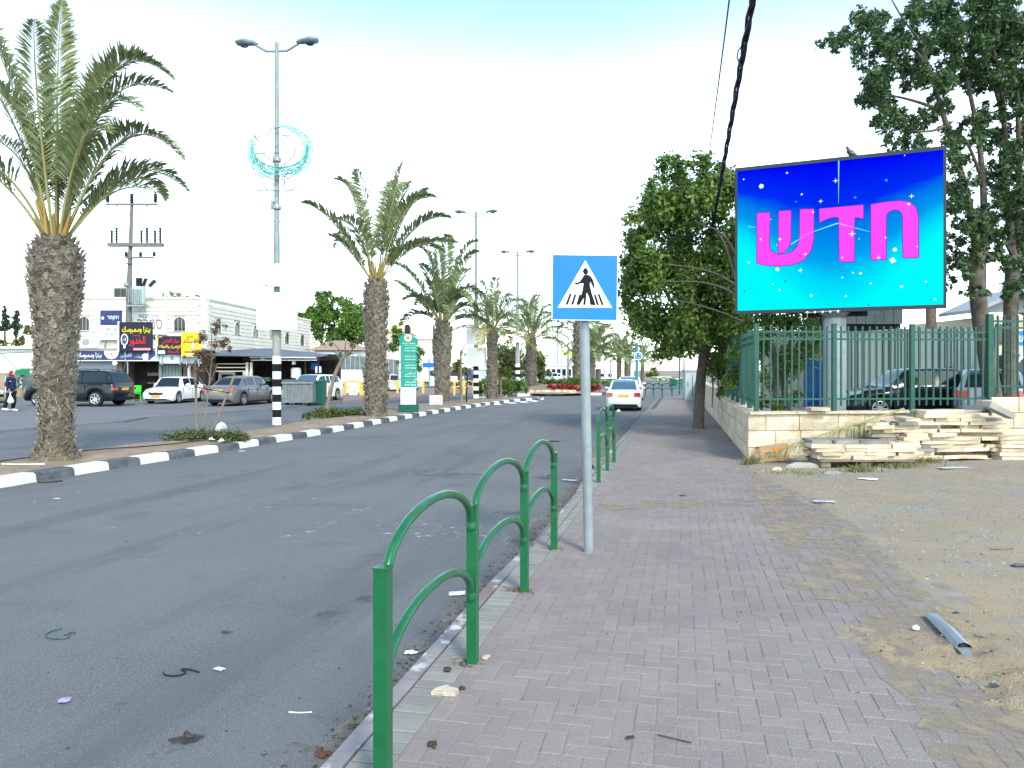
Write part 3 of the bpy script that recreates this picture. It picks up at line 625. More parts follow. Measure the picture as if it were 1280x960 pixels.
railing('near green hoop railing of three arches between the kerb and the pavement', [S(-.19, .255), S(1.24, .227), S(2.73, .227), S(4.14, .222)], .92)
railing('short green hoop railing of two arches behind the crossing sign post', [S(8.55, .165), S(9.91, .165), S(11.16, .165)], .93)
fp = [Vector((x, y, 0)) for x, y in [((px - 640) / FPX * 50, 50 + d) for px, d in ((806.5, 0), (815, -.5), (824, -1), (840, 0), (858, 0))]]
railing('dark green hoop railing across the far end of the pavement', fp, .8, m=M['fence_green'], pr=.035, tr=.03, hoops=((.62, .22), (.35, .2)), seg=8)
railing('very distant green hoop railing beyond the dark one at the crossing', [Vector((P(x, 470, 72).x, 72, 0)) for x in (824, 838, 852, 866)], .9, m=M['green_paint'], pr=.04, tr=.035, hoops=((.7, .3),), seg=6)

root = thing('crossing_sign', 'blue square pedestrian crossing sign with walking figure on a galvanised post', 'road sign', S(4.1, .56))
o0 = root.location.copy(); mb = MB(); tp = P(729, 321, 7.02) - o0
mb.tube([(0, 0, -.02), tp * .5 + Vector((0, 0, 0)), tp], [.046, .0455, .045], 20); mb.build('post', M['grey_metal'], root, smooth=50)
sgc = P(731, 359.5, 6.93) - o0; sgr = bpy.data.objects.new('sign_panel', None)
bpy.data.objects.remove(sgr)
mb = MB(); rr_ = .30; mb.plate([(-.296, -.296), (.296, -.296), (.296, .296), (-.296, .296)], .0, .012); mb.plate([(-.296, -.296), (.296, -.296), (.296, .296), (-.296, .296)], .0, .012) if False else None
sp_ = mb.build('sign_panel', M['blue_sign'], root, loc=sgc, rot=(0, R(0.6), R(1)))
mb = MB()
for a, b in (((-.299, -.299), (.299, -.294)), ((-.299, .294), (.299, .299)), ((-.299, -.294), (-.294, .294)), ((.294, -.294), (.299, .294))):
    mb.plate([(a[0], a[1]), (b[0], a[1]), (b[0], b[1]), (a[0], b[1])], -.002, .014)
mb.build('edge_trim', M['white_sign'], sp_)
def zc(x, y): return ((x - 122.5) / 191 * .592, (144 - y) / 188 * .592)
mb = MB(); mb.plate([zc(43, 203), zc(204, 202), zc(123, 65)], -.004, 0); mb.build('triangle', M['white_sign'], sp_)
fig = [[(117, 96), (118, 91), (121, 88), (127, 88), (130, 92), (131, 97), (134, 98), (131, 101), (129, 106), (124, 107), (119, 105), (118, 100), (114, 98)],
       [(119, 108), (131, 107), (140, 112), (146, 121), (150, 134), (150, 143), (147, 145), (144, 136), (138, 126), (137, 138), (140, 150), (124, 154), (116, 148), (119, 132), (110, 131), (100, 136), (91, 134), (92, 131), (101, 130), (109, 125), (115, 116)],
       [(117, 147), (132, 151), (126, 165), (116, 180), (107, 194), (100, 194), (108, 178), (113, 163)],
       [(126, 152), (140, 149), (144, 164), (150, 180), (155, 194), (147, 195), (140, 182), (134, 168)]]
for i, f in enumerate(fig): fig[i] = [zc(*p) for p in f]
mb = MB()
for i, f in enumerate(fig): mb.plate(f[::-1], -.0065 - .0004 * i, -.0045)
mb.build('walking_figure', M['black'], sp_)
mb = MB()
for x0, x1 in ((78, 66), (92, 82), (106, 98), (121, 118), (135, 139), (149, 158), (160, 172)):
    mb.plate([zc(x1, 194), zc(x1 + 7, 194), zc(x0 + 6, 162 if x0 in (78, 160) else 165), zc(x0, 162 if x0 in (78, 160) else 165)], -.0055, -.0045)
mb.build('stripes', M['black'], sp_)
for z in (.12, -.12): mb = MB(); mb.box((-.02, .045, z), (.12, .03, .03)); mb.build('bracket', M['grey_metal'], sp_)

# ================================================================ RETAINING WALL, FENCE
WZ = .93; WC = Vector((4.48, 14.2, 0)); WE = Vector((9.45, 14.95, 0)); WA = Vector((10.75, 44, 0))
wall = thing('retaining_wall', 'low rough limestone block wall at the corner of the dirt lot with flat coping', 'wall', WC)
def stone_wall(root, a, b, z0, zt, courses, ln, thick, ptn, cap=True, seed=0, limit=999, nrm=1, copm=None):
    """blocks with recessed joints on the face to the right of a->b (nrm=1)"""
    rd = random.Random(seed); o = root.location; d = (b - a); L_ = d.length; d.normalize(); nr = Vector((d.y, -d.x, 0)) * nrm; rz = math.atan2(d.y, d.x)
    mb = MB(); c = (a + b) / 2 - nr * (thick / 2 + .02) - o; mb.box((c.x, c.y, (z0 + zt) / 2 - .02), (L_ - .30, thick, zt - z0), rz); mb.build('mortar', M['mortar'], root)
    ch = (zt - z0) / courses; cnt = 0; meshes = {}
    for k in range(courses):
        x = -rd.uniform(0, ln * .4); 
        while x < L_:
            l = ln * rd.uniform(.75, 1.3); x0, x1 = max(0, x), min(L_, x + l); x += l
            if x1 - x0 < .05: continue
            p = a + d * ((x0 + x1) / 2) - o + nr * (rd.uniform(.0, .012)); mb = MB(); w2, h2 = (x1 - x0) / 2 - .006, ch / 2 - .006
            pts = []
            for iz in range(3):
                for ix in range(4):
                    ed = ix in (0, 3) or iz in (0, 2); pts.append((-w2 + 2 * w2 * ix / 3, -(.0 if ed else rd.uniform(.004, .022)) * 1, -h2 + h2 * iz))
            bk = [(-w2, .05, -h2), (w2, .05, -h2), (w2, .05, h2), (-w2, .05, h2)]
            fs = [(r * 4 + c_, r * 4 + c_ + 1, (r + 1) * 4 + c_ + 1, (r + 1) * 4 + c_) for r in range(2) for c_ in range(3)] + [(12, 13, 3, 2, 1, 0), (11, 14, 15, 8, 9, 10)[::1], (12, 0, 4, 8, 15), (3, 13, 14, 11, 7)]
            mb.add(pts + bk, fs)
            mb.build('stone', M['limestone'], root, loc=(p.x, p.y, z0 + ch * (k + .5)), rot=(0, 0, rz if nrm == 1 else rz + math.pi)); cnt += 1
    if cap:
        x = 0
        while x < L_:
            l = min(rd.uniform(.8, 1.2), L_ - x)
            if l < .05: break
            p = a + d * (x + l / 2) - nr * (thick / 2 - .03) - o; mb = MB(); mb.box((0, 0, 0), (l - .012, thick + .08, .045), 0)
            mb.build('coping_stone', M['limestone'], root, loc=(p.x, p.y, zt + .022 + rd.uniform(-.004, .004)), rot=(rd.uniform(-.01, .01), 0, rz)); x += l
stone_wall(wall, WC + Vector((-.07, -.01, 0)), WE, -.05, WZ - .045, 3, .62, .28, 0, seed=1)
WB = WC.lerp(WA, .36)
# side of the wall along the pavement (faces left)
stone_wall(wall, WB, WC + Vector((-.02, .04, 0)), -.05, WZ - .06, 3, .66, .28, 0, seed=2)
stone_wall(wall, WA, WB + Vector((0.01, .03, 0)), -.05, WZ + .12, 3, .9, .28, 0, seed=3)
mb = MB(); mb.slab([(WC.x + .25, WC.y + .3), (WE.x + 12, WE.y + .3), (WE.x + 30, 60), (WA.x + .25, WA.y)], -.2, .55); yard = struct(mb.build('yard_ground', M['concrete']))
# yard soil is lower behind: planting bed near the wall, paved yard beyond
pil = thing('stone_pillar_wall', 'taller rough limestone wall section behind the right end of the slab pile', 'wall', (9.15, 14.55, 0))
stone_wall(pil, Vector((9.12, 14.45, 0)), Vector((13.5, 14.9, 0)), 0, 1.20, 4, .55, .4, 0, cap=False, seed=5)

def picket_fence(label, posts, ztop, zrail, zbot, zbase, tall_last=False, first_post=True, wires=True, sp=.132, group=None):
    root = thing('picket_fence', label, 'fence', Vector(posts[0])); o = root.location.copy(); o.z = 0; pk = MB(); pk.box((0, 0, (zbase[0] + ztop) / 2), (.028, .028, ztop - zbase[0])); pkm = pk.mesh('baluster', M['fence_green'])
    for i, p in enumerate(posts):
        if i == 0 and not first_post: continue
        last = tall_last and i == len(posts) - 1; mb = MB(); h = ztop + .03 + (.2 if last else 0); wd = .105 if last else .078; mb.box((0, 0, (WZ - .03 + h) / 2), (wd, wd, h - WZ + .03)); mb.box((0, 0, h + .008), (wd + .012, wd + .012, .016))
        mb.build('post', M['fence_green'], root, loc=Vector(p) - o)
    for a, b in zip(posts[:-1], posts[1:]):
        a = Vector(a); b = Vector(b); d = b - a; L_ = d.length; rz = math.atan2(d.y, d.x); mid = (a + b) / 2 - o
        for z, h_ in ((zrail[0], .035), (zrail[1], .035), (zbot, .035)):
            mb = MB(); mb.box((0, 0, 0), (L_, .03, h_)); mb.build('rail', M['fence_green'], root, loc=(mid.x, mid.y, z), rot=(0, 0, rz))
        n = int(L_ / sp)
        for k in range(1, n):
            p = a + d * (k / n) - o; put('baluster', pkm, root, (p.x, p.y, 0), (0, 0, rz))
        if wires:
            mb = MB(); 
            for k in range(n // 2):
                p, q_ = a + d * (k * 2 / n) - o, a + d * ((k * 2 + 2) / n) - o; z0, z1 = zrail
                mb.tube([(p.x, p.y + .03, z0), (q_.x, q_.y + .03, z1)], .004, 4); mb.tube([(p.x, p.y + .034, z1), (q_.x, q_.y + .034, z0)], .004, 4)
            mb.build('wire', M['grey_metal'], root)
    return root
FD = Vector((0, .14, 0)); fps = [P(x, 462, Y) * 1 for x, Y in ((945.5, 14.38), (1042.5, 14.5), (1140, 14.62), (1237, 14.74))]
fps = [Vector((p.x, p.y, 0)) for p in fps]
picket_fence('dark green picket fence on top of the limestone wall facing the dirt lot', fps, 2.55, (2.44, 2.30), 1.16, (1.03,), tall_last=True)
sd_ = (WB - WC).normalized(); sps = [fps[0] + sd_ * (1.5 * k) + Vector((.02, 0, 0)) for k in range(8)]
picket_fence('dark green picket fence running back along the pavement side of the wall', sps, 2.5, (2.40, 2.27), 1.14, (1.03,), first_post=False, wires=False, sp=.15)
rps = [fps[3] + Vector((.03, 0, 0)), fps[3] + Vector((1.5, .08, 0)), fps[3] + Vector((3.0, .16, 0))]
picket_fence('taller dark green picket fence panel on the stone pillar wall at the right edge', rps, 2.78, (2.66, 2.53), 1.40, (1.25,), first_post=False, wires=True)

# ================================================================ LED BILLBOARD
BL, BR = P(919, 391, 16.9), P(1183, 385, 15.2); BW = math.hypot(BR.x - BL.x, BR.y - BL.y); bz0 = (BL.z + BR.z) / 2
bzt = (P(919, 211, 16.9).z + P(1183, 185, 15.2).z) / 2; BH = bzt - bz0; brz = math.atan2(BR.y - BL.y, BR.x - BL.x)
bb = thing('led_billboard', 'big blue LED screen showing pink Hebrew letters on a thick grey pole', 'billboard', (BL.x, BL.y, 0), brz)
def scr(px, py):                            # zoomed photo pixel -> screen coordinates (u to the right, v up from the ground)
    X, Y = 900 + px / 3.368, 160 + py / 3.368; k = (X - 640) / FPX; dx, dy = BR.x - BL.x, BR.y - BL.y
    u = (k * BL.y - BL.x) / (dx - k * dy); Yd = BL.y + dy * u; return (u * BW, H - (Y - HY) / FPX * Yd)
mb = MB(); mb.box((BW / 2, .17, bz0 + BH / 2), (BW, .28, BH))
mb.build('cabinet', mat('dark_cabinet', (.05, .065, .085), .5, var=(.07, .09, .11), vs=1.5), bb)
mb = MB(); fw = .055
for c, d in (((BW / 2, 0, bz0 + fw / 2 - .01), (BW, .09, fw + .02)), ((BW / 2, 0, bz0 + BH - fw / 2 + .01), (BW, .09, fw + .02)), ((fw / 2, 0, bz0 + BH / 2), (fw, .088, BH - 2 * fw)), ((BW - fw / 2, 0, bz0 + BH / 2), (fw, .088, BH - 2 * fw))): mb.box(c, d)
mb.build('frame', mat('frame_black', (.018, .028, .045), .4), bb)
# the lit screen
ms = bpy.data.materials.new('led_screen'); ms.use_nodes = True; n = ms.node_tree; n.nodes.clear(); l = n.links.new
def NN(t): return n.nodes.new(t)
o_ = NN('ShaderNodeOutputMaterial'); e_ = NN('ShaderNodeEmission'); t_ = NN('ShaderNodeTexCoord'); s_ = NN('ShaderNodeSeparateXYZ'); l(t_.outputs['Object'], s_.inputs[0])
def MT(op, a, b, c=None):
    q = NN('ShaderNodeMath'); q.operation = op
    for i, v in enumerate((a, b, c)):
        if v is None: continue
        if isinstance(v, (int, float)): q.inputs[i].default_value = v
        else: l(v, q.inputs[i])
    return q.outputs[0]
un = MT('DIVIDE', s_.outputs['X'], BW); vn = MT('DIVIDE', MT('SUBTRACT', s_.outputs['Z'], bz0), BH)
du = MT('ABSOLUTE', MT('SUBTRACT', un, .5), 0.0); hill = MT('MULTIPLY', MT('POWER', du, 1.7), -.75)
wv = NN('ShaderNodeTexNoise'); wv.inputs['Scale'].default_value = 3; wv.inputs['Detail'].default_value = 2; l(t_.outputs['Object'], wv.inputs['Vector'])
vv = MT('ADD', MT('SUBTRACT', vn, MT('MULTIPLY', hill, -.28)), MT('MULTIPLY', wv.outputs['Fac'], .06))
vv = MT('SUBTRACT', vv, MT('MULTIPLY', du, -.22))
vv = MT('SUBTRACT', vn, MT('MULTIPLY', MT('SUBTRACT', MT('MULTIPLY', MT('MULTIPLY', du, du), 2.0), .16), MT('MULTIPLY', MT('SUBTRACT', 1.02, vn), 1.5)))
vv = MT('ADD', vv, MT('MULTIPLY', MT('SUBTRACT', wv.outputs['Fac'], .5), .07))
cr = NN('ShaderNodeValToRGB'); els = cr.color_ramp.elements
els[0].position = 0; els[0].color = (0, 1, 1, 1); els[1].position = 1; els[1].color = (0, 0, .93, 1)
for p_, c_ in ((.22, (0, 1, 1, 1)), (.38, (0, .72, 1, 1)), (.50, (0, .36, .90, 1)), (.66, (0, .20, .85, 1)), (.76, (0, .03, .95, 1))):
    e = els.new(p_); e.color = c_
l(vv, cr.inputs[0])
sl = NN('ShaderNodeTexWave'); sl.wave_type = 'BANDS'; sl.bands_direction = 'Z'; sl.inputs['Scale'].default_value = 7; sl.inputs['Distortion'].default_value = .6; l(t_.outputs['Object'], sl.inputs['Vector'])
k_ = NN('ShaderNodeMix'); k_.data_type = 'RGBA'; k_.blend_type = 'MULTIPLY'; k_.inputs[0].default_value = 1; l(cr.outputs[0], k_.inputs[6])
g_ = NN('ShaderNodeCombineColor'); gx = MT('LESS_THAN', MT('FRACT', MT('MULTIPLY', un, 8), 0.0), .012); gz = MT('LESS_THAN', MT('FRACT', MT('MULTIPLY', vn, 6), 0.0), .014); hf_ = NN('ShaderNodeTexNoise'); hf_.inputs['Scale'].default_value = 38; l(t_.outputs['Object'], hf_.inputs['Vector'])
mm_ = MT('ADD', MT('MULTIPLY', sl.outputs['Fac'], .14), MT('ADD', .80, MT('MULTIPLY', hf_.outputs['Fac'], .16))); mm_ = MT('SUBTRACT', mm_, MT('MULTIPLY', MT('MAXIMUM', gx, gz), .10))
for i in range(3): l(mm_, g_.inputs[i])
l(g_.outputs[0], k_.inputs[7]); l(k_.outputs[2], e_.inputs['Color']); e_.inputs['Strength'].default_value = ES * 1.03; l(e_.outputs[0], o_.inputs['Surface'])
mb = MB(); mb.box((BW / 2, .0, bz0 + BH / 2), (BW - 2 * fw - .002, .06, BH - 2 * fw - .002)); scn = mb.build('screen', ms, bb)
def emis(name, c, k=1.0): return mat(name, (0, 0, 0), .5, emit=c, es=ES * k)
ME_ = emis('led_pink', (.95, .030, .90), 1.02); MW = emis('led_white', (.8, .97, 1), 1.1); MD = emis('led_navy', (.03, .02, .45), 1); MC = emis('led_cyan', (.25, .85, 1), 1); MBm = emis('led_blue', (.0, .25, .75), 1)
pol = [[(155, 358), (212, 355), (210, 495), (218, 518), (240, 530), (270, 531), (300, 523), (325, 500), (334, 468), (336, 342), (397, 340), (396, 470), (384, 520), (355, 557), (310, 577), (250, 583), (195, 580), (155, 572)],
       [(247, 350), (301, 346), (300, 475), (292, 503), (272, 524), (245, 534)],
       [(417, 340), (605, 323), (605, 384), (568, 378), (567, 565), (501, 565), (499, 378), (475, 378), (455, 384), (418, 402)],
       [(634, 322), (700, 311), (760, 306), (800, 312), (825, 335), (836, 370), (837, 547), (769, 550), (767, 375), (762, 358), (752, 349), (735, 346), (712, 355), (703, 366), (701, 380), (701, 556), (634, 558)]]
def round_poly(p, r=3.0):
    o = []
    n_ = len(p)
    for i in range(n_):
        a, b, c = Vector(p[i - 1]), Vector(p[i]), Vector(p[(i + 1) % n_]); o += [tuple(b + (a - b).normalized() * min(r, (a - b).length * .3)), tuple(b + (c - b).normalized() * min(r, (c - b).length * .3))]
    return o
for i, p in enumerate(pol):
    p = round_poly(p); pp = [scr(*q) for q in p]; mb = MB(); mb.plate(pp, -.0345 - .002 * i, -.032); lt = mb.build('letter', ME_, bb)
    if i == 1: lt.name = 'letter_stroke'
    mb = MB(); c = [Vector((q[0], 0, q[1])) for q in pp]
    for a, b in zip(c, c[1:] + c[:1]):
        d = b - a
        if d.length > 1e-4: mb.tube([a + Vector((0, -.035 - .002 * i, 0)), b + Vector((0, -.035 - .002 * i, 0))], .0075, 4)
    mb.build('letter_outline', MD, lt)
rd = random.Random(5)
def sq(x, y, r, m, name, star=False, sc_=1.0):
    u, v = scr(x, y); r = r / 3.368 / FPX * 16 * (.8 if star else .62); mb = MB()
    if star: pts = [(u + math.cos(a * math.pi / 4) * (r if a % 2 == 0 else r * .28), v + math.sin(a * math.pi / 4) * (r if a % 2 == 0 else r * .28)) for a in range(8)]
    else:
        a0 = rd.uniform(0, 1.5); k = 4 if r > .04 and rd.random() < .5 else 7
        pts = [(u + math.cos(a0 + a * 2 * math.pi / k) * r, v + math.sin(a0 + a * 2 * math.pi / k) * r) for a in range(k)]
    mb.plate(pts, -.0455, -.0445); mb.build(name, m, bb)
sq(175, 247, 17, MW, 'confetti')
for x, y, r in ((101, 218, 6), (283, 191, 7), (345, 281, 7), (727, 558, 22), (736, 513, 14), (592, 613, 9), (764, 669, 9), (515, 630, 6), (384, 706, 9), (242, 596, 13), (252, 683, 7), (122, 568, 7), (635, 655, 7), (866, 648, 7), (586, 468, 4), (697, 463, 6), (173, 470, 7), (253, 468, 6), (214, 386, 4), (240, 494, 4), (905, 722, 8), (560, 610, 6), (530, 708, 6), (222, 658, 5), (777, 118, 4), (828, 500, 5), (515, 547, 6)): sq(x, y, r, MW, 'confetti')
for x, y, r in ((556, 447, 18), (424, 310, 13), (806, 289, 14), (487, 224, 14), (339, 600, 14), (667, 547, 13), (794, 322, 12), (360, 532, 11), (392, 355, 10), (253, 470, 12)): sq(x, y, r, MW, 'sparkle', True)
for x, y, r in ((449, 590, 14), (517, 602, 12), (275, 647, 9), (103, 688, 8), (126, 651, 5), (623, 744, 7), (700, 222, 10), (569, 294, 9), (320, 312, 7), (929, 508, 5), (322, 660, 4), (640, 575, 5)): sq(x, y, r, MBm, 'confetti')
mb = MB()
for (x0, y0, x1, y1, w_) in ((500, 138, 499, 320, 2.5), (495, 402, 330, 460, 3), (495, 402, 640, 440, 3), (300, 490, 365, 450, 3), (120, 415, 150, 420, 2)):
    a, b = scr(x0, y0), scr(x1, y1); mb.tube([(a[0], -.031, a[1]), (b[0], -.031, b[1])], [w_ / 3.4 / FPX * 16, .003], 4)
mb.build('light_streak', MC, bb)
iv = Matrix.Rotation(-brz, 3, 'Z'); pb = iv @ (P(1043, 420, 16.45) - Vector((BL.x, BL.y, 0)))
mb = MB(); mb.tube([(pb.x, pb.y, .3), (pb.x, pb.y, bz0 - .1)], .235, 32); mb.lathe([(.235, 0), (.36, .10), (.36, .13)], (pb.x, pb.y, bz0 - .135), 32)
mb.build('pole', M['grey_metal'], bb, smooth=40)
mb = MB(); mb.box((pb.x, pb.y - .1, bz0 - .06), (1.3, .12, .10)); mb.box((pb.x, pb.y + .15, bz0 - .06), (.12, .7, .10)); mb.build('bearer', M['dark'], bb)
mb = MB(); mb.tube([(1.45, -.1, bz0 - .04), (2.15, -.1, bz0 - .01)], .012, 6)
for k in range(5): mb.lathe([(.025, 0), (.03, .02), (.025, .05)], (1.5 + k * .15, -.1, bz0 - .06), 8)
mb.tube([(1.5, -.1, bz0 - .04), (1.5, -.08, bz0 - .14), (1.44, -.08, bz0 - .17)], .01, 5); mb.build('cable_clips', M['chrome'], bb)
# pigeon on top
pg = P(1068, 190, 15.95)
root = thing('pigeon', 'grey pigeon perched on the top edge of the LED screen', 'bird', (pg.x, pg.y + .12, bzt + .01), R(200))
mb = MB()
prof = [(-.19, .0, .008), (-.12, .025, .022), (-.05, .06, .055), (.02, .085, .066), (.08, .12, .052), (.105, .16, .032), (.12, .19, .030), (.135, .205, .024), (.16, .203, .008), (.175, .195, .003)]
mb.tube([(x, 0, z + .03) for x, z, r in prof], [r for *_, r in prof], 10); mb.build('body', mat('pigeon_grey', (.10, .11, .14), .7, var=(.06, .065, .09), vs=20), root, smooth=60)
for s_ in (-1, 1):
    mb = MB(); mb.tube([(.06, s_ * .035, .115), (.0, s_ * .06, .10), (-.10, s_ * .04, .06), (-.16, s_ * .01, .04)], [.02, .03, .018, .004], 6); mb.build('wing', M['corr'], root, smooth=60)
    mb = MB(); mb.tube([(.01, s_ * .02, .06), (.02, s_ * .02, 0), (.05, s_ * .02, -.005)], .005, 5); mb.build('leg', M['tail'], root)

# ================================================================ YARD BEHIND THE FENCE
# corrugated sheet fence
cf = thing('sheet_metal_fence', 'tall blue grey corrugated sheet fence across the back of the yard', 'fence', (P(1050, 462, 28).x, 28, .3))
x0 = P(1046, 462, 28).x; x1 = P(1248, 462, 28).x; n = 26; zt = P(0, 411, 28).z
mb = MB(); wd = (x1 - x0) / n
sec = [(0, 0), (.25, 0), (.35, -.07), (.85, -.07), (.95, 0), (1.0, 0)]
vs = [(a * wd, b, z) for z in (0, zt - .3) for a, b in sec]; mb.add(vs, [(i, i + 1, 7 + i, 6 + i) for i in range(5)]); pm = mb.mesh('panel', M['corr'])
for k in range(n): put('panel', pm, cf, (x0 + k * wd - cf.location.x, 0, random.uniform(-.01, .03)))
mb = MB(); mb.box(((x1 - x0) / 2, .06, 1.8), (x1 - x0, .05, .05)); mb.box(((x1 - x0) / 2, .06, .5), (x1 - x0, .05, .05)); mb.build('frame_rail', M['grey_metal'], cf)
# grey wall with blue door left of the pole
gw = thing('yard_shed', 'pale grey shed wall with a blue door behind the corner of the fence', 'shed', (P(1000, 462, 24).x, 24, .3))
ox = gw.location.x; xa, xb, xc, xd = [P(x, 462, 24).x - ox for x in (955, 1005, 1040, 1056)]; dz = P(0, 449, 24).z - .3
mb = MB(); mb.box(((xa + xb) / 2, .2, 1.3), (xb - xa, .3, 2.6)); mb.box(((xb + xd) / 2, .2, (dz + 2.6) / 2), (xd - xb, .3, 2.6 - dz)); mb.box(((xc + xd) / 2, .2, dz / 2), (xd - xc, .3, dz)); mb.build('wall', M['concrete'], gw)
mb = MB(); mb.box(((xb + xc) / 2, .12, dz / 2), (xc - xb - .02, .08, dz - .01))
for q in (.35, .75): mb.box(((xb + xc) / 2, .07, dz * q), (xc - xb - .3, .03, dz * .28))
mb.build('door', M['blue_door'], gw)
# ribbed fascia canopy
cn = thing('ribbed_canopy', 'grey ribbed metal canopy edge showing under the LED screen', 'canopy', (P(1094, 462, 22).x, 22, 0))
ox = cn.location.x; xa, xb = P(1058, 0, 22).x - ox, P(1128, 0, 22).x - ox; za, zb_ = P(0, 405, 22).z, P(0, 383, 22).z; n = 6
mb = MB()
for k in range(n): mb.box((xa + (xb - xa) * (k + .5) / n, 0, (za + zb_) / 2), ((xb - xa) / n - .012, .06, zb_ - za))
mb.build('fascia', M['corr'], cn); mb = MB(); mb.box(((xa + xb) / 2, .07, (za + zb_) / 2 + .01), (xb - xa, .08, zb_ - za)); mb.slab([(xa, .1), (xb, .1), (xb - .6, 3), (xa, 3)], za - .12, zb_ - .05); mb.build('soffit', M['dark'], cn)
for x in (xa + .2, xb - 1.2): mb = MB(); mb.box((x, 1.6, (za + .3) / 2), (.1, .1, za - .3)); mb.build('post', M['grey_metal'], cn)
# cream house at far right
hs = thing('cream_house', 'cream house with overhanging grey roof at the right edge behind the trees', 'house', (P(1262, 462, 34).x, 34, .3))
ox = hs.location.x; xa = P(1232, 0, 34).x - ox; mb = MB(); mb.box((xa + 5, 3, 1.9), (10, 6, 3.8)); mb.build('wall', mat('cream_render', (.52, .47, .33), .9, var=(.45, .41, .3), vs=1), hs)
ze = P(0, 388, 34).z - .3; zr_ = P(0, 362, 34).z - .3; xe = P(1208, 0, 34).x - ox; xr = P(1266, 0, 34).x - ox; xf = xr + (xr - xe)
mb = MB(); mb.plate([(xe, ze), (xr, zr_), (xf, ze), (xf, ze - .15), (xr, zr_ - .2), (xe, ze - .15)][::-1], -.7, 2.2); mb.plate([(xe + .5, ze - .1), (xr, zr_ - .22), (xf - .5, ze - .1)][::-1], -.05, .1); mb.build('roof', mat('grey_roof_edge', (.28, .31, .33), .6), hs)
mb = MB(); x_ = P(1258, 0, 34).x - ox; mb.box((x_, -.02, 3.0), (1.0, .1, .9)); wn = mb.build('window', M['fence_green'], hs); mb = MB()
for s_ in (-1, 1): mb.box((x_ + s_ * .22, -.06, 3.0), (.38, .06, .75))
mb.build('pane', M['glass'], wn)
bs2 = thing('blue_shop_sign', 'small blue sign with white letters at the right edge behind the fence', 'sign', P(1281, 423, 26)); ox = bs2.location.x
mb = MB(); mb.box((0, 0, 0), (.8, .08, .5)); mb.build('board', M['blue_sign'], bs2); lettering(he('שער'), bs2, -.12, .0, .34, .22, -.045, M['white_sign'])
mb = MB(); mb.tube([(.2, .06, -.3), (.2, .06, -3.1)], .04, 8); mb.build('post', M['grey_metal'], bs2)

# ---- slab piles
def slab_mesh(l, w_, h, m, seed):
    rd = random.Random(seed); mb = MB(); vs = []
    for z in (-h / 2, h / 2):
        for x, y in ((-1, -1), (0, -1), (1, -1), (1, 1), (0, 1), (-1, 1)):
            vs.append((x * l / 2 + rd.uniform(-.012, .012), y * w_ / 2 + rd.uniform(-.012, .012), z + rd.uniform(-.004, .004)))
    mb.add(vs, [(5, 4, 3, 2, 1, 0), (6, 7, 8, 9, 10, 11)] + [(i, (i + 1) % 6, 6 + (i + 1) % 6, 6 + i) for i in range(6)]); return mb.mesh('stone_slab', m)
SM = [slab_mesh(l, .30, .062, M['slab'], i) for i, l in enumerate((.42, .5, .36, .58, .46))]; SG = [slab_mesh(l, .3, .06, M['slab_grey'], i) for i, l in enumerate((.42, .5, .36))]
def slabs(label, group, x0, x1, yf, z0, layers, rows, seed, jx=.05, grey=0, hz=.066, ramp=None, yslope=0):
    rd = random.Random(seed)
    for k in range(layers):
        a, b = (x0, x1) if not ramp else ramp(k); 
        for r in range(rows):
            x = a + rd.uniform(-jx, jx)
            while x < b - .1:
                m_ = rd.choice(SM) if rd.random() > grey else rd.choice(SG); l = m_.vertices[2].co.x - m_.vertices[0].co.x
                if rd.random() < .95: tag(put('stone_slab', m_, None, (x + l / 2, yf + r * .32 + rd.uniform(-.06, .05) + yslope * (x - x0), z0 + hz * (k + .5)), (rd.uniform(-.012, .012), rd.uniform(-.015, .015), rd.uniform(-.10, .10))), label, 'stone slab', group)
                x += l + rd.uniform(.004, .04)
pz = lot_z(6.1, 13.4)
slabs('pale limestone slab in the low stack on the wooden pallet', 'stone slabs on the pallet', 5.35, 6.98, 13.35, pz + .13, 4, 2, 11, jx=.12, grey=.10, ramp=lambda k: (5.35 - .12 * (k > 1), 6.98 - .1 * (k % 2)))
slabs('grey weathered slab lying on top of the low pallet stack', 'grey slabs topping the pallet stack', 5.3, 6.5, 13.45, pz + .13 + .066 * 4, 1, 2, 13, jx=.1, grey=1.0)
plt = thing('pallet', 'weathered wooden pallet under the low slab stack', 'pallet', (6.15, 13.5, pz))
for x in (-.7, 0, .72): mb = MB(); mb.box((x, 0, .045), (.16, .62, .1)); mb.build('block', M['wood'], plt)
for y in (-.3, -.1, .1, .3): mb = MB(); mb.box((0, y, .112), (1.62, .11, .022)); mb.build('plank', M['wood'], plt)
slabs('pale limestone slab in the big untidy pile against the wall', 'stone slabs in the big pile', 6.9, 8.75, 13.75, .05, 8, 2, 21, jx=.10, grey=.10, yslope=.06, ramp=lambda k: (7.12 - .05 * (k == 6) - .1 * (k == 5), 8.75 - .12 * (k % 3)))
slabs('pale limestone slab stepping back on the upper part of the big pile', 'stone slabs on the upper big pile', 6.9, 8.75, 13.92, .05 + .066 * 8, 6, 2, 25, jx=.08, grey=.14, yslope=.06, ramp=lambda k: [(6.75, 8.9), (6.5, 9.0), (6.9, 8.9), (7.2, 9.0), (7.4, 8.6), (7.5, 8.1)][k])
slabs('rough pale slab leaning row left of the big pile above the pallet', 'stone slabs left of the big pile', 6.5, 7.2, 14.0, .35, 6, 1, 29, jx=.06, grey=.25, ramp=lambda k: (6.75 - .07 * k, 7.3))
slabs('long pale slab in the neat small stack at the right', 'stone slabs in the neat right stack', 8.75, 9.6, 13.75, .10, 6, 1, 31, jx=.02, hz=.072)
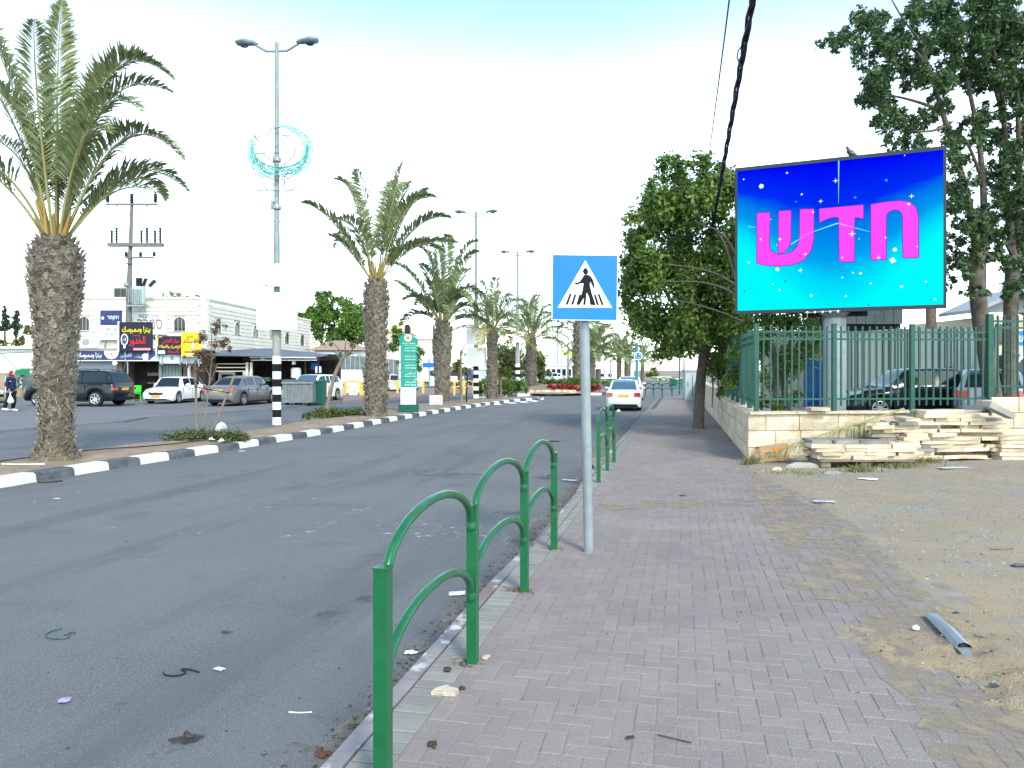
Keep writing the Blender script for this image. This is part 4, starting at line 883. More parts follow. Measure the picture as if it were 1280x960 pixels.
slabs('rough pale slab beyond the neat right stack at the photo edge', 'stone slabs at the right edge', 9.65, 10.6, 14.0, .08, 5, 1, 33, jx=.1, hz=.07)
for (x, z, l) in ((1088, 508.5, .36), (993, 512.5, .3)):
    pass
o = put('stone_offcut', SM[2], None, P(1022, 513, 14.35) + Vector((0, 0, .03))); tag(o, 'small pale stone offcut lying on the wall coping below the blue door', 'stone')
o = put('stone_offcut', SM[0], None, P(1232, 503.5, 14.2)); o.scale = (.6, .7, 1.6); tag(o, 'chunky pale stone lying beside the tall fence post on the pile', 'stone')
mb = MB(); mb.plate([(-.27, .0), (.27, 0), (.27, .07), (.18, .10), (-.27, .11)], -.1, .1)
tag(mb.build('concrete_kerb_piece', M['concrete'], None, loc=P(1247, 516, 13.6), rot=(0, R(24), R(8))), 'grey concrete kerb piece leaning on top of the slab pile', 'kerb piece')
for i, (x, y, sx, sy, sz, lb, mm) in enumerate([(1003, 583, .5, .16, .10, 'long grey concrete block lying in front of the cardboard box', 'concrete'), (1040, 590, .3, .2, .05, 'flat grey stone in front of the pallet', 'slab_grey'), (1196, 575, .3, .2, .12, 'pointed pale rock on the dirt below the big slab pile', 'slab'), (1237, 566, .12, .1, .1, 'small white rock below the neat right stack', 'white_paint'), (971, 588, .16, .1, .07, 'small pale rock beside the cardboard box', 'slab'), (1082, 579, .28, .15, .07, 'pale rock under the edge of the pallet', 'slab'), (1095, 586, .35, .25, .05, 'flat grey slab fragment in the weeds by the pallet', 'slab_grey'), (985, 574, .3, .14, .09, 'grey block leaning at the foot of the wall', 'slab_grey')]):
    rd = random.Random(i); mb = MB(); k = 9; vs = []
    for z, rr in ((0, 1), (.55, .92), (1, .5)):
        for a in range(k): q = 2 * math.pi * a / k; r = rr * rd.uniform(.82, 1.1); vs.append((math.cos(q) * sx / 2 * r * (1.2 if abs(math.cos(q)) > .7 else 1), math.sin(q) * sy / 2 * r, z * sz * rd.uniform(.85, 1.1)))
    mb.add(vs, [tuple(range(2 * k, 3 * k))] + [(r * k + a, r * k + (a + 1) % k, (r + 1) * k + (a + 1) % k, (r + 1) * k + a) for r in range(2) for a in range(k)])
    p = G(x, y, .03); tag(mb.build('rock', M[mm], None, loc=(p.x, p.y, lot_z(p.x, p.y) - .01), smooth=25), lb, 'rock')
# cardboard box on its side
p = G(963, 577, 0); cb = thing('cardboard_box', 'open brown cardboard box with printed lettering at the wall corner', 'box', (p.x, p.y, lot_z(p.x, p.y) + .005), R(6))
mb = MB(); W_, D_, H_ = .54, .34, .30; t = .012
mb.plate([(-W_ / 2, 0), (W_ / 2, .035), (W_ / 2, H_ + .03), (-W_ / 2, H_ - .03)], -D_ / 2, -D_ / 2 + t); mb.plate([(-W_ / 2, 0), (W_ / 2, .035), (W_ / 2, H_ + .03), (-W_ / 2, H_ - .03)], D_ / 2 - t, D_ / 2)
mb.plate([(-W_ / 2, H_ - .04), (W_ / 2, H_ + .02), (W_ / 2, H_ + .035), (-W_ / 2, H_ - .025)], -D_ / 2 - .003, D_ / 2 + .003); mb.plate([(-W_ / 2, .0), (W_ / 2, .03), (W_ / 2, .04), (-W_ / 2, .012)], -D_ / 2 + .013, D_ / 2 - .013); mb.box((W_ / 2 - .006, 0, H_ / 2 + .03), (t, D_ - .03, H_ - .02)); mb.build('carton', M['cardboard'], cb)
mb = MB(); mb.add([(-W_ / 2, -D_ / 2, 0), (-W_ / 2, -D_ / 2, H_ - .03), (-W_ / 2 - .07, -D_ / 2 + .09, H_ - .06), (-W_ / 2 - .09, -D_ / 2 + .08, .0)], [(0, 1, 2, 3)]); mb.build('flap', M['cardboard'], cb)
lettering(he('במבה'), cb, -.07, .14, .22, .10, -D_ / 2 - .002, M['black'], ang=.07)
mb = MB(); mb.lathe([(0, 0), (.07, 0), (.07, .003)], (.03, -D_ / 2 - .003, .24), 20, axis='Y'); eo = mb.build('oval_logo', mat('orange_print', (.60, .10, .03), .7), cb); eo.scale = (1, 1, 1)
for v in eo.data.vertices: v.co.z = .24 + (v.co.z - .24) * .42; 
lettering(he('אסם'), cb, .03, .24, .07, .03, -D_ / 2 - .007, M['yellow'])
# dry palm frond leaning on the wall
a = P(1130, 511, 14.05); b = P(1060, 535, 13.7); c = P(985, 552, 13.75); d = P(948, 575, 13.8)
fm = frond_mesh('dry_palm_frond', [(0, 0, 0), tuple(b - a), tuple(c - a), tuple(d - a)], 60, .33, .02, .15, 3, [M['straw'], M['straw']], vee=-.3, rr=.016, droop=.5)
tag(put('dry_palm_frond', fm, None, a), 'long dry palm frond draped from the wall top down to the cardboard box', 'palm frond')
# weeds
def weeds(label, cx, cy, rx, n, h, m='leaf_cover', seed=0, zf=lot_z, straw=.3):
    rd = random.Random(seed); mb = MB(); c = G(cx, cy, .03); T = []
    for _ in range(n):
        x = c.x + rd.gauss(0, 1) * rx * .5; y = c.y + rd.gauss(0, 1) * rx * .28; z = zf(x, y); a = rd.uniform(0, 6.28); l = h * rd.uniform(.4, 1.2); b = rd.uniform(.2, .9) * l; w_ = .006
        px, py = -math.sin(a) * w_, math.cos(a) * w_
        mb.add([(x - px, y - py, z), (x + px, y + py, z), (x + math.cos(a) * b * .5 + px, y + math.sin(a) * b * .5 + py, z + l * .65), (x + math.cos(a) * b, y + math.sin(a) * b, z + l), (x + math.cos(a) * b * .5 - px, y + math.sin(a) * b * .5 - py, z + l * .65)], [(0, 1, 2, 3, 4)]); T.append(min(1, rd.random() * (1 + straw)))
    me = mb.mesh('weeds', M[m]); at = me.attributes.new('tint', 'FLOAT', 'FACE'); at.data.foreach_set('value', T)
    return stuff(put('weeds', me))
M['weed'] = mat('weed_blade', (.07, .13, .03), .7, tint=(.30, .27, .13), trans=.2)
for i, (x, y, r, n, h) in enumerate([(1120, 584, .45, 260, .10), (1190, 573, .5, 380, .17), (1000, 590, .7, 200, .05), (1075, 588, .3, 160, .12), (1150, 581, .35, 150, .12), (938, 579, .14, 120, .14), (1230, 562, .5, 160, .12), (1270, 560, .6, 160, .10), (1160, 566, .5, 150, .14)]): weeds('', x, y, r, n, h, 'weed', i)
M['weed_low'] = M['weed']
# cabinet, far end of pavement
kc = thing('utility_cabinet', 'grey green utility cabinet standing on the pavement behind the tree trunk', 'cabinet', (P(866, 462, 43).x, 43, 0))
mb = MB(); mb.box((0, .35, .8), (.85, .7, 1.6)); mb.build('body', mat('cabinet_grey', (.36, .42, .42), .6, var=(.30, .36, .36), vs=2), kc); mb = MB(); mb.box((0, .35, 1.66), (.98, .82, .08)); mb.build('roof', M['concrete'], kc)
mb = MB(); mb.box((-.28, -.01, .9), (.03, .02, .2)); mb.build('handle', M['black'], kc); mb = MB(); mb.box((-.02, -.012, .75), (.02, .02, 1.35)); mb.build('door_seam', M['dark'], kc)

# ================================================================ PALMS
def palm(label, base, ztop, prof, fronds, group=None, boots=0, boot_parts=0, seed=0, flen=1.0, far=False, lean=(0, 0), bsize=.12, nl=50, ll=.45, lw=.028, root_flare=0, dry=()):
    """prof: list of (height fraction, radius); fronds: [(mid, tip)] offsets from the crown foot in metres"""
    rd = random.Random(seed); base = Vector(base); h = ztop - base.z; root = thing('date_palm', label, 'palm tree', base, 0, group)
    def rad(f):
        for (a, ra), (b, rb) in zip(prof[:-1], prof[1:]):
            if f <= b: return ra + (rb - ra) * (f - a) / (b - a)
        return prof[-1][1]
    def ctr(f): return Vector((lean[0] * f, lean[1] * f, h * f))
    seg = 14 if far else 28; rings = 10 if far else 40; mb = MB(); vs = []
    for i in range(rings + 1):
        f = i / rings; c = ctr(f)
        for k in range(seg):
            q = 2 * math.pi * k / seg; r = rad(f) * (.93 + .09 * mnoise.noise(Vector((math.cos(q) * 2, math.sin(q) * 2, f * h * 3 + seed)))) ; vs.append((c.x + r * math.cos(q), c.y + r * math.sin(q), c.z - (.15 if i == 0 else 0)))
    mb.add(vs, [(i * seg + k, i * seg + (k + 1) % seg, (i + 1) * seg + (k + 1) % seg, (i + 1) * seg + k) for i in range(rings) for k in range(seg)] + [tuple(rings * seg + k for k in range(seg))])
    mb.build('trunk', M['palm_core'], root, smooth=70)
    # leaf bases in spirals
    def boot(sc_, rdd, flatv):
        w_, l_ = .5 * sc_, 1.0 * sc_; j = lambda: rdd.uniform(-.08, .08) * sc_
        return [(-w_, 0, -.3 * l_), (w_, 0, -.3 * l_), (w_ * .8 + j(), (.22 + .10 * flatv) * sc_, .25 * l_), (.25 * w_ + j(), (.35 + .3 * flatv) * sc_ + j(), .62 * l_ + j()), (-.35 * w_ + j(), (.35 + .3 * flatv) * sc_ + j(), .55 * l_ + j()), (-w_ * .8, (.22 + .10 * flatv) * sc_, .25 * l_), (0, .05 * sc_, .45 * l_)]
    bf = [(0, 1, 2, 5), (5, 2, 3, 4), (2, 6, 3), (5, 4, 6), (3, 6, 4)]
    lst = []
    gold = 2.39996; n = boots
    for i in range(n):
        f = ((i + .5) / n); f = root_flare + (1 - root_flare) * f; a = i * gold; lst.append((f, a + rd.uniform(-.1, .1)))
    if boots:
        vm = []
        for k in range(5):
            mbk = MB(); mbk.add(boot(bsize, random.Random(k), .9), bf); vm.append(mbk.mesh('leaf_base', M['palm_boot']))
        facing = sorted(lst, key=lambda q: -(-math.sin(q[1]) * base.y - math.cos(q[1]) * base.x))
        parts = set(facing[:boot_parts]); mb = MB()
        for f, a in lst:
            r = rad(f) * .95; c = ctr(f) + Vector((math.cos(a) * r, math.sin(a) * r, 0)); s_ = rd.uniform(.75, 1.3) * (.7 if f < .3 and root_flare else 1)
            if (f, a) in parts: put('leaf_base', rd.choice(vm), root, c, (rd.uniform(-.25, .15), rd.uniform(-.35, .35), a - math.pi / 2), (s_ * 1.15, s_ * rd.uniform(.7, 1.2), s_))
            else:
                b_ = boot(bsize * s_, rd, .9); T_ = Matrix.Rotation(a - math.pi / 2, 3, 'Z') @ Matrix.Rotation(rd.uniform(-.35, .35), 3, 'Y'); mb.add([c + T_ @ Vector(v) for v in b_], bf)
        if mb.f: stuff(mb.build('leaf_bases_beyond', M['palm_boot'], root))
        if not far:
            mb = MB(); tn = []
            for i in range(1500 if root_flare else 800):
                f = rd.random(); a = rd.uniform(0, 6.28); r = rad(f) * 1.02 + .03; c = ctr(f) + Vector((math.cos(a) * r, math.sin(a) * r, 0)); l = rd.uniform(.06, .22) * (1 if root_flare else 1.5); u = Vector((math.cos(a) * rd.uniform(.1, .9), math.sin(a) * rd.uniform(.1, .9), rd.uniform(-1.2, .8))) + Vector((-math.sin(a), math.cos(a), 0)) * rd.uniform(-.7, .7)
                u.normalize(); t_ = Vector((-math.sin(a), math.cos(a), 0)) * .008 * (1 if root_flare else 1.8); mb.add([c - t_, c + t_, c + u * l], [(0, 1, 2)]); tn.append(rd.random())
            fo = stuff(mb.build('trunk_fibres', M['fibre'], root)); at = fo.data.attributes.new('tint', 'FLOAT', 'FACE'); at.data.foreach_set('value', tn)
    top = ctr(1); lm = [M['palm_stalk'], M['palm_leaf_far'] if far else M['palm_leaf']]
    for i, fr in enumerate(fronds):
        mid, tip = Vector(fr[0]), Vector(fr[1]); a0 = Vector((mid.x, mid.y, 0)); a0 = a0.normalized() * prof[-1][1] * .45 if a0.length > .05 else Vector((0, 0, 0)); nlx = int((fr[2] if len(fr) > 2 else nl) * 1.2); st = (fr[3] if len(fr) > 3 else .25) * .85
        L_ = (mid.length + (tip - mid).length)
        mm_ = [M['palm_stalk'], M['palm_dry']] if i in dry else lm
        fm = frond_mesh('frond', [(0, 0, -.15), tuple((mid - a0) * .55), tuple(mid - a0 + (mid - a0) * .15), tuple(tip - a0)], nlx, ll, lw, st, seed * 31 + i, mm_, rr=.026 if not far else .03)
        put('frond', fm, root, top + a0)
    # upright yellow stalk bases at the heart
    mb = MB()
    for i in range(9 if far else 18):
        a = rd.uniform(0, 6.28); r = prof[-1][1] * rd.uniform(.2, .75); l = rd.uniform(.35, .75) * (1.0 if not far else .9); o_ = rd.uniform(.05, .28)
        mb.tube([top + Vector((math.cos(a) * r, math.sin(a) * r, -.15)), top + Vector((math.cos(a) * (r + o_), math.sin(a) * (r + o_), l))], [.06, .018], 5)
    mb.build('stalk_bases', mat('orange_stalk', (.27, .23, .08), .7, var=(.34, .17, .05), vs=4) if not far else M['palm_stalk'], root)
    return root
def rand_fronds(n, l, seed, lo=-.3, hi=1.3):
    rd = random.Random(seed); r = []
    for i in range(n):
        a = i * 2.4 + rd.uniform(-.3, .3); e = lo + (hi - lo) * ((i + .5) / n); ll_ = l * rd.uniform(.8, 1.1); c, s_ = math.cos(e), math.sin(e)
        mid = (math.cos(a) * c * ll_ * .55, math.sin(a) * c * ll_ * .55, s_ * ll_ * .62 + .15 * ll_); dr = .35 * c + .05
        r.append((mid, (math.cos(a) * (c * ll_ * 1.0 + .05), math.sin(a) * (c * ll_ * 1.0 + .05), s_ * ll_ * .95 + .1 - dr * ll_ * .8)))
    return r
def fpx(cx, cy, Y, items):
    k = Y / FPX; r = []
    for it in items:
        (mx_, my_), (tx, ty), dy = it[:3]; q = (((mx_ - cx) * k, dy * .5, (cy - my_) * k), ((tx - cx) * k, dy, (cy - ty) * k)); r.append(q + tuple(it[3:]))
    return r
def pbase(x, y, z=.03): return G(x, y, z)
b1 = pbase(70, 574); Y = b1.y
F1 = fpx(76, 292, Y, [((46, 125), (-22, -25), -.5, 140), ((74, 95), (80, -12), .1, 140), ((88, 150), (104, 98), .9, 46), ((132, 50), (238, 108), -.3, 140), ((110, 80), (205, 96), .8, 84), ((165, 140), (257, 212), -.6, 110, .22), ((160, 190), (192, 240), .7, 64, .25), ((140, 120), (225, 165), -1.2, 80, .3), ((60, 150), (15, 110), -.9, 84, .25), ((98, 90), (140, 62), .4, 84), ((145, 175), (215, 222), 1.1, 60, .3), ((20, 120), (-60, 60), .2, 84), ((30, 165), (-70, 160), .3, 60), ((15, 200), (-60, 205), -.9, 56, .4), ((58, 120), (20, 60), 1.2, 56),
     ((95, 170), (70, 90), 2.2, 50), ((60, 190), (10, 175), 2.0, 50), ((120, 200), (165, 220), 1.8, 46), ((84, 120), (120, 70), -1.7, 50), ((50, 200), (-25, 215), -1.9, 46, .45), ((128, 165), (190, 190), -1.3, 40, .35)])
palm('large date palm nearest the camera at the left with thick shaggy trunk', b1, P(0, 296, Y).z, [(0, .56), (.02, .42), (.05, .335), (.12, .285), (.30, .29), (.42, .34), (.46, .32), (.6, .36), (.8, .45), (.92, .46), (1, .24)], F1, boots=900, boot_parts=290, seed=1, bsize=.125, root_flare=.02, ll=.60, lw=.046)
b2 = pbase(470, 520); Y = b2.y
F2 = fpx(471, 347, Y, [((420, 268), (381, 254), -.5), ((430, 300), (408, 288), .6, 40), ((447, 235), (415, 217), .5), ((462, 245), (452, 214), -.8, 34), ((488, 260), (505, 196), .1, 64), ((497, 240), (506, 215), 1.2), ((505, 255), (535, 226), .8), ((505, 250), (553, 252), -.9), ((520, 270), (568, 272), -.2), ((515, 300), (580, 305), -.6), ((500, 290), (555, 305), 1.6), ((440, 260), (400, 300), 2.2, 40), ((480, 240), (485, 205), 2.0), ((460, 280), (425, 285), -1.8, 40)])
palm('second date palm along the median between the reddish sapling and the green totem sign', b2, P(0, 350, Y).z, [(0, .44), (.05, .35), (.2, .37), (.34, .41), (.40, .30), (.6, .35), (.8, .42), (.92, .42), (1, .22)], F2, boots=430, boot_parts=0, seed=2, bsize=.20, ll=.74, lw=.080, nl=66)
b3 = pbase(553, 504.5); Y = b3.y
F3 = fpx(554, 402, Y, [((520, 340), (490, 330), -.5), ((515, 365), (488, 345), 1), ((540, 320), (524, 308), .2), ((550, 330), (545, 302), .5), ((558, 310), (562, 295), -.6), ((575, 310), (600, 300), .3), ((580, 325), (602, 318), -1.0), ((575, 350), (610, 372), .5), ((570, 355), (592, 385), -1.2), ((535, 370), (515, 378), 1.5), ((575, 340), (585, 330), 1.9), ((545, 350), (530, 335), -2)])
palm('third date palm along the median right of the green totem sign', b3, P(0, 403, Y).z, [(0, .36), (.06, .29), (.4, .34), (.75, .44), (.92, .43), (1, .22)], F3 + rand_fronds(8, 2.6, 5, 0, 1.2), boots=420, seed=3, bsize=.20, ll=.75, lw=.10, nl=44, far=True)
b4 = pbase(615, 498.5); Y = b4.y
palm('fourth date palm along the median with a ragged crown and drooping yellow fronds', b4, P(0, 412, Y).z, [(0, .34), (.06, .28), (.3, .25), (.7, .23), (.9, .29), (1, .2)], rand_fronds(26, 3.3, 9, -.35, 1.4), boots=360, seed=4, bsize=.2, ll=.65, lw=.07, nl=32, far=True, dry=(0, 1, 2, 3))
b5 = Vector((P(664, 480, 57).x, 57, .3)); 
palm('medium date palm on the roundabout mound in front of the weeping tree', b5, P(0, 422, 57).z, [(0, .50), (.1, .36), (.5, .31), (.9, .35), (1, .25)], rand_fronds(26, 3.6, 12, -.25, 1.35), boots=260, seed=5, bsize=.25, ll=.7, lw=.09, nl=30, far=True)
PF = [(722, 470, 404, 64, .38, 3.6, 'tall date palm directly behind the crossing sign post'), (739, 474, 442, 72, .30, 3.0, 'date palm just right of the crossing sign post behind the red flowers'), (748, 474, 436, 84, .30, 3.6, 'palm beyond the sign post whose trunk passes behind a white board'),
      (774, 473, 446, 98, .33, 3.4, 'far palm left of a pair beyond the white sedan'), (784, 473, 449, 108, .45, 3.8, 'far palm right of a pair beyond the white sedan with thick trunk'), (803, 473, 452, 120, .32, 3.8, 'farthest palm right of the teal roundabout sign post')]
for i, (x, yb, yt, Y, r, l, lb) in enumerate(PF):
    palm(lb, Vector((P(x, 0, Y).x, Y, 0)), P(0, yt, Y).z, [(0, r * 1.2), (.1, r), (.9, r * 1.05), (1, r * .6)], rand_fronds(22, l, 40 + i, -.2, 1.35), boots=140 if Y < 80 else 0, seed=20 + i, bsize=.3, ll=.8, lw=.12, nl=22, far=True)

# ================================================================ BROADLEAF TREES
def limb_tree(name, label, trunkpts, limbs, leaves, m, bark, group=None, n=260, size=.07, seed=0, asp=2.2, cat='tree', shell=0, up=.4):
    base = Vector(trunkpts[0][:3]); root = thing(name, label, cat, base, 0, group); o = base
    mb = MB(); pts = [Vector(p[:3]) - o for p in trunkpts]; rr = [p[3] for p in trunkpts]; sp_ = smooth_line(pts, 2); T_ = len(sp_)
    rs = [rr[0] + (rr[-1] - rr[0]) * i / (T_ - 1) for i in range(T_)]; rs[0] *= 1.25
    mb.tube(sp_, rs, 14); mb.build('trunk', bark, root, smooth=60)
    for lp in limbs:
        mb = MB(); pts = smooth_line([Vector(p[:3]) - o for p in lp], 2); a, b = lp[0][3], lp[-1][3] if len(lp[-1]) > 3 else .01; k = len(pts)
        mb.tube(pts, [a + (b - a) * i / (k - 1) for i in range(k)], 7); mb.build('branch', bark, root, smooth=60)
    lv = [(x - o.x, y - o.y, z - o.z, r) for x, y, z, r in leaves]
    cr_ = stuff(put('crown', leaf_mesh('crown', lv, n, size, m, seed, up, asp, shell), root)) if False else put('crown', leaf_mesh('crown', lv, n, size, m, seed, up, asp, shell, 1.0, .45 if m is M['leaf_big'] else .75), root)
    return root
# dense ficus on the pavement
rd = random.Random(12); Yt = 22.4; tb = G(873, 535)
def pt(x, y, Y, r=None): p = P(x, y, Y); return (p.x, p.y, p.z) if r is None else (p.x, p.y, p.z, r)
lv = []
outl = [(838, 208, 20), (855, 232, 30), (820, 255, 26), (800, 285, 24), (880, 225, 26), (900, 215, 18), (905, 245, 26), (838, 275, 32), (875, 270, 34), (795, 318, 24), (822, 318, 32), (858, 320, 36), (895, 310, 34), (915, 290, 22), (792, 350, 22), (815, 358, 30), (850, 365, 36), (885, 360, 38), (918, 345, 30), (940, 370, 22), (800, 392, 24), (828, 402, 30), (862, 408, 36), (898, 402, 38), (930, 400, 26), (818, 425, 16), (848, 432, 20), (876, 432, 22), (905, 438, 26), (935, 425, 22), (893, 468, 14), (920, 460, 16), (903, 488, 9), (785, 330, 12), (812, 232, 12), (780, 372, 12), (830, 440, 10), (790, 300, 14), (845, 215, 14)]
for x, y, r in outl:
    for k in range(5 if r > 20 else 3):
        p = P(x + rd.gauss(0, r * .42), y + rd.gauss(0, r * .42), Yt + rd.uniform(-2.0, 1.8) * min(1, r / 26)); lv.append((p.x, p.y, p.z, r / FPX * Yt * rd.uniform(.55, .82)))
trk = [(tb.x, tb.y, -.02, .17), (*pt(875, 480, Yt), .15), (*pt(880, 440, Yt), .14), (*pt(876, 400, Yt), .12)]
lim = [[(*pt(878, 450, Yt), .11), pt(905, 400, Yt - .5), (*pt(915, 340, Yt - 1), .03)], [(*pt(877, 440, Yt), .10), pt(840, 380, Yt), (*pt(810, 320, Yt - .5), .02)], [(*pt(876, 410, Yt), .10), pt(868, 330, Yt), (*pt(850, 225, Yt), .02)],
       [(*pt(925, 360, 20), .045), pt(890, 338, 19.9), (*pt(832, 330, 20.1), .015)], [(*pt(930, 375, 20), .04), pt(890, 352, 19.8), (*pt(822, 352, 20), .012)], [(*pt(935, 405, 20), .035), pt(890, 385, 19.8), (*pt(815, 368, 20), .012)], [(*pt(925, 330, 20), .04), pt(905, 290, 19.8), (*pt(870, 278, 20.2), .012)], [(*pt(918, 345, 20), .04), pt(905, 300, 19.7), (*pt(892, 285, 20.2), .012)],
       [(*pt(880, 440, Yt), .05), pt(892, 470, Yt - .3), (*pt(890, 510, Yt - .4), .01)], [(*pt(882, 430, Yt), .05), pt(897, 465, Yt - .2), (*pt(899, 500, Yt - .3), .01)]]
limb_tree('ficus_tree', 'dense bushy green tree rising from the pavement left of the LED screen', trk, lim, lv, M['leaf_dense'], M['bark_dark'], n=2100, size=.064, seed=3, asp=1.9)
# second shrubby tree inside the fence corner
Yc = 18.0; lv = []
for x, y, r in [(965, 410, 24), (1000, 415, 22), (948, 440, 20), (985, 440, 26), (1015, 425, 16), (960, 470, 18), (990, 465, 14), (975, 500, 12), (950, 500, 12), (940, 400, 18), (1010, 400, 18), (925, 470, 16), (932, 440, 18), (985, 395, 20), (915, 480, 12), (992, 490, 9), (998, 500, 8)]:
    for k in range(3): p = P(x + rd.gauss(0, r * .4), y + rd.gauss(0, r * .4), Yc + rd.uniform(-.4, 1.2)); lv.append((p.x, p.y, p.z, r / FPX * Yc * .85))
limb_tree('fence_corner_tree', 'shaded small tree with several thin trunks just inside the fence corner', [(*pt(968, 520, Yc), .10), (*pt(972, 470, Yc), .08), (*pt(965, 430, Yc), .05)],
    [[(*pt(985, 520, Yc + .3), .10), pt(978, 470, Yc + .2), (*pt(990, 420, Yc), .04)], [(*pt(975, 518, Yc), .05), pt(985, 460, Yc), (*pt(1005, 410, Yc), .02)]], lv, M['leaf_dense'], M['bark'], n=2200, size=.05, seed=8)
# big two-trunk trees behind the screen
Yb = 17.5; rd = random.Random(4)
def z4(x, y): return (1000 + x / 2.4, y / 2.4)
cl1 = [(120, 120, 32), (90, 118, 22), (165, 130, 26), (200, 80, 40), (230, 50, 26), (240, 130, 36), (290, 150, 40), (235, 220, 44), (275, 250, 44), (215, 300, 42), (250, 330, 40), (300, 380, 34), (350, 365, 34), (385, 355, 26), (390, 210, 46), (430, 240, 40), (380, 100, 50), (350, 50, 44), (330, 200, 40), (440, 130, 46), (440, 40, 50), (470, 190, 40), (420, 300, 30), (460, 400, 36), (300, 440, 20), (370, 435, 26), (470, 470, 34), (480, 560, 36), (470, 610, 30), (500, 650, 44), (490, 740, 40), (470, 800, 34), (510, 790, 30), (460, 690, 26), (530, 700, 40), (535, 870, 22), (505, 880, 18)]
cl2 = [(520, 60, 56), (570, 30, 56), (620, 60, 60), (660, 100, 50), (600, 130, 50), (540, 140, 44), (660, 190, 50), (600, 220, 44), (550, 260, 40), (520, 210, 34), (640, 260, 40), (670, 320, 40), (540, 350, 30), (560, 400, 44), (620, 470, 40), (660, 450, 44), (640, 540, 46), (600, 600, 36), (570, 640, 34), (650, 620, 40), (580, 720, 30), (590, 760, 26), (660, 700, 40), (660, 770, 34), (665, 860, 34), (640, 880, 26), (690, 560, 50), (700, 400, 50), (700, 250, 50), (700, 120, 50), (610, 350, 26), (700, 800, 40), (560, 540, 24), (705, 680, 40)]
def clump(cl, Yb, dens=5):
    lv = []
    for x, y, r in cl:
        X, Y_ = z4(x, y); r = r / 2.4
        for k in range(dens): p = P(X + rd.gauss(0, r * .75), Y_ + rd.gauss(0, r * .62), Yb + rd.uniform(-1.6, 1.6)); lv.append((p.x, p.y, p.z, r / FPX * Yb * rd.uniform(.34, .66)))
    return lv
def q4(x, y, Y, r=None): X, Y_ = z4(x, y); return pt(X, Y_, Y, r)
limb_tree('street_tree', 'tall dark tree with leaning grey trunk behind the right edge of the LED screen',
    [(*pt(1244, 512, Yb), .19), (*pt(1236, 460, Yb), .19), (*pt(1222, 380, Yb), .20), (*pt(1222, 320, Yb), .17)],
    [[(*q4(535, 770, Yb), .11), q4(510, 640, Yb), q4(490, 540, Yb), q4(440, 380, Yb), q4(390, 210, Yb - .3), (*q4(350, 110, Yb - .5), .03)], [(*q4(545, 780, Yb), .11), q4(555, 650, Yb + .2), q4(540, 420, Yb + .3), (*q4(490, 190, Yb), .03)],
     [(*q4(390, 210, Yb - .3), .05), q4(330, 130, Yb - .5), (*q4(230, 130, Yb - .7), .012)], [(*q4(420, 330, Yb), .05), q4(340, 300, Yb - .6), (*q4(240, 280, Yb - 1), .012)], [(*q4(440, 380, Yb), .04), q4(370, 400, Yb - .6), (*q4(300, 380, Yb - 1), .012)], [(*q4(350, 110, Yb - .5), .03), q4(310, 60, Yb - .5), (*q4(270, -10, Yb - .5), .012)], [(*q4(500, 620, Yb), .04), q4(470, 600, Yb), (*q4(450, 560, Yb), .012)], [(*q4(530, 820, Yb), .04), q4(500, 780, Yb), (*q4(470, 740, Yb), .012)], [(*q4(540, 520, Yb + .3), .05), q4(500, 420, Yb), (*q4(460, 400, Yb), .012)]],
    clump(cl1, Yb, 12), M['leaf_big'], M['bark'], n=2900, size=.056, seed=14, asp=2.3)
Yd = 18.6
limb_tree('street_tree', 'tall dark tree with a broken pale branch stub at the right edge of the photo',
    [(*pt(1262, 512, Yd), .17), (*pt(1262, 430, Yd), .17), (*pt(1266, 320, Yd), .16)],
    [[(*q4(640, 770, Yd), .10), q4(620, 620, Yd), q4(615, 400, Yd), q4(600, 200, Yd), (*q4(540, 60, Yd), .03)], [(*q4(650, 770, Yd), .10), q4(660, 600, Yd), q4(655, 350, Yd), (*q4(640, 100, Yd), .03)], [(*q4(610, 350, Yd), .06), q4(560, 180, Yd), (*q4(500, 60, Yd), .012)], [(*q4(640, 770, Yd), .06), (*q4(595, 690, Yd - .2), .02)], [(*q4(655, 400, Yd), .05), q4(690, 300, Yd), (*q4(720, 200, Yd), .012)], [(*q4(640, 720, Yd), .05), q4(600, 740, Yd - .4), (*q4(560, 700, Yd - .5), .012)]],
    clump(cl2, Yd, 14), M['leaf_big'], M['bark'], n=2900, size=.056, seed=15, asp=2.3)
def far_tree(label, x, yb, Y, blobs, m, size, n, seed, name='far_tree', tr=.2, sub=3, bark='bark', flat=1, zb=0):
    rd = random.Random(seed); p0 = P(x, yb, Y); lv = []
    for bx, by, br in blobs:
        for k in range(sub): p = P(bx + rd.gauss(0, br * .35), by + rd.gauss(0, br * .35), Y + rd.uniform(-1, 1) * br / FPX * Y); lv.append((p.x, p.y, p.z, br / FPX * Y * .75))
    top = P(blobs[0][0], blobs[0][1], Y)
    return limb_tree(name, label, [(p0.x, Y, zb, tr), ((p0.x + top.x) / 2, Y, (zb + top.z) / 2, tr * .8), (top.x, Y, top.z, tr * .4)], [[(p0.x, Y, zb + (top.z - zb) * .4, tr * .6), (top.x + tr * 4, Y, top.z * .75, tr * .3), (top.x + tr * 8, Y, top.z * .9, .03)]], lv, m, M[bark], n=n * 4.5, size=size * .8, seed=seed)
far_tree('big bright green tree behind the stone building left part', 398, 440, 75, [(405, 385, 14), (395, 400, 14), (388, 388, 9), (405, 372, 9), (412, 400, 14), (400, 415, 14), (380, 395, 8), (415, 420, 12), (410, 366, 6)], M['leaf_bright'], .20, 150, 31)
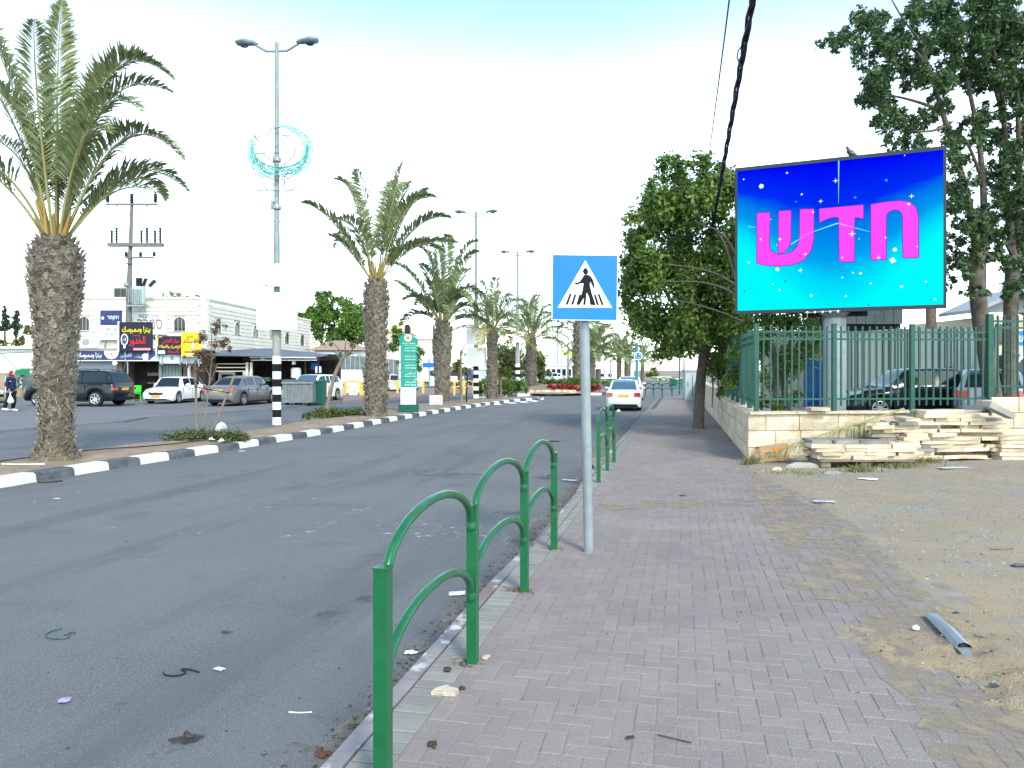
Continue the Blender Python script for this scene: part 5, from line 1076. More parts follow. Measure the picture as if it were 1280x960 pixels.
far_tree('rounder green tree beside the second palm trunk behind the brown roof', 430, 445, 73, [(430, 385, 14), (425, 375, 8), (440, 395, 14), (432, 405, 15), (450, 400, 10), (445, 415, 12), (428, 420, 12), (452, 425, 10), (440, 432, 10), (455, 410, 7)], M['leaf_bright'], .20, 150, 32)
far_tree('leafy green tree behind the totem sign', 505, 470, 60, [(500, 425, 12), (493, 435, 8), (510, 440, 12), (520, 450, 9), (525, 438, 7), (503, 450, 9), (498, 412, 7), (522, 460, 6)], M['leaf_bright'], .16, 130, 33)
for i, (x, lb, bl, Y) in enumerate([(640, 'weeping rounded tree left of the roundabout palm', [(635, 445, 15), (625, 450, 12), (648, 448, 13), (630, 462, 12), (645, 462, 12), (618, 455, 8), (655, 458, 9), (622, 468, 8), (628, 440, 10), (642, 438, 9), (636, 455, 16), (650, 468, 8), (636, 470, 9)], 78), (668, 'weeping rounded tree right behind the roundabout palm', [(668, 450, 12), (660, 458, 10), (676, 458, 9), (670, 466, 9), (680, 465, 6), (658, 445, 8), (670, 450, 13), (676, 470, 8), (664, 470, 8), (668, 442, 8)], 82)]):
    far_tree(lb, x, 476, Y, bl, M['leaf_olive'], .17, 120, 35 + i)
for i, (x, y0, y1, lb) in enumerate([(6, 383, 412, 'pointed dark cypress tree at the far left edge'), (20, 388, 412, 'pointed dark cypress tree right of the one at the far left edge')]):
    bl = [(x, y0 + (y1 - y0) * f, 1.8 + 6 * f) for f in (.05, .2, .35, .5, .7, .9)]
    far_tree(lb, x, 425, 95, bl[::-1], M['cypress'], .28, 60, 50 + i, 'cypress_tree', .25, 3)
far_tree('round green bush above the pale low building at left', 40, 440, 60, [(38, 418, 9), (30, 425, 7), (46, 424, 6)], M['leaf_olive'], .16, 130, 53, 'bush')
far_tree('yellow green shrub at the left edge above the low roof', 6, 440, 58, [(6, 428, 7), (18, 430, 6)], M['leaf_olive'], .16, 110, 54, 'bush')
far_tree('dark distant round tree beside the farthest palm', 815, 476, 140, [(816, 466, 6), (811, 468, 4), (820, 469, 4)], M['leaf_olive'], .4, 30, 55)
far_tree('olive shrub beyond the third palm', 575, 480, 70, [(572, 455, 8), (566, 462, 6), (580, 462, 7)], M['leaf_olive'], .17, 110, 56, 'bush')
mb = MB(); p = P(1164, 0, 36); mb.tube([(0, 0, 0), (0.02, 0, 2.2), (-.03, 0, P(0, 340, 36).z)], [.26, .24, .22], 10)
tag(mb.build('bare_trunk', M['palm_core'], None, loc=(p.x, 36, 0), smooth=60), 'thin bare palm trunk seen below the right half of the LED screen', 'tree trunk')
# roof-top plants on the white building seen near y 375
# ---- roundabout: kerb, mound, flowers
rk = struct(bpy.data.objects.new('roundabout_kerb', None)); COL.objects.link(rk)
RP = [G(604, 499.5, ZR), G(640, 495.8, ZR), G(690, 494.2, ZR), G(740, 494, ZR), G(800, 495, ZR)]
kerb_run(rk, smooth_line([Vector((p.x, p.y, 0)) for p in RP]), ZR - .02, .06, .3, 1.3, [M['kerb_white'], M['kerb_black']], bev=.03)
ctr_ = G(705, 484.5, 0); mb = MB(); vs = [(ctr_.x, ctr_.y, .9)]; k = 48
def edge_pt(a, f):
    rx, ry = 8.6, 9.5; return Vector((ctr_.x + math.cos(a) * rx * f, ctr_.y + math.sin(a) * ry * f, 0))
# mound ellipse fitted to the kerb
xl, xr = G(600, 497, 0).x, G(800, 497, 0).x; yf = G(700, 493.2, 0).y
for r in range(1, 7):
    for a in range(k): q = 2 * math.pi * a / k; f = r / 6; vs.append((-.2 + (xl + xr) / 2 + (xr - xl) / 2 * .98 * math.cos(q) * f, yf + 9.2 + 9.0 * math.sin(q) * f, .75 * (1 - f ** 2) + .03 + .08 * mnoise.noise(Vector((math.cos(q) * 4 * f, math.sin(q) * 4 * f, 2)))))
vs[0] = (-.2 + (xl + xr) / 2, yf + 9.2, .78)
mb.add(vs, [(0, 1 + a, 1 + (a + 1) % k) for a in range(k)] + [(1 + r * k + a, 1 + r * k + (a + 1) % k, 1 + (r + 1) * k + (a + 1) % k, 1 + (r + 1) * k + a) for r in range(5) for a in range(k)][:]); mb.f = [list(reversed(f)) if False else f for f in mb.f]
struct(mb.build('roundabout_mound', M['soil'], smooth=60))
def hedge(label, pxs, Y, m, size, n, seed, kind='hedge', grp=None):
    rd = random.Random(seed); lv = []
    for x, y, r in pxs:
        for k in range(2): p = P(x + rd.gauss(0, r * .4), y + rd.gauss(0, r * .3), Y + rd.uniform(-.6, .6)); lv.append((p.x, p.y, p.z, r / FPX * Y))
    o = put(kind, leaf_mesh(kind, lv, n * 3.5, size, m, seed)); return tag(o, label, kind.replace('_', ' '), grp)
hedge('dark green rose hedge around the black and white lamp post on the median', [(x, y + (x % 3), 6) for x in range(602, 656, 5) for y in (478, 486)], 49, M['leaf_dense'], .07, 420, 61)
hedge('green shrubs at the foot of the roundabout palm', [(x, y, 5) for x in range(676, 748, 5) for y in (477, 484)], 58, M['leaf_dense'], .08, 300, 62)
hedge('row of bright red flowers on the roundabout left of the sign post', [(x, 483.5 + (x % 2) * 2, 4.2) for x in range(688, 724, 3)], 55, M['flower_red'], .09, 260, 63, 'flower_bed')
hedge('patch of bright red flowers right of the sign post on the roundabout', [(x, 484, 4) for x in range(728, 748, 3)], 55, M['flower_red'], .09, 260, 64, 'flower_bed')
hedge('pink rose blooms at the left end of the hedge', [(622, 474, 2), (630, 472, 2), (640, 475, 2), (648, 473, 2)], 47.5, mat('pink_petal', (.6, .3, .3), .7, tint=(.7, .5, .45)), .06, 130, 65, 'rose_blooms')
hedge('yellowish spiky plants behind the red flowers', [(x, 477, 4) for x in range(700, 745, 8)], 61, M['leaf_olive'], .14, 160, 66, 'shrub')
hedge('yellow green shrub left of the far white sedan', [(764, 477, 6), (756, 480, 5), (772, 482, 5)], 56, M['leaf_bright'], .1, 200, 67, 'shrub')
stp = P(700, 489, 52); mb = MB()
rd = random.Random(9)
for i in range(16):
    p = P(660 + i * 3.8 + rd.uniform(-1, 1), 490 + rd.uniform(-1, 1), 53.5); s_ = rd.uniform(.25, .5)
    mbs = MB(); mbs.box((0, 0, 0), (s_, s_ * .8, s_ * .6), rd.uniform(0, 3), taper=.75); tag(mbs.build('mound_stone', M['slab'], None, loc=(p.x, p.y, .16)), 'pale rough stone edging the roundabout flower mound', 'stone', 'stones edging the roundabout mound')

# ================================================================ MEDIAN THINGS
def soil_thing(x, y): return G(x, y, .045)
# reddish sapling with stakes, ground cover, plastic bag
p0 = soil_thing(256, 545)
rd = random.Random(2); Ys = p0.y; lv = []
for x, y, r in [(262, 410, 8), (255, 425, 10), (270, 430, 9), (248, 440, 9), (262, 445, 11), (278, 425, 7), (282, 440, 5), (240, 450, 6), (255, 460, 9), (272, 455, 6), (232, 450, 4), (262, 475, 5), (250, 478, 5), (276, 405, 4)]:
    for k in range(2): p = P(x + rd.gauss(0, 4), y + rd.gauss(0, 4), Ys + rd.uniform(-.25, .25)); lv.append((p.x, p.y, p.z, r / FPX * Ys * .8))
st = limb_tree('sapling', 'young reddish leaved sapling tied between wooden stakes on the median', [(*pt(254, 543, Ys), .025), (*pt(259, 500, Ys), .023), (*pt(266, 440, Ys), .018), (*pt(263, 405, Ys), .008)],
    [[(*pt(262, 470, Ys), .012), (*pt(247, 440, Ys), .005)], [(*pt(265, 450, Ys), .012), (*pt(280, 425, Ys), .005)], [(*pt(260, 490, Ys), .01), (*pt(236, 450, Ys), .004)], [(*pt(262, 480, Ys), .01), (*pt(272, 455, Ys), .004)]], lv, M['leaf_red'], M['wood'], n=5200, size=.034, seed=5)
for (xa, ya, xb, yb_, d, lb) in ((246, 540, 244, 452, .0, 'upright wooden stake left of the reddish sapling'), (264, 541, 292, 472, -.15, 'leaning thick wooden stake right of the reddish sapling')):
    a, b = P(xa, ya, Ys + d), P(xb, yb_, Ys + d); mb = MB(); mb.tube([(0, 0, -.05), b - a], .032, 8); tag(mb.build('stake', M['wood'], None, loc=a), lb, 'stake')
a, b, c = P(244, 483, Ys), P(262, 487, Ys - .03), P(288, 491, Ys - .15); mb = MB(); mb.tube([Vector((0, -.04, 0)), b - a + Vector((0, -.05, 0)), c - a + Vector((0, -.05, 0))], .012, 5); tag(mb.build('tie_strap', M['cable'], None, loc=a), 'dark tie strap joining the two stakes of the reddish sapling', 'strap')
def cover(label, cx, cy, rx, ry, h, n, size, m, seed, z=.05):
    rd = random.Random(seed); c = G(cx, cy, z); lv = []
    for k in range(70):
        a = rd.uniform(0, 6.28); r = rd.random() ** .5; x = c.x + math.cos(a) * r * rx; y = c.y + math.sin(a) * r * ry; lv.append((x, y, z + h * (1 - r * r) * rd.uniform(.3, 1), .14))
    return stuff(put('ground_cover', leaf_mesh('ground_cover', lv, -1 if False else n, size, m, seed, 1.2, 1.6)))
cover('', 252, 549, 1.0, .55, .22, 4200, .026, M['leaf_cover'], 71); cover('', 288, 550, .35, .3, .18, 4200, .026, M['leaf_cover'], 76)
cover('', 405, 521, .75, .5, .35, 3000, .03, M['leaf_olive'], 72); cover('', 450, 519, .8, .5, .25, 3000, .03, M['leaf_cover'], 73); cover('', 425, 519, .5, .4, .2, 3000, .03, M['leaf_cover'], 74)
# plastic bag caught on the stake
mb = MB(); p = P(275, 545, Ys - .2); prof = [(.01, 0), (.07, .01), (.11, .08), (.135, .17), (.12, .27), (.07, .33), (.02, .35)]
mb.lathe(prof, (0, 0, 0), 14)
for i, v in enumerate(mb.v): k = 1 + .22 * mnoise.noise(Vector(v) * 14); mb.v[i] = (v[0] * k, v[1] * k * .8, v[2] + .02 * mnoise.noise(Vector(v) * 20))
tag(mb.build('plastic_bag', mat('thin_plastic', (.55, .66, .74), .3, var=(.72, .80, .86), vs=14, trans=.45), None, loc=p, rot=(0, R(8), 0), smooth=40), 'pale blue plastic bag blown up beside the leaning stake', 'bag')
# sapling 2 (bare branched) and 3
p0 = soil_thing(410, 516); Ys2 = p0.y; rd = random.Random(3); lv = []
for x, y, r in [(415, 432, 5), (440, 430, 6), (448, 425, 4), (425, 440, 5), (436, 442, 5), (405, 430, 4), (450, 445, 3)]:
    p = P(x, y, Ys2); lv.append((p.x, p.y, p.z, r / FPX * Ys2))
limb_tree('sapling', 'sparse pale forked sapling on the median left of the second palm', [(*pt(408, 514, Ys2), .085), (*pt(417, 470, Ys2), .075), (*pt(430, 445, Ys2), .06)],
    [[(*pt(430, 447, Ys2), .05), pt(424, 436, Ys2), (*pt(412, 424, Ys2), .012)], [(*pt(430, 447, Ys2), .05), pt(440, 438, Ys2), (*pt(447, 425, Ys2), .012)], [(*pt(431, 443, Ys2), .04), (*pt(432, 425, Ys2), .012)], [(*pt(426, 450, Ys2), .03), (*pt(416, 437, Ys2), .01)]], lv, M['leaf_olive'], M['wood'], n=1500, size=.05, seed=6)
for i, (x, yb, yt, lb) in enumerate([(577, 503, 437, 'slim young tree with thin trunk right of the third palm'), (583, 503, 470, 'thin dark stake beside the slim young tree')]):
    p0 = soil_thing(x, yb); Yq = p0.y
    if i == 0:
        lv = [(*pt(x + dx, y, Yq), r / FPX * Yq) for dx, y, r in ((0, 440, 4), (-4, 450, 4), (3, 455, 4), (-1, 462, 4), (4, 444, 3), (-3, 470, 3))]
        limb_tree('sapling', lb, [(*pt(x, yb, Yq), .10), (*pt(x - 1, 470, Yq), .08), (*pt(x - 1, yt, Yq), .03)], [], lv, M['leaf_dense'], M['wood'], n=900, size=.06, seed=7)
    else: mb = MB(); mb.tube([(0, 0, -.05), (.05, 0, 1.4)], .035, 6); tag(mb.build('stake', M['cable'], None, loc=p0), lb, 'stake')
p = soil_thing(626, 497.5); mb = MB(); mb.tube([(0, 0, -.05), (0, 0, 1.1)], .06, 6); tag(mb.build('stake', M['wood'], None, loc=p), 'short wooden stake in front of the rose hedge on the median', 'stake')

# lamp posts with painted bands, boards
def lamp(label, x, yb, ytop, Y, rb, bands, board=None, deco=False, arm=1.25, fat=True, detail=True, zb=.04):
    base = Vector((P(x, 0, Y).x, Y, zb)); h = P(0, ytop, Y).z - zb; root = thing('street_lamp', label, 'street lamp', base, R(-4))
    if bands:
        z = 0; bh = .232; n = bands
        for i in range(n):
            mb = MB(); mb.lathe([(rb + .004, z), (rb + .004, z + bh)], seg=20); mb.build('painted_band', M['white_paint'] if i % 2 == 0 else M['black'], root, smooth=40); z += bh
        mb = MB(); mb.lathe([(rb, 0), (rb, z + .9)], seg=20); mb.build('concrete_base', M['concrete'], root, smooth=40); z0 = z + .9
    else: z0 = 0
    mb = MB(); mb.lathe([(rb * .8, z0), (rb * .74, h * .5), (rb * .68, h * .5 + .02), (rb * .45, h), (.02, h + .05)], seg=14); mb.build('pole', M['pole_steel'], root, smooth=40)
    if arm:
        for s_ in (-1, 1):
            mb = MB(); mb.tube([(0, 0, h - .25), (s_ * arm * .25, 0, h - .24), (s_ * arm * .55, 0, h - .02)], .035, 8); mb.build('arm', M['pole_steel'], root, smooth=50)
            mb = MB(); mb.tube([(s_ * arm * .48, 0, h - .04), (s_ * arm * .56, 0, h + .02), (s_ * arm * .8, 0, h + .08), (s_ * arm * .98, 0, h + .05), (s_ * arm, 0, h + .02)], [.05, .12, .17, .13, .03], 10)
            for i, v in enumerate(mb.v): mb.v[i] = (v[0], v[1], h + .03 + (v[2] - h - .03) * .62)
            hd = mb.build('lamp_head', mat('lamp_grey', (.16, .19, .23), .5, var=(.2, .23, .27), vs=3), root, smooth=50)
            mb = MB(); mb.lathe([(.11, -.015), (.13, 0)], (s_ * arm * .8, 0, h - .055), 14); mb.build('lens', M['glass_light'], hd)
    return root, base, h
Y1 = G(345, 531, .04).y
l1, lb1, lh1 = lamp('tall twin head street lamp with black and white painted foot and crescent decoration', 346, 531, 54, Y1, .125, 9, arm=1.28)
def board(root, base, x0, x1, y0, y1, Y, nm='sign_board', txt=None):
    a, b = P(x0, y1, Y - .22) - base, P(x1, y0, Y - .22) - base; mb = MB(); mb.box(((a.x + b.x) / 2, -.22, (a.z + b.z) / 2), (b.x - a.x, .14, b.z - a.z)); o = mb.build(nm, M['white_board'], root); return o, a, b
M['white_board'] = mat('white_board', (.80, .80, .79), .5)
bo, a, b = board(l1, lb1, 322, 372, 366, 412, Y1); bo2, a2, b2 = board(l1, lb1, 333, 371, 330, 358, Y1)
mb = MB(); cx = (a2.x + b2.x) / 2 - .1; pts = [(cx - .42 + .0 + .40 * math.cos(q), -.31, a2.z + .36 + .38 * math.sin(q)) for q in [math.pi * (1.02 + .5 * k / 10) for k in range(11)]]; mb.tube([(p[0] + .3, p[1], p[2]) for p in pts], [.005] + [.018] * 9 + [.005], 5); mb.build('crescent_mark', M['grey_metal'], bo2)
for z in (6.55, 8.0): mb = MB(); mb.lathe([(.12, z), (.13, z + .03), (.13, z + .1), (.12, z + .13)], seg=14); mb.build('collar', M['grey_metal'], l1)
for s_ in (-1, 1): mb = MB(); mb.tube([(s_ * .05, 0, P(0, 280, Y1).z), (s_ * .3, 0, P(0, 271, Y1).z)], .015, 5); mb.build('flag_holder', M['grey_metal'], l1)
mb = MB(); mb.box((-.14, 0, P(0, 258, Y1).z), (.08, .1, .25)); mb.build('bracket', M['grey_metal'], l1)
# crescent and star rope-light decoration
dk = thing('crescent_decoration', 'teal rope light crescent ornament with lantern outline hung on the tall street lamp', 'decoration', (lb1.x, lb1.y - .2, 0))
def zd(x, y): q = P(300 + x / 8, 140 + y / 8, Y1 - .2); return Vector((q.x - lb1.x, 0, q.z))
Mt = mat('pale_teal_rope_light', (.34, .66, .66), .5, var=(.35, .75, .78), vs=6); Mt2 = mat('teal_rope_light', (.04, .30, .28), .5, var=(.10, .42, .42), vs=6); Mp = mat('pale_wire', (.20, .19, .17), .5)
def arcp(cx, cy, rx, ry, a0, a1, n=40): return [(cx + rx * math.cos(R(a0 + (a1 - a0) * i / n)), cy - ry * math.sin(R(a0 + (a1 - a0) * i / n))) for i in range(n + 1)]
rd = random.Random(3)
def crescent_part(name, outer, inner, m, fill=240, wr=.016):
    mb = MB(); po = [zd(*p) for p in outer]; pi_ = [zd(*p) for p in inner]; mb.tube(po, wr, 4); mb.tube(pi_, wr, 4)
    for i in range(fill):
        k = rd.randrange(1, len(po) - 1); t = rd.random(); p = po[k].lerp(pi_[min(k, len(pi_) - 1)], t); d = Vector((rd.gauss(0, .05), 0, rd.gauss(0, .05))); mb.tube([p - d, p + d], .010, 3, cap=False)
    for k in range(0, len(po), 3): mb.tube([po[k], pi_[min(k, len(pi_) - 1)]], .006, 3, cap=False)
    return mb.build(name, m, dk)
crescent_part('crescent', arcp(415, 400, 315, 265, 95, -65), arcp(370, 385, 265, 240, 88, -58), Mt, 330)
crescent_part('lower_crescent', arcp(400, 380, 280, 250, 172, 368), arcp(400, 350, 275, 205, 172, 368), Mt2, 330, .02)
crescent_part('outer_rim', arcp(400, 400, 325, 275, 150, 250), arcp(400, 400, 270, 230, 150, 250), Mt, 200)
mb = MB()
for s in ([(230, 370), (250, 440), (400, 560), (540, 440), (560, 370)], [(130, 240), (260, 240), (300, 180), (400, 150)], [(210, 610), (300, 660), (400, 680), (500, 660), (620, 560)], [(230, 590), (320, 640), (400, 650), (480, 640)], [(130, 360), (130, 600), (230, 660)], [(170, 785), (280, 780), (400, 790), (570, 780)], [(230, 660), (230, 740), (280, 790)], [(560, 660), (560, 740), (520, 780)], [(160, 415), (250, 415)], [(420, 235), (540, 240)], [(280, 410), (540, 410)], [(330, 680), (335, 740)], [(445, 680), (445, 745)], [(140, 250), (195, 290)]): mb.tube([zd(*p) for p in s], .017, 4)
for i in range(110):
    a = rd.uniform(0, 6.28); r = rd.uniform(.3, 1); p = zd(400 + 330 * r * math.cos(a), 450 + 320 * r * math.sin(a)); d = Vector((rd.gauss(0, .04), 0, rd.gauss(0, .04))); mb.tube([p - d, p + d], .011, 3, cap=False)
mb.build('wire_frame', Mp, dk)
Y2 = G(594, 497.8, .04).y
l2, lb2, lh2 = lamp('second street lamp along the median with two square white boards and banded foot', 595, 497, 265, Y2, .16, 9, arm=1.25)
board(l2, lb2, 584, 608, 434.5, 457.5, Y2); board(l2, lb2, 583, 607, 409, 431, Y2)
Y3 = 53.; l3, lb3, lh3 = lamp('third street lamp in the rose hedge with one small white board', 647, 494, 315, Y3, .17, 9, arm=1.2)
board(l3, lb3, 642, 656, 415, 428, Y3, 'white_box')
for i, (x, yt, Y, lb) in enumerate([(697, 398, 110, 'distant thin lamp pole left of the crossing sign'), (710, 395, 90, 'distant lamp pole above the yellow sign'), (763, 437, 130, 'distant thin lamp pole right of the crossing sign'), (788, 425, 150, 'very distant lamp pole left of the teal sign post'), (702, 404, 140, 'farther thin pole between two distant poles left of the sign')]): lamp(lb, x, 0, yt, Y, .14, 0, arm=0, zb=0)

# totem sign
pt0 = soil_thing(511, 514.5); tt = thing('totem_sign', 'green and white totem sign with five panels and round emblem on the median', 'sign', pt0, R(6)); kx = pt0.y / FPX
def tz(y): return (514.5 - y) * kx
mb = MB(); mb.box((0, 0, tz(510) - .02), (.80, .5, tz(505.5) + .05 - .0)); mb.build('plinth', M['totem_dark'], tt)
mb = MB(); mb.box((-.02, 0, (tz(506) + tz(484)) / 2), (.60, .26, tz(484) - tz(506))); mb.build('column', M['white_paint'], tt)
mb = MB(); mb.box((-.02, .04, (tz(484) + tz(432)) / 2), (.56, .2, tz(432) - tz(484))); mb.build('spine', M['white_paint'], tt)
T1 = ['القدس العربي', 'شارع السلام', 'مسجد النور', 'مدرسة السلام', 'مركز البلد']
T1 = ['المجلس المحلي', 'شارع السلام', 'مسجد النور', 'دار القدس', 'المركز']
T2 = ['המועצה המקומית', 'רחוב השלום', 'מסגד אלנור', 'בית הקודש', 'מרכז']
for i in range(5):
    z1, z0 = tz(431.8 + i * 10.6), tz(442 + i * 10.6); mb = MB(); mb.box((.015, -.08, (z0 + z1) / 2), (.64, .12, z1 - z0 - .035)); pnl = mb.build('panel', M['totem'], tt)
    lettering(ar(T1[i]), pnl, .06, (z0 + z1) / 2 + .055, .42, .085, -.143, M['white_sign']); lettering(he(T2[i]), pnl, .06, (z0 + z1) / 2 - .06, .44, .055, -.143, M['white_sign'])
    mb = MB(); mb.box((-.345, -.04, (z0 + z1) / 2), (.07, .14, (z1 - z0) * .92)); mb.build('side_tab', M['white_paint'], tt)
mb = MB(); za, zb2 = tz(431.5), tz(421); mb.plate([(-.36, za), (.36, za), (.36, zb2 - .08), (.16, zb2), (.1, zb2 + .05), (-.2, zb2 + .12), (-.36, zb2)], -.1, .1); hd = mb.build('header', M['totem'], tt)
mb = MB(); mb.lathe([(.15, -.13), (.15, -.105)], (-.03, 0, zb2 - .05), 24, axis='Y'); em = mb.build('emblem', M['white_sign'], tt); mb = MB(); mb.lathe([(.07, -.14), (.07, -.131)], (-.03, 0, zb2 - .05), 16, axis='Y'); mb.build('emblem_centre', mat('terracotta', (.55, .22, .12), .6), em)
lettering(ar('بلدية'), hd, 0, za + .07, .5, .08, -.103, M['white_sign'])
mb = MB(); zc_ = tz(414); mb.lathe([(.12, zc_ - .1), (.125, zc_ + .08), (.11, zc_ + .2), (.06, zc_ + .26), (.0, zc_ + .28)], (-.05, 0, 0), 16); mb.build('finial', mat('dark_wine', (.035, .02, .03), .4), tt, smooth=40)
# white notice
pn = soil_thing(545, 506); nb = thing('notice_board', 'small white handwritten notice standing at the foot of the third palm', 'notice', pn, R(-4)); kx = pn.y / FPX
mb = MB(); mb.box((0, 0, 6 * kx), (16 * kx, .04, 12 * kx)); mb.build('board', M['white_sign'], nb); lettering(ar('بوابة'), nb, .0, 8.8 * kx, 12 * kx, 3.6 * kx, -.023, M['black']); lettering(ar('الجنوب'), nb, 0, 3.9 * kx, 13 * kx, 4.6 * kx, -.023, M['black'])
mb = MB(); mb.box((0, -.022, 1.0 * kx), (12 * kx, .004, .5 * kx)); mb.build('underline', M['black'], nb)
# distant sign posts
rs = thing('roundabout_sign', 'teal post with round blue and white arrow sign beyond the white sedan', 'road sign', (P(796, 0, 44).x, 44, 0))
mb = MB(); mb.tube([(0, 0, 0), (0, 0, P(0, 428, 44).z)], .085, 10); mb.build('post', mat('teal_paint', (.03, .22, .24), .5), rs); z = P(0, 445, 44).z; dx = .06
mb = MB(); mb.lathe([(.25, -.12), (.25, -.1)], (dx, 0, z), 24, axis='Y'); di = mb.build('disc', M['white_sign'], rs); mb = MB(); mb.lathe([(.2, -.135), (.2, -.121)], (dx, 0, z), 24, axis='Y'); mb.build('blue_face', M['blue_sign'], di)
mb = MB()
for k in range(3):
    a0 = k * 120; pts = [(dx + .12 * math.cos(R(a0 + q)), -.14, z + .12 * math.sin(R(a0 + q))) for q in (0, 25, 50, 75)]; mb.tube(pts, [.018, .018, .018, .03], 4)
mb.build('arrows', M['white_sign'], di)
bs3 = thing('direction_sign', 'blue two panel street direction sign between the totem and the third palm', 'road sign', (P(536.5, 0, 50).x, 50, -.05)); mb = MB(); mb.tube([(0, 0, 0), (0, 0, P(0, 447, 50).z)], .045, 8); mb.build('post', M['grey_metal'], bs3); z = P(0, 455.5, 50).z; 
for s_ in (-1, 1): mb = MB(); mb.box((s_ * .21, -.06, z), (.40, .04, .30)); mb.build('panel', M['blue_sign'], bs3)
for i, (x, Y, lb) in enumerate([(849.5, 52, 'thin dark green pole among the far end railings'), (855, 50, 'dark pole next to the utility cabinet')]): mb = MB(); mb.tube([(0, 0, 0), (0, 0, 4.2 if i == 0 else 2.4)], .05, 6); tag(mb.build('pole', M['fence_green'], None, loc=(P(x, 0, Y).x, Y, 0)), lb, 'pole')

# ================================================================ CARS
def interp(tab, x):
    if x <= tab[0][0]: return tab[0][1]
    for (a, va), (b, vb) in zip(tab[:-1], tab[1:]):
        if x <= b:
            t = (x - a) / (b - a); t = t * t * (3 - 2 * t) * .5 + t * .5; return va + (vb - va) * t
    return tab[-1][1]
def car(label, loc, rz, kind='sedan', col=(.75, .75, .75), L_=4.5, W_=1.76, H_=1.47, glass='glass', var=None, met=0.0, plate_txt=True, detail=True, cat='car', group=None, scale=1):
    """X is forward, origin on the ground under the centre"""
    root = thing('parked_car', label, cat, loc, rz, group); root.scale = (scale,) * 3
    pm_ = mat('car_paint', col, .32, metal=met, coat=.45, spec=.3, var=var or tuple(c * .93 for c in col), vs=2)
    hl = L_ / 2; xf, xr_ = hl - .88, -hl + .92; rw = .325 if kind != 'suv' else .37; ar_ = rw + .055
    gc = .17 if kind != 'suv' else .26
    if kind == 'sedan': deck = [(-hl, .70), (-hl + .06, .92), (-hl + .5, 1.0), (-hl + 1.0, .985), (0, .955), (hl - 1.45, .93), (hl - .7, .84), (hl - .15, .70), (hl, .52)]; cab = [(-hl + .62, 0), (-hl + 1.3, .80), (-hl + 1.75, .97), (-.1, 1.0), (.45, .97), (.62, .93), (hl - 1.15, 0)]; belt = .955
    elif kind == 'hatch': deck = [(-hl, .75), (-hl + .05, 1.0), (-hl + .5, 1.02), (0, .97), (hl - 1.3, .95), (hl - .6, .86), (hl - .12, .72), (hl, .55)]; cab = [(-hl + .1, 0), (-hl + .5, .80), (-hl + .8, .96), (-.1, 1.0), (.4, .97), (hl - 1.0, 0)]; belt = .98
    elif kind == 'van': deck = [(-hl, .8), (-hl + .03, 1.15), (0, 1.15), (hl - 1.0, 1.15), (hl - .4, 1.0), (hl - .1, .8), (hl, .6)]; cab = [(-hl + .02, 0), (-hl + .06, .9), (-hl + .3, .98), (-.1, 1.0), (hl - 1.4, .97), (hl - .7, 0)]; belt = 1.15
    else: deck = [(-hl, .75), (-hl + .05, 1.12), (-hl + .5, 1.16), (0, 1.12), (hl - 1.45, 1.12), (hl - .6, 1.06), (hl - .12, .95), (hl, .66)]; cab = [(-hl + .08, 0), (-hl + .38, .80), (-hl + .65, .96), (-.2, 1.0), (.55, .97), (.72, .93), (hl - 1.3, 0)]; belt = 1.12
    xs = set(np.linspace(-hl, hl, 37).round(4))
    for cx in (xf, xr_):
        for q in np.linspace(0, math.pi, 11): xs.add(round(cx + ar_ * math.cos(q), 4))
    xs |= {-hl + .03, hl - .03, -hl + .08, hl - .08}; xs = sorted(xs); mb = MB(); rows = []
    for x in xs:
        zt_ = interp(deck, x); e = abs(x) / hl; w_ = W_ / 2 * (1 - .13 * max(0, (e - .72) / .28) ** 2 - .10 * max(0, (e - .955) / .045) ** 1.5)
        zb = gc + (.12 * max(0, (e - .93) / .07)); 
        for cx in (xf, xr_):
            if abs(x - cx) < ar_ - 1e-5: zb = max(zb, rw + math.sqrt(max(0, ar_ ** 2 - (x - cx) ** 2)) )
            elif abs(abs(x - cx) - ar_) < 1e-4: zb = max(zb, rw * .62)
        zs = zt_ - .07; zb = min(zb, zs - .06); sec = [(0, zb), (w_ - .22, zb), (w_ - .03, zb), (w_ - .005, zb + (zs - zb) * .12), (w_, zb + (zs - zb) * .45), (w_ * .992, zb + (zs - zb) * .72), (w_ * .965, zs), (w_ * .90, zt_ - .012), (w_ * .62, zt_ + .018), (0, zt_ + .03)]
        rows.append([(x, y, z) for y, z in sec] + [(x, -y, z) for y, z in sec[-2:0:-1]])
    k = len(rows[0]); vs = [v for r in rows for v in r]
    fs = [(i * k + j, i * k + (j + 1) % k, (i + 1) * k + (j + 1) % k, (i + 1) * k + j) for i in range(len(rows) - 1) for j in range(k)] + [tuple(range(k - 1, -1, -1)), tuple((len(rows) - 1) * k + j for j in range(k))]
    mb.add(vs, fs); mb.build('body', pm_, root, smooth=38)
    mb = MB(); mb.box((0, 0, gc + .16), (L_ - .5, W_ - .36, .25)); mb.build('underbody', M['black'], root)
    # cabin
    x0, x1 = cab[0][0], cab[-1][0]; cx_ = sorted(set(np.linspace(x0, x1, 45).round(4))); mr = []
    body_m = MB(); gm = {}
    def sect(x):
        f = interp(cab, x); zt_ = belt - .02 + (H_ - belt + .02) * f; wb = W_ / 2 * .90; wt_ = W_ / 2 * .70; ff = f ** .8
        wtop = wb - (wb - wt_) * ff; zb = interp(deck, x) - .01; zt_ = max(zt_, zb + .005); hh = zt_ - zb
        return [(wb, zb), (wb - (wb - wtop) * .10, zb + hh * .08), (wb - (wb - wtop) * .80, zb + hh * .86), (wtop, zb + hh * .95), (wtop * .86, zt_ - .0), (wtop * .45, zt_ + .012 * f), (0, zt_ + .016 * f)]
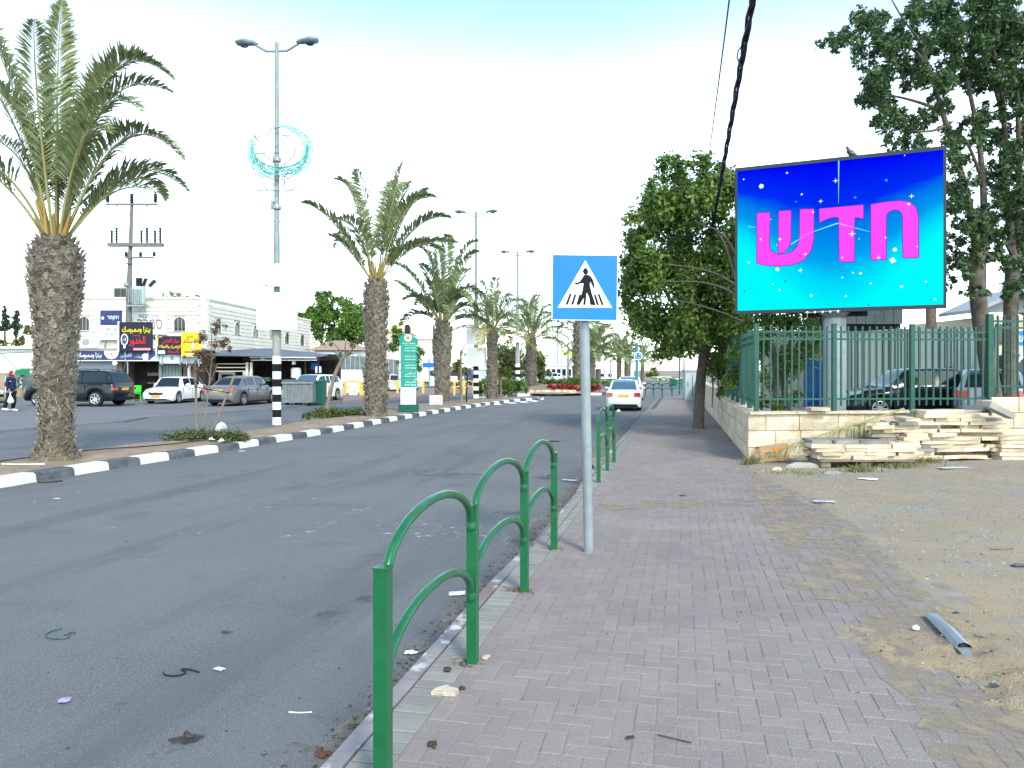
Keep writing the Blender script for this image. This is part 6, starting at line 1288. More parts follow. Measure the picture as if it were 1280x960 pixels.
    S_ = [[(x, y, z) for y, z in sect(x)] for x in cx_]
    fr_f = [c for c in cab if c[1] > .9][-1][0] + .05; fr_r = [c for c in cab if c[1] > .9][0][0]
    mid_p = -.12 if kind != 'van' else .4; rp = x0 + (.62 if kind == 'sedan' else .85); pil = [(x0, x0 + (.5 if kind == 'sedan' else .42)), (mid_p - .05, mid_p + .05), (x1 - .42, x1)] + ([(-hl + 1.62, -hl + 1.70)] if kind in ('suv', 'hatch') else [(-hl + 1.42, -hl + 1.48)])
    for i in range(len(cx_) - 1):
        xm = (cx_[i] + cx_[i + 1]) / 2; A_, B_ = S_[i], S_[i + 1]
        for sgn in (1, -1):
            for j in range(6):
                q = [A_[j], A_[j + 1], B_[j + 1], B_[j]]; q = [(a, b * sgn, c) for a, b, c in q]
                if sgn < 0: q = q[::-1]
                if j == 1 and not any(a <= xm <= b for a, b in pil): key = ('side_window', sgn, sum(xm > b for a, b in pil))
                elif j >= 4 and xm > fr_f and xm < x1 - .03: key = ('windshield',)
                elif j >= 4 and xm < fr_r - .03 and xm > x0 + .05: key = ('rear_window',)
                else: key = None
                (body_m if key is None else gm.setdefault(key, MB())).add(q, [(0, 1, 2, 3)])
    for bmx in [body_m] + list(gm.values()):   # weld
        d_ = {}; nv = []; mp = []
        for v in bmx.v:
            kk = tuple(round(c, 4) for c in v)
            if kk not in d_: d_[kk] = len(nv); nv.append(v)
            mp.append(d_[kk])
        bmx.v = nv; bmx.f = [[mp[i] for i in f] for f in bmx.f]; ok = [len(set(f)) > 2 for f in bmx.f]; bmx.m = [m for m, o in zip(bmx.m, ok) if o]; bmx.f = [list(dict.fromkeys(f)) for f, o in zip(bmx.f, ok) if o]
    body_m.build('roof', pm_, root, smooth=40)
    for key, g in gm.items():
        o = g.build(key[0], M[glass], root, smooth=60)
    # wheels
    wt = MB(); wt.lathe([(rw * .66, -.10), (rw * .93, -.105), (rw, -.07), (rw, .07), (rw * .93, .105), (rw * .66, .10)], seg=24, axis='Y', cap=False); tm = wt.mesh('tyre', M['rubber'], 40)
    rm = MB(); rm.lathe([(rw * .67, -.098), (rw * .62, -.06), (rw * .60, -.03), (.03, -.03)], seg=24, axis='Y', cap=False); rmm_dark = rm.mesh('rim_dish', M['black'], 40)
    sp2 = MB(); sp2.lathe([(rw * .68, -.1), (rw * .63, -.104), (rw * .60, -.095)], seg=24, axis='Y', cap=False); sp2.lathe([(.0, -.088), (rw * .2, -.088), (rw * .22, -.06)], seg=14, axis='Y', cap=False)
    ns_ = 7 if kind == 'suv' else 10
    for q in range(ns_):
        a = 2 * math.pi * q / ns_; c, s_ = math.cos(a), math.sin(a); u, v_ = rw * .12, rw * .64; w2 = rw * (.085 if ns_ == 7 else .06)
        sp2.add([(c * u - s_ * w2, -.082, s_ * u + c * w2), (c * u + s_ * w2, -.082, s_ * u - c * w2), (c * v_ + s_ * w2, -.096, s_ * v_ - c * w2), (c * v_ - s_ * w2, -.096, s_ * v_ + c * w2)], [(0, 1, 2, 3)])
    spm = sp2.mesh('rim', M['chrome'], 40)
    for cx in (xf, xr_):
        for sgn in (1, -1):
            wo = bpy.data.objects.new('wheel', None); COL.objects.link(wo); wo.parent = root; wo.location = (cx, sgn * (W_ / 2 - .12), rw); wo.rotation_euler = (0, 0, math.pi if sgn > 0 else 0)
            put('tyre', tm, wo); put('rim', spm, wo); put('rim_dish', rmm_dark, wo)
    # lights, plates, mirrors, trims
    for sgn in (1, -1):
        if kind in ('suv', 'van', 'hatch'): tlp = [(-hl + .02, .62), (-hl + .02, .78), (-hl + .30, .73)]; z0 = .86
        else: z0 = .80
        yw = W_ / 2 * .86
        mb = MB(); mb.box((-hl + .10, sgn * (yw - .10), z0), (.26, .30, .17 if kind != 'suv' else .13), sgn * -.25, taper=.9); mb.build('tail_light', M['tail'], root)
        mb = MB(); mb.box((-hl + .10, sgn * (yw - .14), z0 - .055), (.262, .16, .04), sgn * -.25); mb.build('reversing_lamp', M['headlamp'], root)
        mb = MB(); mb.tube([(hl - .07, sgn * (yw - .42), .66 if kind != 'suv' else .80), (hl - .15, sgn * (yw - .18), .70 if kind != 'suv' else .83), (hl - .45, sgn * (yw + .02), .78 if kind != 'suv' else .92)], [.06, .085, .035], 8); mb.build('headlight', M['headlamp'], root, smooth=60)
        mb = MB(); xm_ = x1 - .55; mb.tube([(xm_, sgn * (W_ / 2 * .9), belt + .06), (xm_ - .02, sgn * (W_ / 2 + .06), belt + .09), (xm_ - .03, sgn * (W_ / 2 + .16), belt + .08)], [.02, .07, .05], 8); mb.build('mirror', pm_ if kind != 'sedan' or sum(col) > 1 else M['black'], root, smooth=60)
        for xh in (mid_p - .25, mid_p + .85):
            if kind != 'van': mb = MB(); mb.box((xh - .6, sgn * (W_ / 2 * .985), belt - .14), (.17, .03, .028)); mb.build('door_handle', pm_, root)
        mb = MB()
        for xd in (mid_p, mid_p + 1.02, mid_p - .85): mb.box((xd, sgn * (W_ / 2 * .9865), (belt + gc) / 2 + .02), (.012, .03, (belt - gc) * .72))
        mb.build('door_seams', M['black'], root)
        mb = MB(); mb.box((.0, sgn * (W_ / 2 - .02), gc + .02), (xf - xr_ - 2 * ar_, .05, .09)); mb.build('sill', M['black'], root)
    mb = MB(); mb.box((hl - .03, 0, .56 if kind != 'suv' else .74), (.08, .75, .13)); mb.build('grille', M['black'], root)
    mb = MB(); mb.box((hl - .015, 0, .60 if kind != 'suv' else .82), (.07, .8, .018)); mb.lathe([(.0, 0), (.055, .0), (.05, .02)], (hl + .012, 0, .63), 12, axis='X'); mb.build('grille_trim', M['chrome'], root)
    mb = MB(); mb.box((hl - .06, 0, gc + .12), (.10, 1.15, .12)); mb.build('air_intake', M['black'], root)
    mb = MB(); mb.box((hl + .015, 0, .42 if kind != 'suv' else .5), (.02, .50, .11)); mb.build('license_plate', M['plate'], root)
    mb = MB(); mb.box((-hl - .012, 0, .74 if kind != 'suv' else .84), (.02, .50, .11)); mb.build('license_plate', M['plate'], root)
    mb = MB(); mb.box((-hl + .06, 0, gc + .10), (.16, 1.3, .14)); mb.build('rear_valance', M['black'], root)
    mb = MB(); mb.box((-hl + .01, 0, .80 if kind != 'suv' else .94), (.06, .7, .02)); mb.build('boot_trim', M['chrome'] if sum(col) < 1 else pm_, root)
    mb = MB(); mb.tube([(-.2 * hl - .3, 0, H_), (-.2 * hl - .45, 0, H_ + .06)], [.012, .006], 5); mb.build('aerial', M['black'], root)
    if kind == 'suv':
        for sgn in (1, -1): mb = MB(); mb.tube([(.7, sgn * .58, H_ - .01), (.6, sgn * .58, H_ + .05), (-1.3, sgn * .58, H_ + .04), (-1.5, sgn * .58, H_ - .04)], .02, 6); mb.build('roof_rail', M['black'], root)
    return root
zr = ZR
c_ = G(777.5, 513.5, zr)
car('white sedan parked by the kerb with its rear and yellow plate towards the camera', (c_.x + .36, c_.y + 1.6, zr), R(90 - 10), 'sedan', (.62, .66, .66), W_=1.70, H_=1.47, glass='glass_light', scale=.93)
c_ = P(784, 0, 46)
car('white car with a light bar just ahead of the parked white sedan', (c_.x + .3, 47, zr), R(80), 'sedan', (.7, .72, .74), glass='glass_light', scale=.95)
# dark SUV at left
YS = 37.2; a = P(94, 0, YS)
suv = car('dark navy SUV parked side on behind the near palm trunk', (a.x, YS + .4, -.06), R(180 - 7), 'suv', (.002, .004, .010), L_=4.82, W_=1.94, H_=1.76)
a = P(221, 0, 41.3); car('white sedan with its front towards the camera parked below the yellow and black shop signs', (a.x, 41.3, -.06), R(266), 'sedan', (.74, .75, .75), L_=4.5, H_=1.47, glass='glass', scale=.95)
a = P(304, 0, 39.0); car('silver grey sedan parked nose away beside the banded lamp post', (a.x, 39.0, -.06), R(79), 'sedan', (.17, .17, .18), L_=4.6, H_=1.46, met=.5)
a = P(392, 0, 43.2); car('white hatchback parked behind the grey dumpster', (a.x, 43.2, -.06), R(256), 'hatch', (.72, .74, .75), L_=4.4, H_=1.5, glass='glass_light')
a = P(492, 0, 62); car('white sedan side on between the second palm and the totem sign', (a.x - .3, 62, zr), R(180), 'sedan', (.72, .74, .74), glass='glass')
a = P(566, 0, 80); car('dark blue van far away between the third and fourth palms', (a.x, 80, zr), R(200), 'van', (.03, .06, .14), H_=1.9)
a = P(660, 0, 88); car('distant white car behind the rose hedge under the weeping tree', (a.x, 88, zr), R(10), 'hatch', (.65, .7, .75))
a = P(690, 0, 95); car('distant white car left of the far white building', (a.x, 95, zr), R(170), 'sedan', (.7, .72, .75))
a = P(640, 0, 92); car('distant pale blue car under the left weeping tree', (a.x, 92, zr), R(185), 'hatch', (.3, .42, .52))
a = P(546, 0, 70); car('distant white van at the edge of the totem sign street', (a.x, 74, zr), R(180), 'van', (.7, .7, .7), H_=1.9)
# yard cars
a = P(1150, 0, 22); car('black sedan parked side on in the yard behind the green fence', (a.x, 22, .30), R(180 - 4), 'sedan', (.004, .005, .012), L_=4.7, W_=1.82, H_=1.46)
a = P(1222, 0, 21); car('silver blue car with yellow plate seen from behind between the two yard trees', (a.x, 20.6, .30), R(62), 'hatch', (.22, .26, .32), W_=1.75, H_=1.50, met=.3, scale=.95)
a = P(1285, 0, 26); wvn = car('white van with a black swoosh at the right edge behind the fence', (a.x + .8, 26.5, .33), R(180), 'van', (.72, .74, .76), L_=4.9, W_=1.9, H_=1.95)
mb = MB(); mb.tube([(1.9, .965, .95), (1.75, .97, 1.12), (1.4, .97, 1.2), (1.1, .97, 1.1)], [.01, .035, .03, .01], 6); mb.tube([(1.85, .965, .86), (1.5, .97, .95), (1.15, .97, .92)], [.01, .03, .01], 6); mb.build('swoosh_decal', M['black'], wvn)
a = P(-12, 0, 35); car('silver car mostly cut off by the left edge of the photo', (a.x - 2.3, 35.5, -.06), R(4), 'hatch', (.38, .42, .45))

# ================================================================ PERSON
pp = G(13, 514, -.06); pr_ = thing('person', 'person in red headscarf and navy jacket walking with a white plastic bag', 'person', (pp.x, pp.y, -.06), R(0))
def skin(name, joints, edges, m, parent, lv=2, root_i=0):
    me = bpy.data.meshes.new(name); me.from_pydata([j[:3] for j in joints], edges, []); o = put(name, me, parent)
    sm = o.modifiers.new('s', 'SKIN'); sk = me.skin_vertices[0].data
    for i, j in enumerate(joints): sk[i].radius = (j[3], j[4] if len(j) > 4 else j[3]); sk[i].use_root = i == root_i
    ss = o.modifiers.new('ss', 'SUBSURF'); ss.levels = lv; ss.render_levels = lv; bpy.context.view_layer.update()
    m2 = bpy.data.meshes.new_from_object(o.evaluated_get(bpy.context.evaluated_depsgraph_get())); o.modifiers.clear(); o.data = m2; m2.name = name; m2.materials.clear(); m2.materials.append(m)
    m2.polygons.foreach_set('use_smooth', [True] * len(m2.polygons)); return o
SKIN = mat('skin', (.45, .28, .20), .6); NV = mat('navy_cloth', (.012, .022, .055), .85, var=(.02, .03, .07), vs=12); BK = mat('black_cloth', (.010, .010, .013), .9, var=(.02, .02, .022), vs=12)
# facing +X; left leg forward
bodyj = [(0, 0, .94, .09, .11), (.02, 0, 1.10, .09, .11), (.03, 0, 1.30, .10, .13), (.04, 0, 1.42, .08, .10), (.05, 0, 1.50, .045), (.07, 0, 1.60, .085, .075), (.09, 0, 1.66, .07, .065),
 (.10, .09, .52, .045), (.10, .09, .50, .045), (.02, .10, .12, .035), (.03, .10, .06, .04), (.15, .10, .03, .035),
 (-.03, -.09, .50, .045), (-.20, -.10, .14, .035), (-.21, -.10, .08, .04), (-.11, -.10, .04, .035),
 (.03, .19, 1.38, .045), (.00, .23, 1.12, .035), (.09, .22, .90, .024), (.11, .22, .84, .026), (.03, -.19, 1.38, .045), (-.02, -.23, 1.12, .035), (.10, -.23, .92, .024), (.13, -.23, .86, .026)]
be = [(0, 1), (1, 2), (2, 3), (3, 4), (4, 5), (5, 6), (0, 7), (7, 8), (8, 9), (9, 10), (10, 11), (0, 12), (12, 13), (13, 14), (14, 15), (3, 16), (16, 17), (17, 18), (18, 19), (3, 20), (20, 21), (21, 22), (22, 23)]
skin('body', bodyj, be, SKIN, pr_)
skin('trousers', [(0, 0, .94, .14, .18), (.06, .09, .70, .11), (.11, .09, .50, .095), (.03, .10, .10, .085), (-.0, -.09, .70, .11), (-.04, -.09, .50, .095), (-.20, -.10, .14, .08)], [(0, 1), (1, 2), (2, 3), (0, 4), (4, 5), (5, 6)], BK, pr_)
skin('jacket', [(0, 0, .82, .18, .21), (.02, 0, 1.10, .15, .185), (.03, 0, 1.32, .15, .20), (.045, 0, 1.45, .07, .09), (.03, .20, 1.37, .08), (.0, .25, 1.12, .062), (.08, .235, .93, .055), (.03, -.20, 1.37, .08), (-.02, -.25, 1.12, .062), (.09, -.24, .95, .055)], [(0, 1), (1, 2), (2, 3), (3, 4), (4, 5), (5, 6), (3, 7), (7, 8), (8, 9)], NV, pr_)
skin('headscarf', [(.035, 0, 1.44, .10, .12), (.04, 0, 1.56, .10, .095), (.045, 0, 1.67, .095, .09), (.02, 0, 1.74, .06, .06)], [(0, 1), (1, 2), (2, 3)], mat('crimson_cloth', (.22, .012, .03), .9, var=(.30, .02, .04), vs=20), pr_)
mb = MB(); mb.tube([(.13, 0, 1.60), (.165, 0, 1.585), (.15, 0, 1.55)], [.055, .03, .03], 8); mb.build('face', SKIN, pr_, smooth=60)
mb = MB(); mb.box((.10, -.19, 1.28), (.10, .03, .02)); mb.box((.02, -.20, 1.36), (.03, .03, .10)); mb.build('white_trim', M['white_paint'], pr_)
for y, x, z in ((.10, .07, 0), (-.10, -.17, .03)): mb = MB(); mb.tube([(x - .11, y, z + .05), (x, y, z + .06), (x + .10, y, z + .045), (x + .18, y, z + .035)], [.035, .05, .045, .02], 8); mb.build('shoe', M['white_paint'], pr_, smooth=60)
for sy, hx, hz in ((.22, .11, .82), (-.23, .13, .84)):
    mb = MB()
    for k in range(4): mb.tube([(hx - .02 + k * .014, sy, hz), (hx - .01 + k * .014, sy, hz - .05), (hx + .005 + k * .008, sy, hz - .085)], [.010, .009, .007], 5)
    mb.tube([(hx + .03, sy, hz), (hx + .05, sy, hz - .03), (hx + .045, sy, hz - .055)], [.011, .009, .007], 5); mb.build('fingers', SKIN, pr_, smooth=60)
hb = MB(); hb.tube([(0, 0, .0), (0, 0, -.12), (.01, 0, -.22), (.02, 0, -.38), (.02, 0, -.44)], [.012, .03, .09, .15, .10], 10)
for i, v in enumerate(hb.v): hb.v[i] = (v[0] + .02 * mnoise.noise(Vector(v) * 12), v[1] * .6, v[2])
tag(hb.build('plastic_bag', mat('white_plastic', (.7, .71, .75), .5, var=(.55, .56, .6), vs=15), None, loc=(pp.x + .15, pp.y - .24, -.06 + .80), smooth=50), 'white plastic carrier bag held by the walking person in the red headscarf', 'bag')

# ================================================================ STONE BUILDING
YB = 47.0; bx0 = P(60, 0, YB).x; bx1 = P(258, 0, YB).x; bzt_ = P(0, 374, YB).z; FXp = P(388, 400, 68.2)
bl = thing('stone_building', 'two storey white stone building with arched windows above the shops', 'building', (bx1, YB, 0)); ox = bx1
def facade(root, W_, z0, z1, holes, T, ch=.26, depth=.026, rnd_seed=0):
    """horizontal stone courses with real openings; T maps (u, out, z) to root coordinates"""
    rd = random.Random(rnd_seed); mb = MB(); z = z0; k = 0
    while z < z1 - .05:
        zt_ = min(z + ch, z1); iv = [(0, W_)]
        for (u0, u1, h0, h1) in holes:
            if zt_ > h0 + .01 and z < h1 - .01:
                nv = []
                for a, b in iv:
                    if u1 <= a or u0 >= b: nv.append((a, b)); continue
                    if u0 > a: nv.append((a, u0))
                    if u1 < b: nv.append((u1, b))
                iv = nv
        for a, b in iv:
            u = a
            while u < b - .01:
                l = rd.uniform(.9, 1.6); e = b if b - u - l < .5 else u + l; pr = rd.uniform(0, .008)
                q = [(u + .006, 0, z + .014), (e - .006, 0, z + .014), (e - .006, 0, zt_ - .014), (u + .006, 0, zt_ - .014), (u + .006, depth + pr, z + .014), (e - .006, depth + pr, z + .014), (e - .006, depth + pr, zt_ - .014), (u + .006, depth + pr, zt_ - .014)]
                mb.add([T(*p) for p in q], [(4, 5, 6, 7), (0, 4, 7, 3), (1, 2, 6, 5), (3, 7, 6, 2), (0, 1, 5, 4)]); u = e
        z = zt_; k += 1
    return stuff(mb.build('stone_courses', M['white_stone'], root))
def window(root, T, u, z0, w_, h_, arched=True, bars=1):
    mb = MB(); n = 8; pts = [(u - w_ / 2, z0), (u + w_ / 2, z0)]
    if arched: pts += [(u + w_ / 2 * math.cos(math.pi * k / n), z0 + h_ - w_ / 2 + w_ / 2 * math.sin(math.pi * k / n)) for k in range(n + 1)]
    else: pts += [(u + w_ / 2, z0 + h_), (u - w_ / 2, z0 + h_)]
    k = len(pts); c = (u, z0 + h_ / 2); inn = [(c[0] + (a - c[0]) * .88, c[1] + (b - c[1]) * .92) for a, b in pts]; outr = [(c[0] + (a - c[0]) * 1.14, c[1] + (b - c[1]) * 1.08) for a, b in pts]
    vs = [T(a, .05, b) for a, b in outr] + [T(a, .05, b) for a, b in pts] + [T(a, .0, b) for a, b in outr] + [T(a, -.05, b) for a, b in pts]
    mb.add(vs, [(i, (i + 1) % k, k + (i + 1) % k, k + i) for i in range(k)] + [(i, 2 * k + i, 2 * k + (i + 1) % k, (i + 1) % k) for i in range(k)] + [(k + i, k + (i + 1) % k, 3 * k + (i + 1) % k, 3 * k + i) for i in range(k)])
    wn = mb.build('window', M['white_stone'], root)
    mb = MB(); mb.add([T(a, -.02, b) for a, b in pts], [tuple(range(k))]); mb.build('pane', M['glass'], wn)
    mb = MB()
    for i in range(bars + 2):
        a = u - w_ / 2 + w_ * (i) / (bars + 1); zt_ = z0 + h_ - (w_ / 2 if arched else 0) + (math.sqrt(max(0, (w_ / 2) ** 2 - (a - u) ** 2)) if arched else 0)
        q = [(a - .025, z0), (a + .025, z0), (a + .025, zt_), (a - .025, zt_)]; mb.add([T(x, .0, z) for x, z in q] + [T(x, -.02, z) for x, z in q], [(0, 1, 2, 3), (0, 4, 5, 1), (1, 5, 6, 2), (3, 2, 6, 7), (0, 3, 7, 4)])
    mb.build('frame', M['concrete'], wn); return wn
Tf = lambda u, o, z: (bx0 - ox + u, -o, z)
Wf = bx1 - bx0; Hb = bzt_
def pu(x, Y=YB): return P(x, 0, Y).x - bx0
hf = []
for (x0, x1, y0, y1) in ((217.5, 232, 396.5, 413.5), (99, 112, 396, 413)): hf.append((pu(x0), pu(x1), P(0, y1, YB).z, P(0, y0, YB).z))
facade(bl, Wf, 2.2, Hb, hf, Tf)
for h_ in hf: window(bl, Tf, (h_[0] + h_[1]) / 2, h_[2], h_[1] - h_[0] - .02, h_[3] - h_[2], True, 2)
dirR = Vector((FXp.x - bx1, 68.2 - YB, 0)); LR = dirR.length; dirR.normalize(); nR = Vector((dirR.y, -dirR.x, 0))
Tr = lambda u, o, z: tuple(Vector((0, 0, z)) + dirR * u + nR * o)
def ru(x):                                   # pixel column -> distance along the receding facade
    k = (x - 640) / FPX; return (k * YB - bx1) / (dirR.x - k * dirR.y)
hr = []
for (x, y0, y1, wpx, arch) in ((272, 398, 415.5, 8.5, 1), (296, 403, 417.5, 7.5, 1), (319, 407, 421, 7.5, 1), (340.5, 412.5, 424, 9, 0), (358.5, 415, 430, 5.5, 1), (377.5, 418, 432, 5.2, 1)):
    u0, u1 = ru(x - wpx / 2), ru(x + wpx / 2); Yd = YB + dirR.y * (u0 + u1) / 2; hr.append((u0, u1, P(0, y1, Yd).z, P(0, y0, Yd).z, arch))
facade(bl, LR, 2.2, Hb, [h[:4] for h in hr], Tr, rnd_seed=4)
for h in hr: window(bl, Tr, (h[0] + h[1]) / 2, h[2], h[1] - h[0] - .02, h[3] - h[2], bool(h[4]), 1)
mb = MB(); c4 = [Vector((bx0 - ox, .06, 0)), Vector((-.06, .06, 0)), Vector(Tr(LR, -.06, 0)), Vector((bx0 - ox, LR, 0))]
def wall_with(mbx, p, q_, z0, z1, th=.2): mbx.slab([(p.x, p.y), (q_.x, q_.y), (q_.x - th, q_.y + th), (p.x - th, p.y + th)], z0, z1)
mb.slab([(v.x, v.y) for v in c4], 0, Hb - .35); 
# carve depth: dark reveals come from panes set on the backing wall
mb.build('wall', M['white_stone'], bl)
for c in bl.children:
    if c.name.startswith('window'):
        pass
mb = MB(); mb.slab([(bx0 - ox, -.09), (.1, -.09), (.1, .12), (bx0 - ox, .12)], Hb - .02, Hb + .12); a = Vector(Tr(0, .09, 0)); b = Vector(Tr(LR, .09, 0)); c = Vector(Tr(LR, -.15, 0)); d = Vector(Tr(0, -.15, 0)); mb.slab([(a.x, a.y), (b.x, b.y), (c.x, c.y), (d.x, d.y)], Hb - .015, Hb + .125); mb.build('coping', M['white_stone'], bl)
mb = MB(); z = 2.3; k = 0
while z < Hb - .1:
    w2 = .52 if k % 2 else .36; mb.box((-w2 / 2 + .06, -.02, z + .13), (w2, .16, .24)); b_ = dirR * (w2 / 2); mb.box((b_.x + .02, b_.y, z + .13), (.16, w2, .245), 0); z += .26; k += 1
mb.build('quoins', M['white_stone'], bl)
for s_ in (0,):
    x = P(167, 0, YB).x
# upper set-back storey
us = P(100, 0, 50).x - ox; ue = P(178, 0, 50).x - ox; mb = MB(); zt2 = P(0, 346, 50).z; mb.box(((us + ue) / 2 - 2, 7, (Hb + zt2) / 2), (ue - us + 4, 6, zt2 - Hb)); mb.build('upper_storey', M['white_stone'], bl)
xa, xb = P(133, 0, 50).x - ox, P(149, 0, 50).x - ox; za, zb2 = P(0, 371.5, 50).z, P(0, 358, 50).z; mb = MB(); mb.box(((xa + xb) / 2, 4.0, (za + zb2) / 2), (xb - xa, .06, zb2 - za)); wn = mb.build('window', M['concrete'], bl); mb = MB()
for s_ in (-1, 1): mb.box(((xa + xb) / 2 + s_ * (xb - xa) / 4, 3.95, (za + zb2) / 2), ((xb - xa) / 2 - .06, .06, zb2 - za - .08))
mb.build('pane', M['glass'], wn)
rd = random.Random(8); lv = [(*P(x, 371 - rd.uniform(0, 3), 49), .28) for x in (205, 215, 219, 222, 226, 235, 241, 246)]
tag(put('roof_plants', leaf_mesh('roof_plants', lv, 260, .09, M['leaf_olive'], 5)), 'sparse plants showing over the roof edge of the stone building', 'plants')
mb = MB(); x = P(283.5, 0, 50).x; mb.tube([(0, 0, 0), (0, 0, .9)], .02, 5); tag(mb.build('roof_aerial', M['grey_metal'], None, loc=(x, 54, Hb + .1)), 'thin aerial rod on the roof of the stone building', 'aerial')
# ---- shops in front
YS_ = 44.2; kx = YS_ / FPX
def zz(y, Y=YS_): return P(0, y, Y).z
def xx(x, Y=YS_): return P(x, 0, Y).x
sh = thing('shop_row', 'row of small shops with navy fascia, roller shutter and dark open front', 'shop', (xx(150), YS_, -.06)); ox = sh.location.x; oz = -.06
def sb(nm, x0, x1, y0, y1, m, d0=0, d1=.3, par=None):
    mb = MB(); mb.box(((xx(x0) + xx(x1)) / 2 - ox, (d0 + d1) / 2, (zz(y0) + zz(y1)) / 2 - oz), (xx(x1) - xx(x0), d1 - d0, zz(y0) - zz(y1))); return mb.build(nm, m, par or sh)
fa = sb('fascia', 90, 204, 439, 450.5, M['navy'], -.5, -.35); lettering(ar('بيتزا وسمبوسك'), fa, xx(118) - ox, zz(444.5) - oz, .115 * 12, .36, -.505, M['white_sign'])
mb = MB(); mb.tube([(xx(90) - ox, -.45, zz(437.8) - oz), (xx(204) - ox, -.45, zz(438.4) - oz)], .04, 6); mb.tube([(xx(90) - ox, -.52, zz(451) - oz), (xx(204) - ox, -.52, zz(451) - oz)], .03, 6); mb.build('fascia_trim', M['white_paint'], sh)
mb = MB(); mb.lathe([(0, 0), (.42, 0), (.42, .01)], (xx(145) - ox, -.512, zz(440) - oz), 20, axis='Y'); 
for i, v in enumerate(mb.v): mb.v[i] = (v[0], v[1], min(v[2], zz(439) - oz))
rb = mb.build('round_badge', M['white_sign'], fa); lettering('*', rb, xx(145) - ox, zz(443) - oz, .3, .2, -.515, M['red'])
lettering(ar('القدس'), fa, xx(163) - ox, zz(444.5) - oz, .62, .30, -.505, M['paleblue']); lettering(ar('حلويات'), fa, xx(180) - ox, zz(446) - oz, .5, .22, -.505, M['paleblue'])
mb = MB(); mb.lathe([(0, 0), (.2, 0), (.2, .01)], (xx(187) - ox, -.512, zz(446) - oz), 14, axis='Y'); mb.build('round_badge', M['white_sign'], fa)
mb = MB(); q = [(xx(192) - ox, zz(450) - oz), (xx(203.5) - ox, zz(450) - oz), (xx(203.5) - ox, zz(441) - oz)]; mb.plate(q, -.51, -.503); mb.build('pale_corner', M['paleblue'], fa)
fb = sb('pale_fascia', 204.3, 256, 442.5, 454.5, M['paleblue'], -.5, -.35); lettering('e', fb, xx(220) - ox, zz(448) - oz, .2, .2, -.505, M['navy'])
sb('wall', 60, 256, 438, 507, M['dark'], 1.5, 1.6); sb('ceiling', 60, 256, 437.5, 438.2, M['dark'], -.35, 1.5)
sh2 = sb('roller_shutter', 88, 146, 450.5, 506, mat('shutter_grey', (.30, .33, .40), .6, var=(.36, .38, .44), vs=1), 0, .06); mb = MB()
for k in range(26): mb.box(((xx(88) + xx(146)) / 2 - ox, -.012, .06 + k * .09), (xx(146) - xx(88) - .02, .03, .07))
mb.build('slats', mat('shutter_slat', (.33, .36, .43), .6), sh2)
sb('side_wall', 146, 152, 452, 507, M['wood'], 0, 1.5); sb('partition', 199.5, 203, 453, 505, M['corr'], -.1, 1.5)
for x0 in range(203, 227, 4): sb('panel', x0, x0 + 3.4, 455, 504, M['corr'], .0 + .03 * (x0 % 2), .1)
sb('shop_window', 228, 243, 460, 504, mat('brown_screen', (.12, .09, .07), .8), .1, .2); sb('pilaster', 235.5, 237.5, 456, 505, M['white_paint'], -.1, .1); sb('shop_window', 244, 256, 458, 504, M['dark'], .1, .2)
for x in (164.5,): mb = MB(); mb.tube([(xx(x) - ox, -.45, 0), (xx(x) - ox, -.45, zz(450) - oz)], .04, 8); mb.build('post', M['grey_metal'], sh)
mb = MB(); mb.tube([(xx(152) - ox, -.1, zz(470) - oz), (xx(163) - ox, -.4, zz(451) - oz)], .03, 6); mb.build('brace', M['wood'], sh)
sb('shelf', 174, 195, 466, 470, M['wood'], 1.0, 1.4); sb('shelf', 174, 195, 478, 480, M['wood'], 1.0, 1.4); mb = MB(); mb.lathe([(.13, -.1), (.14, 0), (.0, .05)], (xx(149) - ox, -.4, zz(454) - oz), 14, axis='Y'); mb.build('globe_lamp', M['white_sign'], sh)
mb = MB(); mb.slab([(xx(60) - ox, -.5), (xx(256) - ox, -.5), (xx(256) - ox, 1.65), (xx(60) - ox, 1.65)], zz(438.2) - oz, zz(437.2) - oz); mb.build('flat_roof', M['concrete'], sh)
sb('ledge', 60, 256, 434.5, 436, M['concrete'], 1.4, 1.7)
def sign(label, x0, x1, y0, y1, Y, face, items, d=.12, cat='sign', rz=0):
    a, b = P(x0, y1, Y), P(x1, y0, Y); r = thing('shop_sign', label, cat, ((a.x + b.x) / 2, Y, (a.z + b.z) / 2)); W_, H_ = b.x - a.x, b.z - a.z
    mb = MB(); mb.box((0, d / 2, 0), (W_, d, H_)); bo = mb.build('board', face, r)
    oz_ = 0
    for it in items:
        oz_ += .0025
        t_, cx, cy, w_, h_, m = it[:6]; X, Z = (cx - .5) * W_, (.5 - cy) * H_
        if t_ == 'box': mb = MB(); mb.box((X, -.010 - oz_, Z), (w_ * W_, .02, h_ * H_)); mb.build('painted_patch', m, bo)
        elif t_ == 'oval':
            mb = MB(); mb.lathe([(0, 0), (.5, 0), (.5, .01)], (0, 0, 0), 22, axis='Y'); mb.v = [(X + v[0] * w_ * W_, -.022 - oz_ - v[1], Z + v[2] * h_ * H_) for v in mb.v]; mb.build('badge', m, bo)
        else: lettering(t_, bo, X, Z, w_ * W_, h_ * H_, -.036 - oz_ if len(it) < 7 else it[6] - .03, m)
    mb = MB(); mb.box((-W_ / 2 - .04, d / 2, 0), (.08, d + .04, H_ + .06)); mb.build('edge_trim', M['white_paint'] if face is not M['yellow_sign'] else M['yellow_sign'], r)
    mb = MB()
    for s_ in (-.35, .35): mb.box((W_ * s_, d + .03, -H_ / 2 - .25), (.06, .06, .7))
    stuff(mb.build('brackets', M['grey_metal'], r)); return r
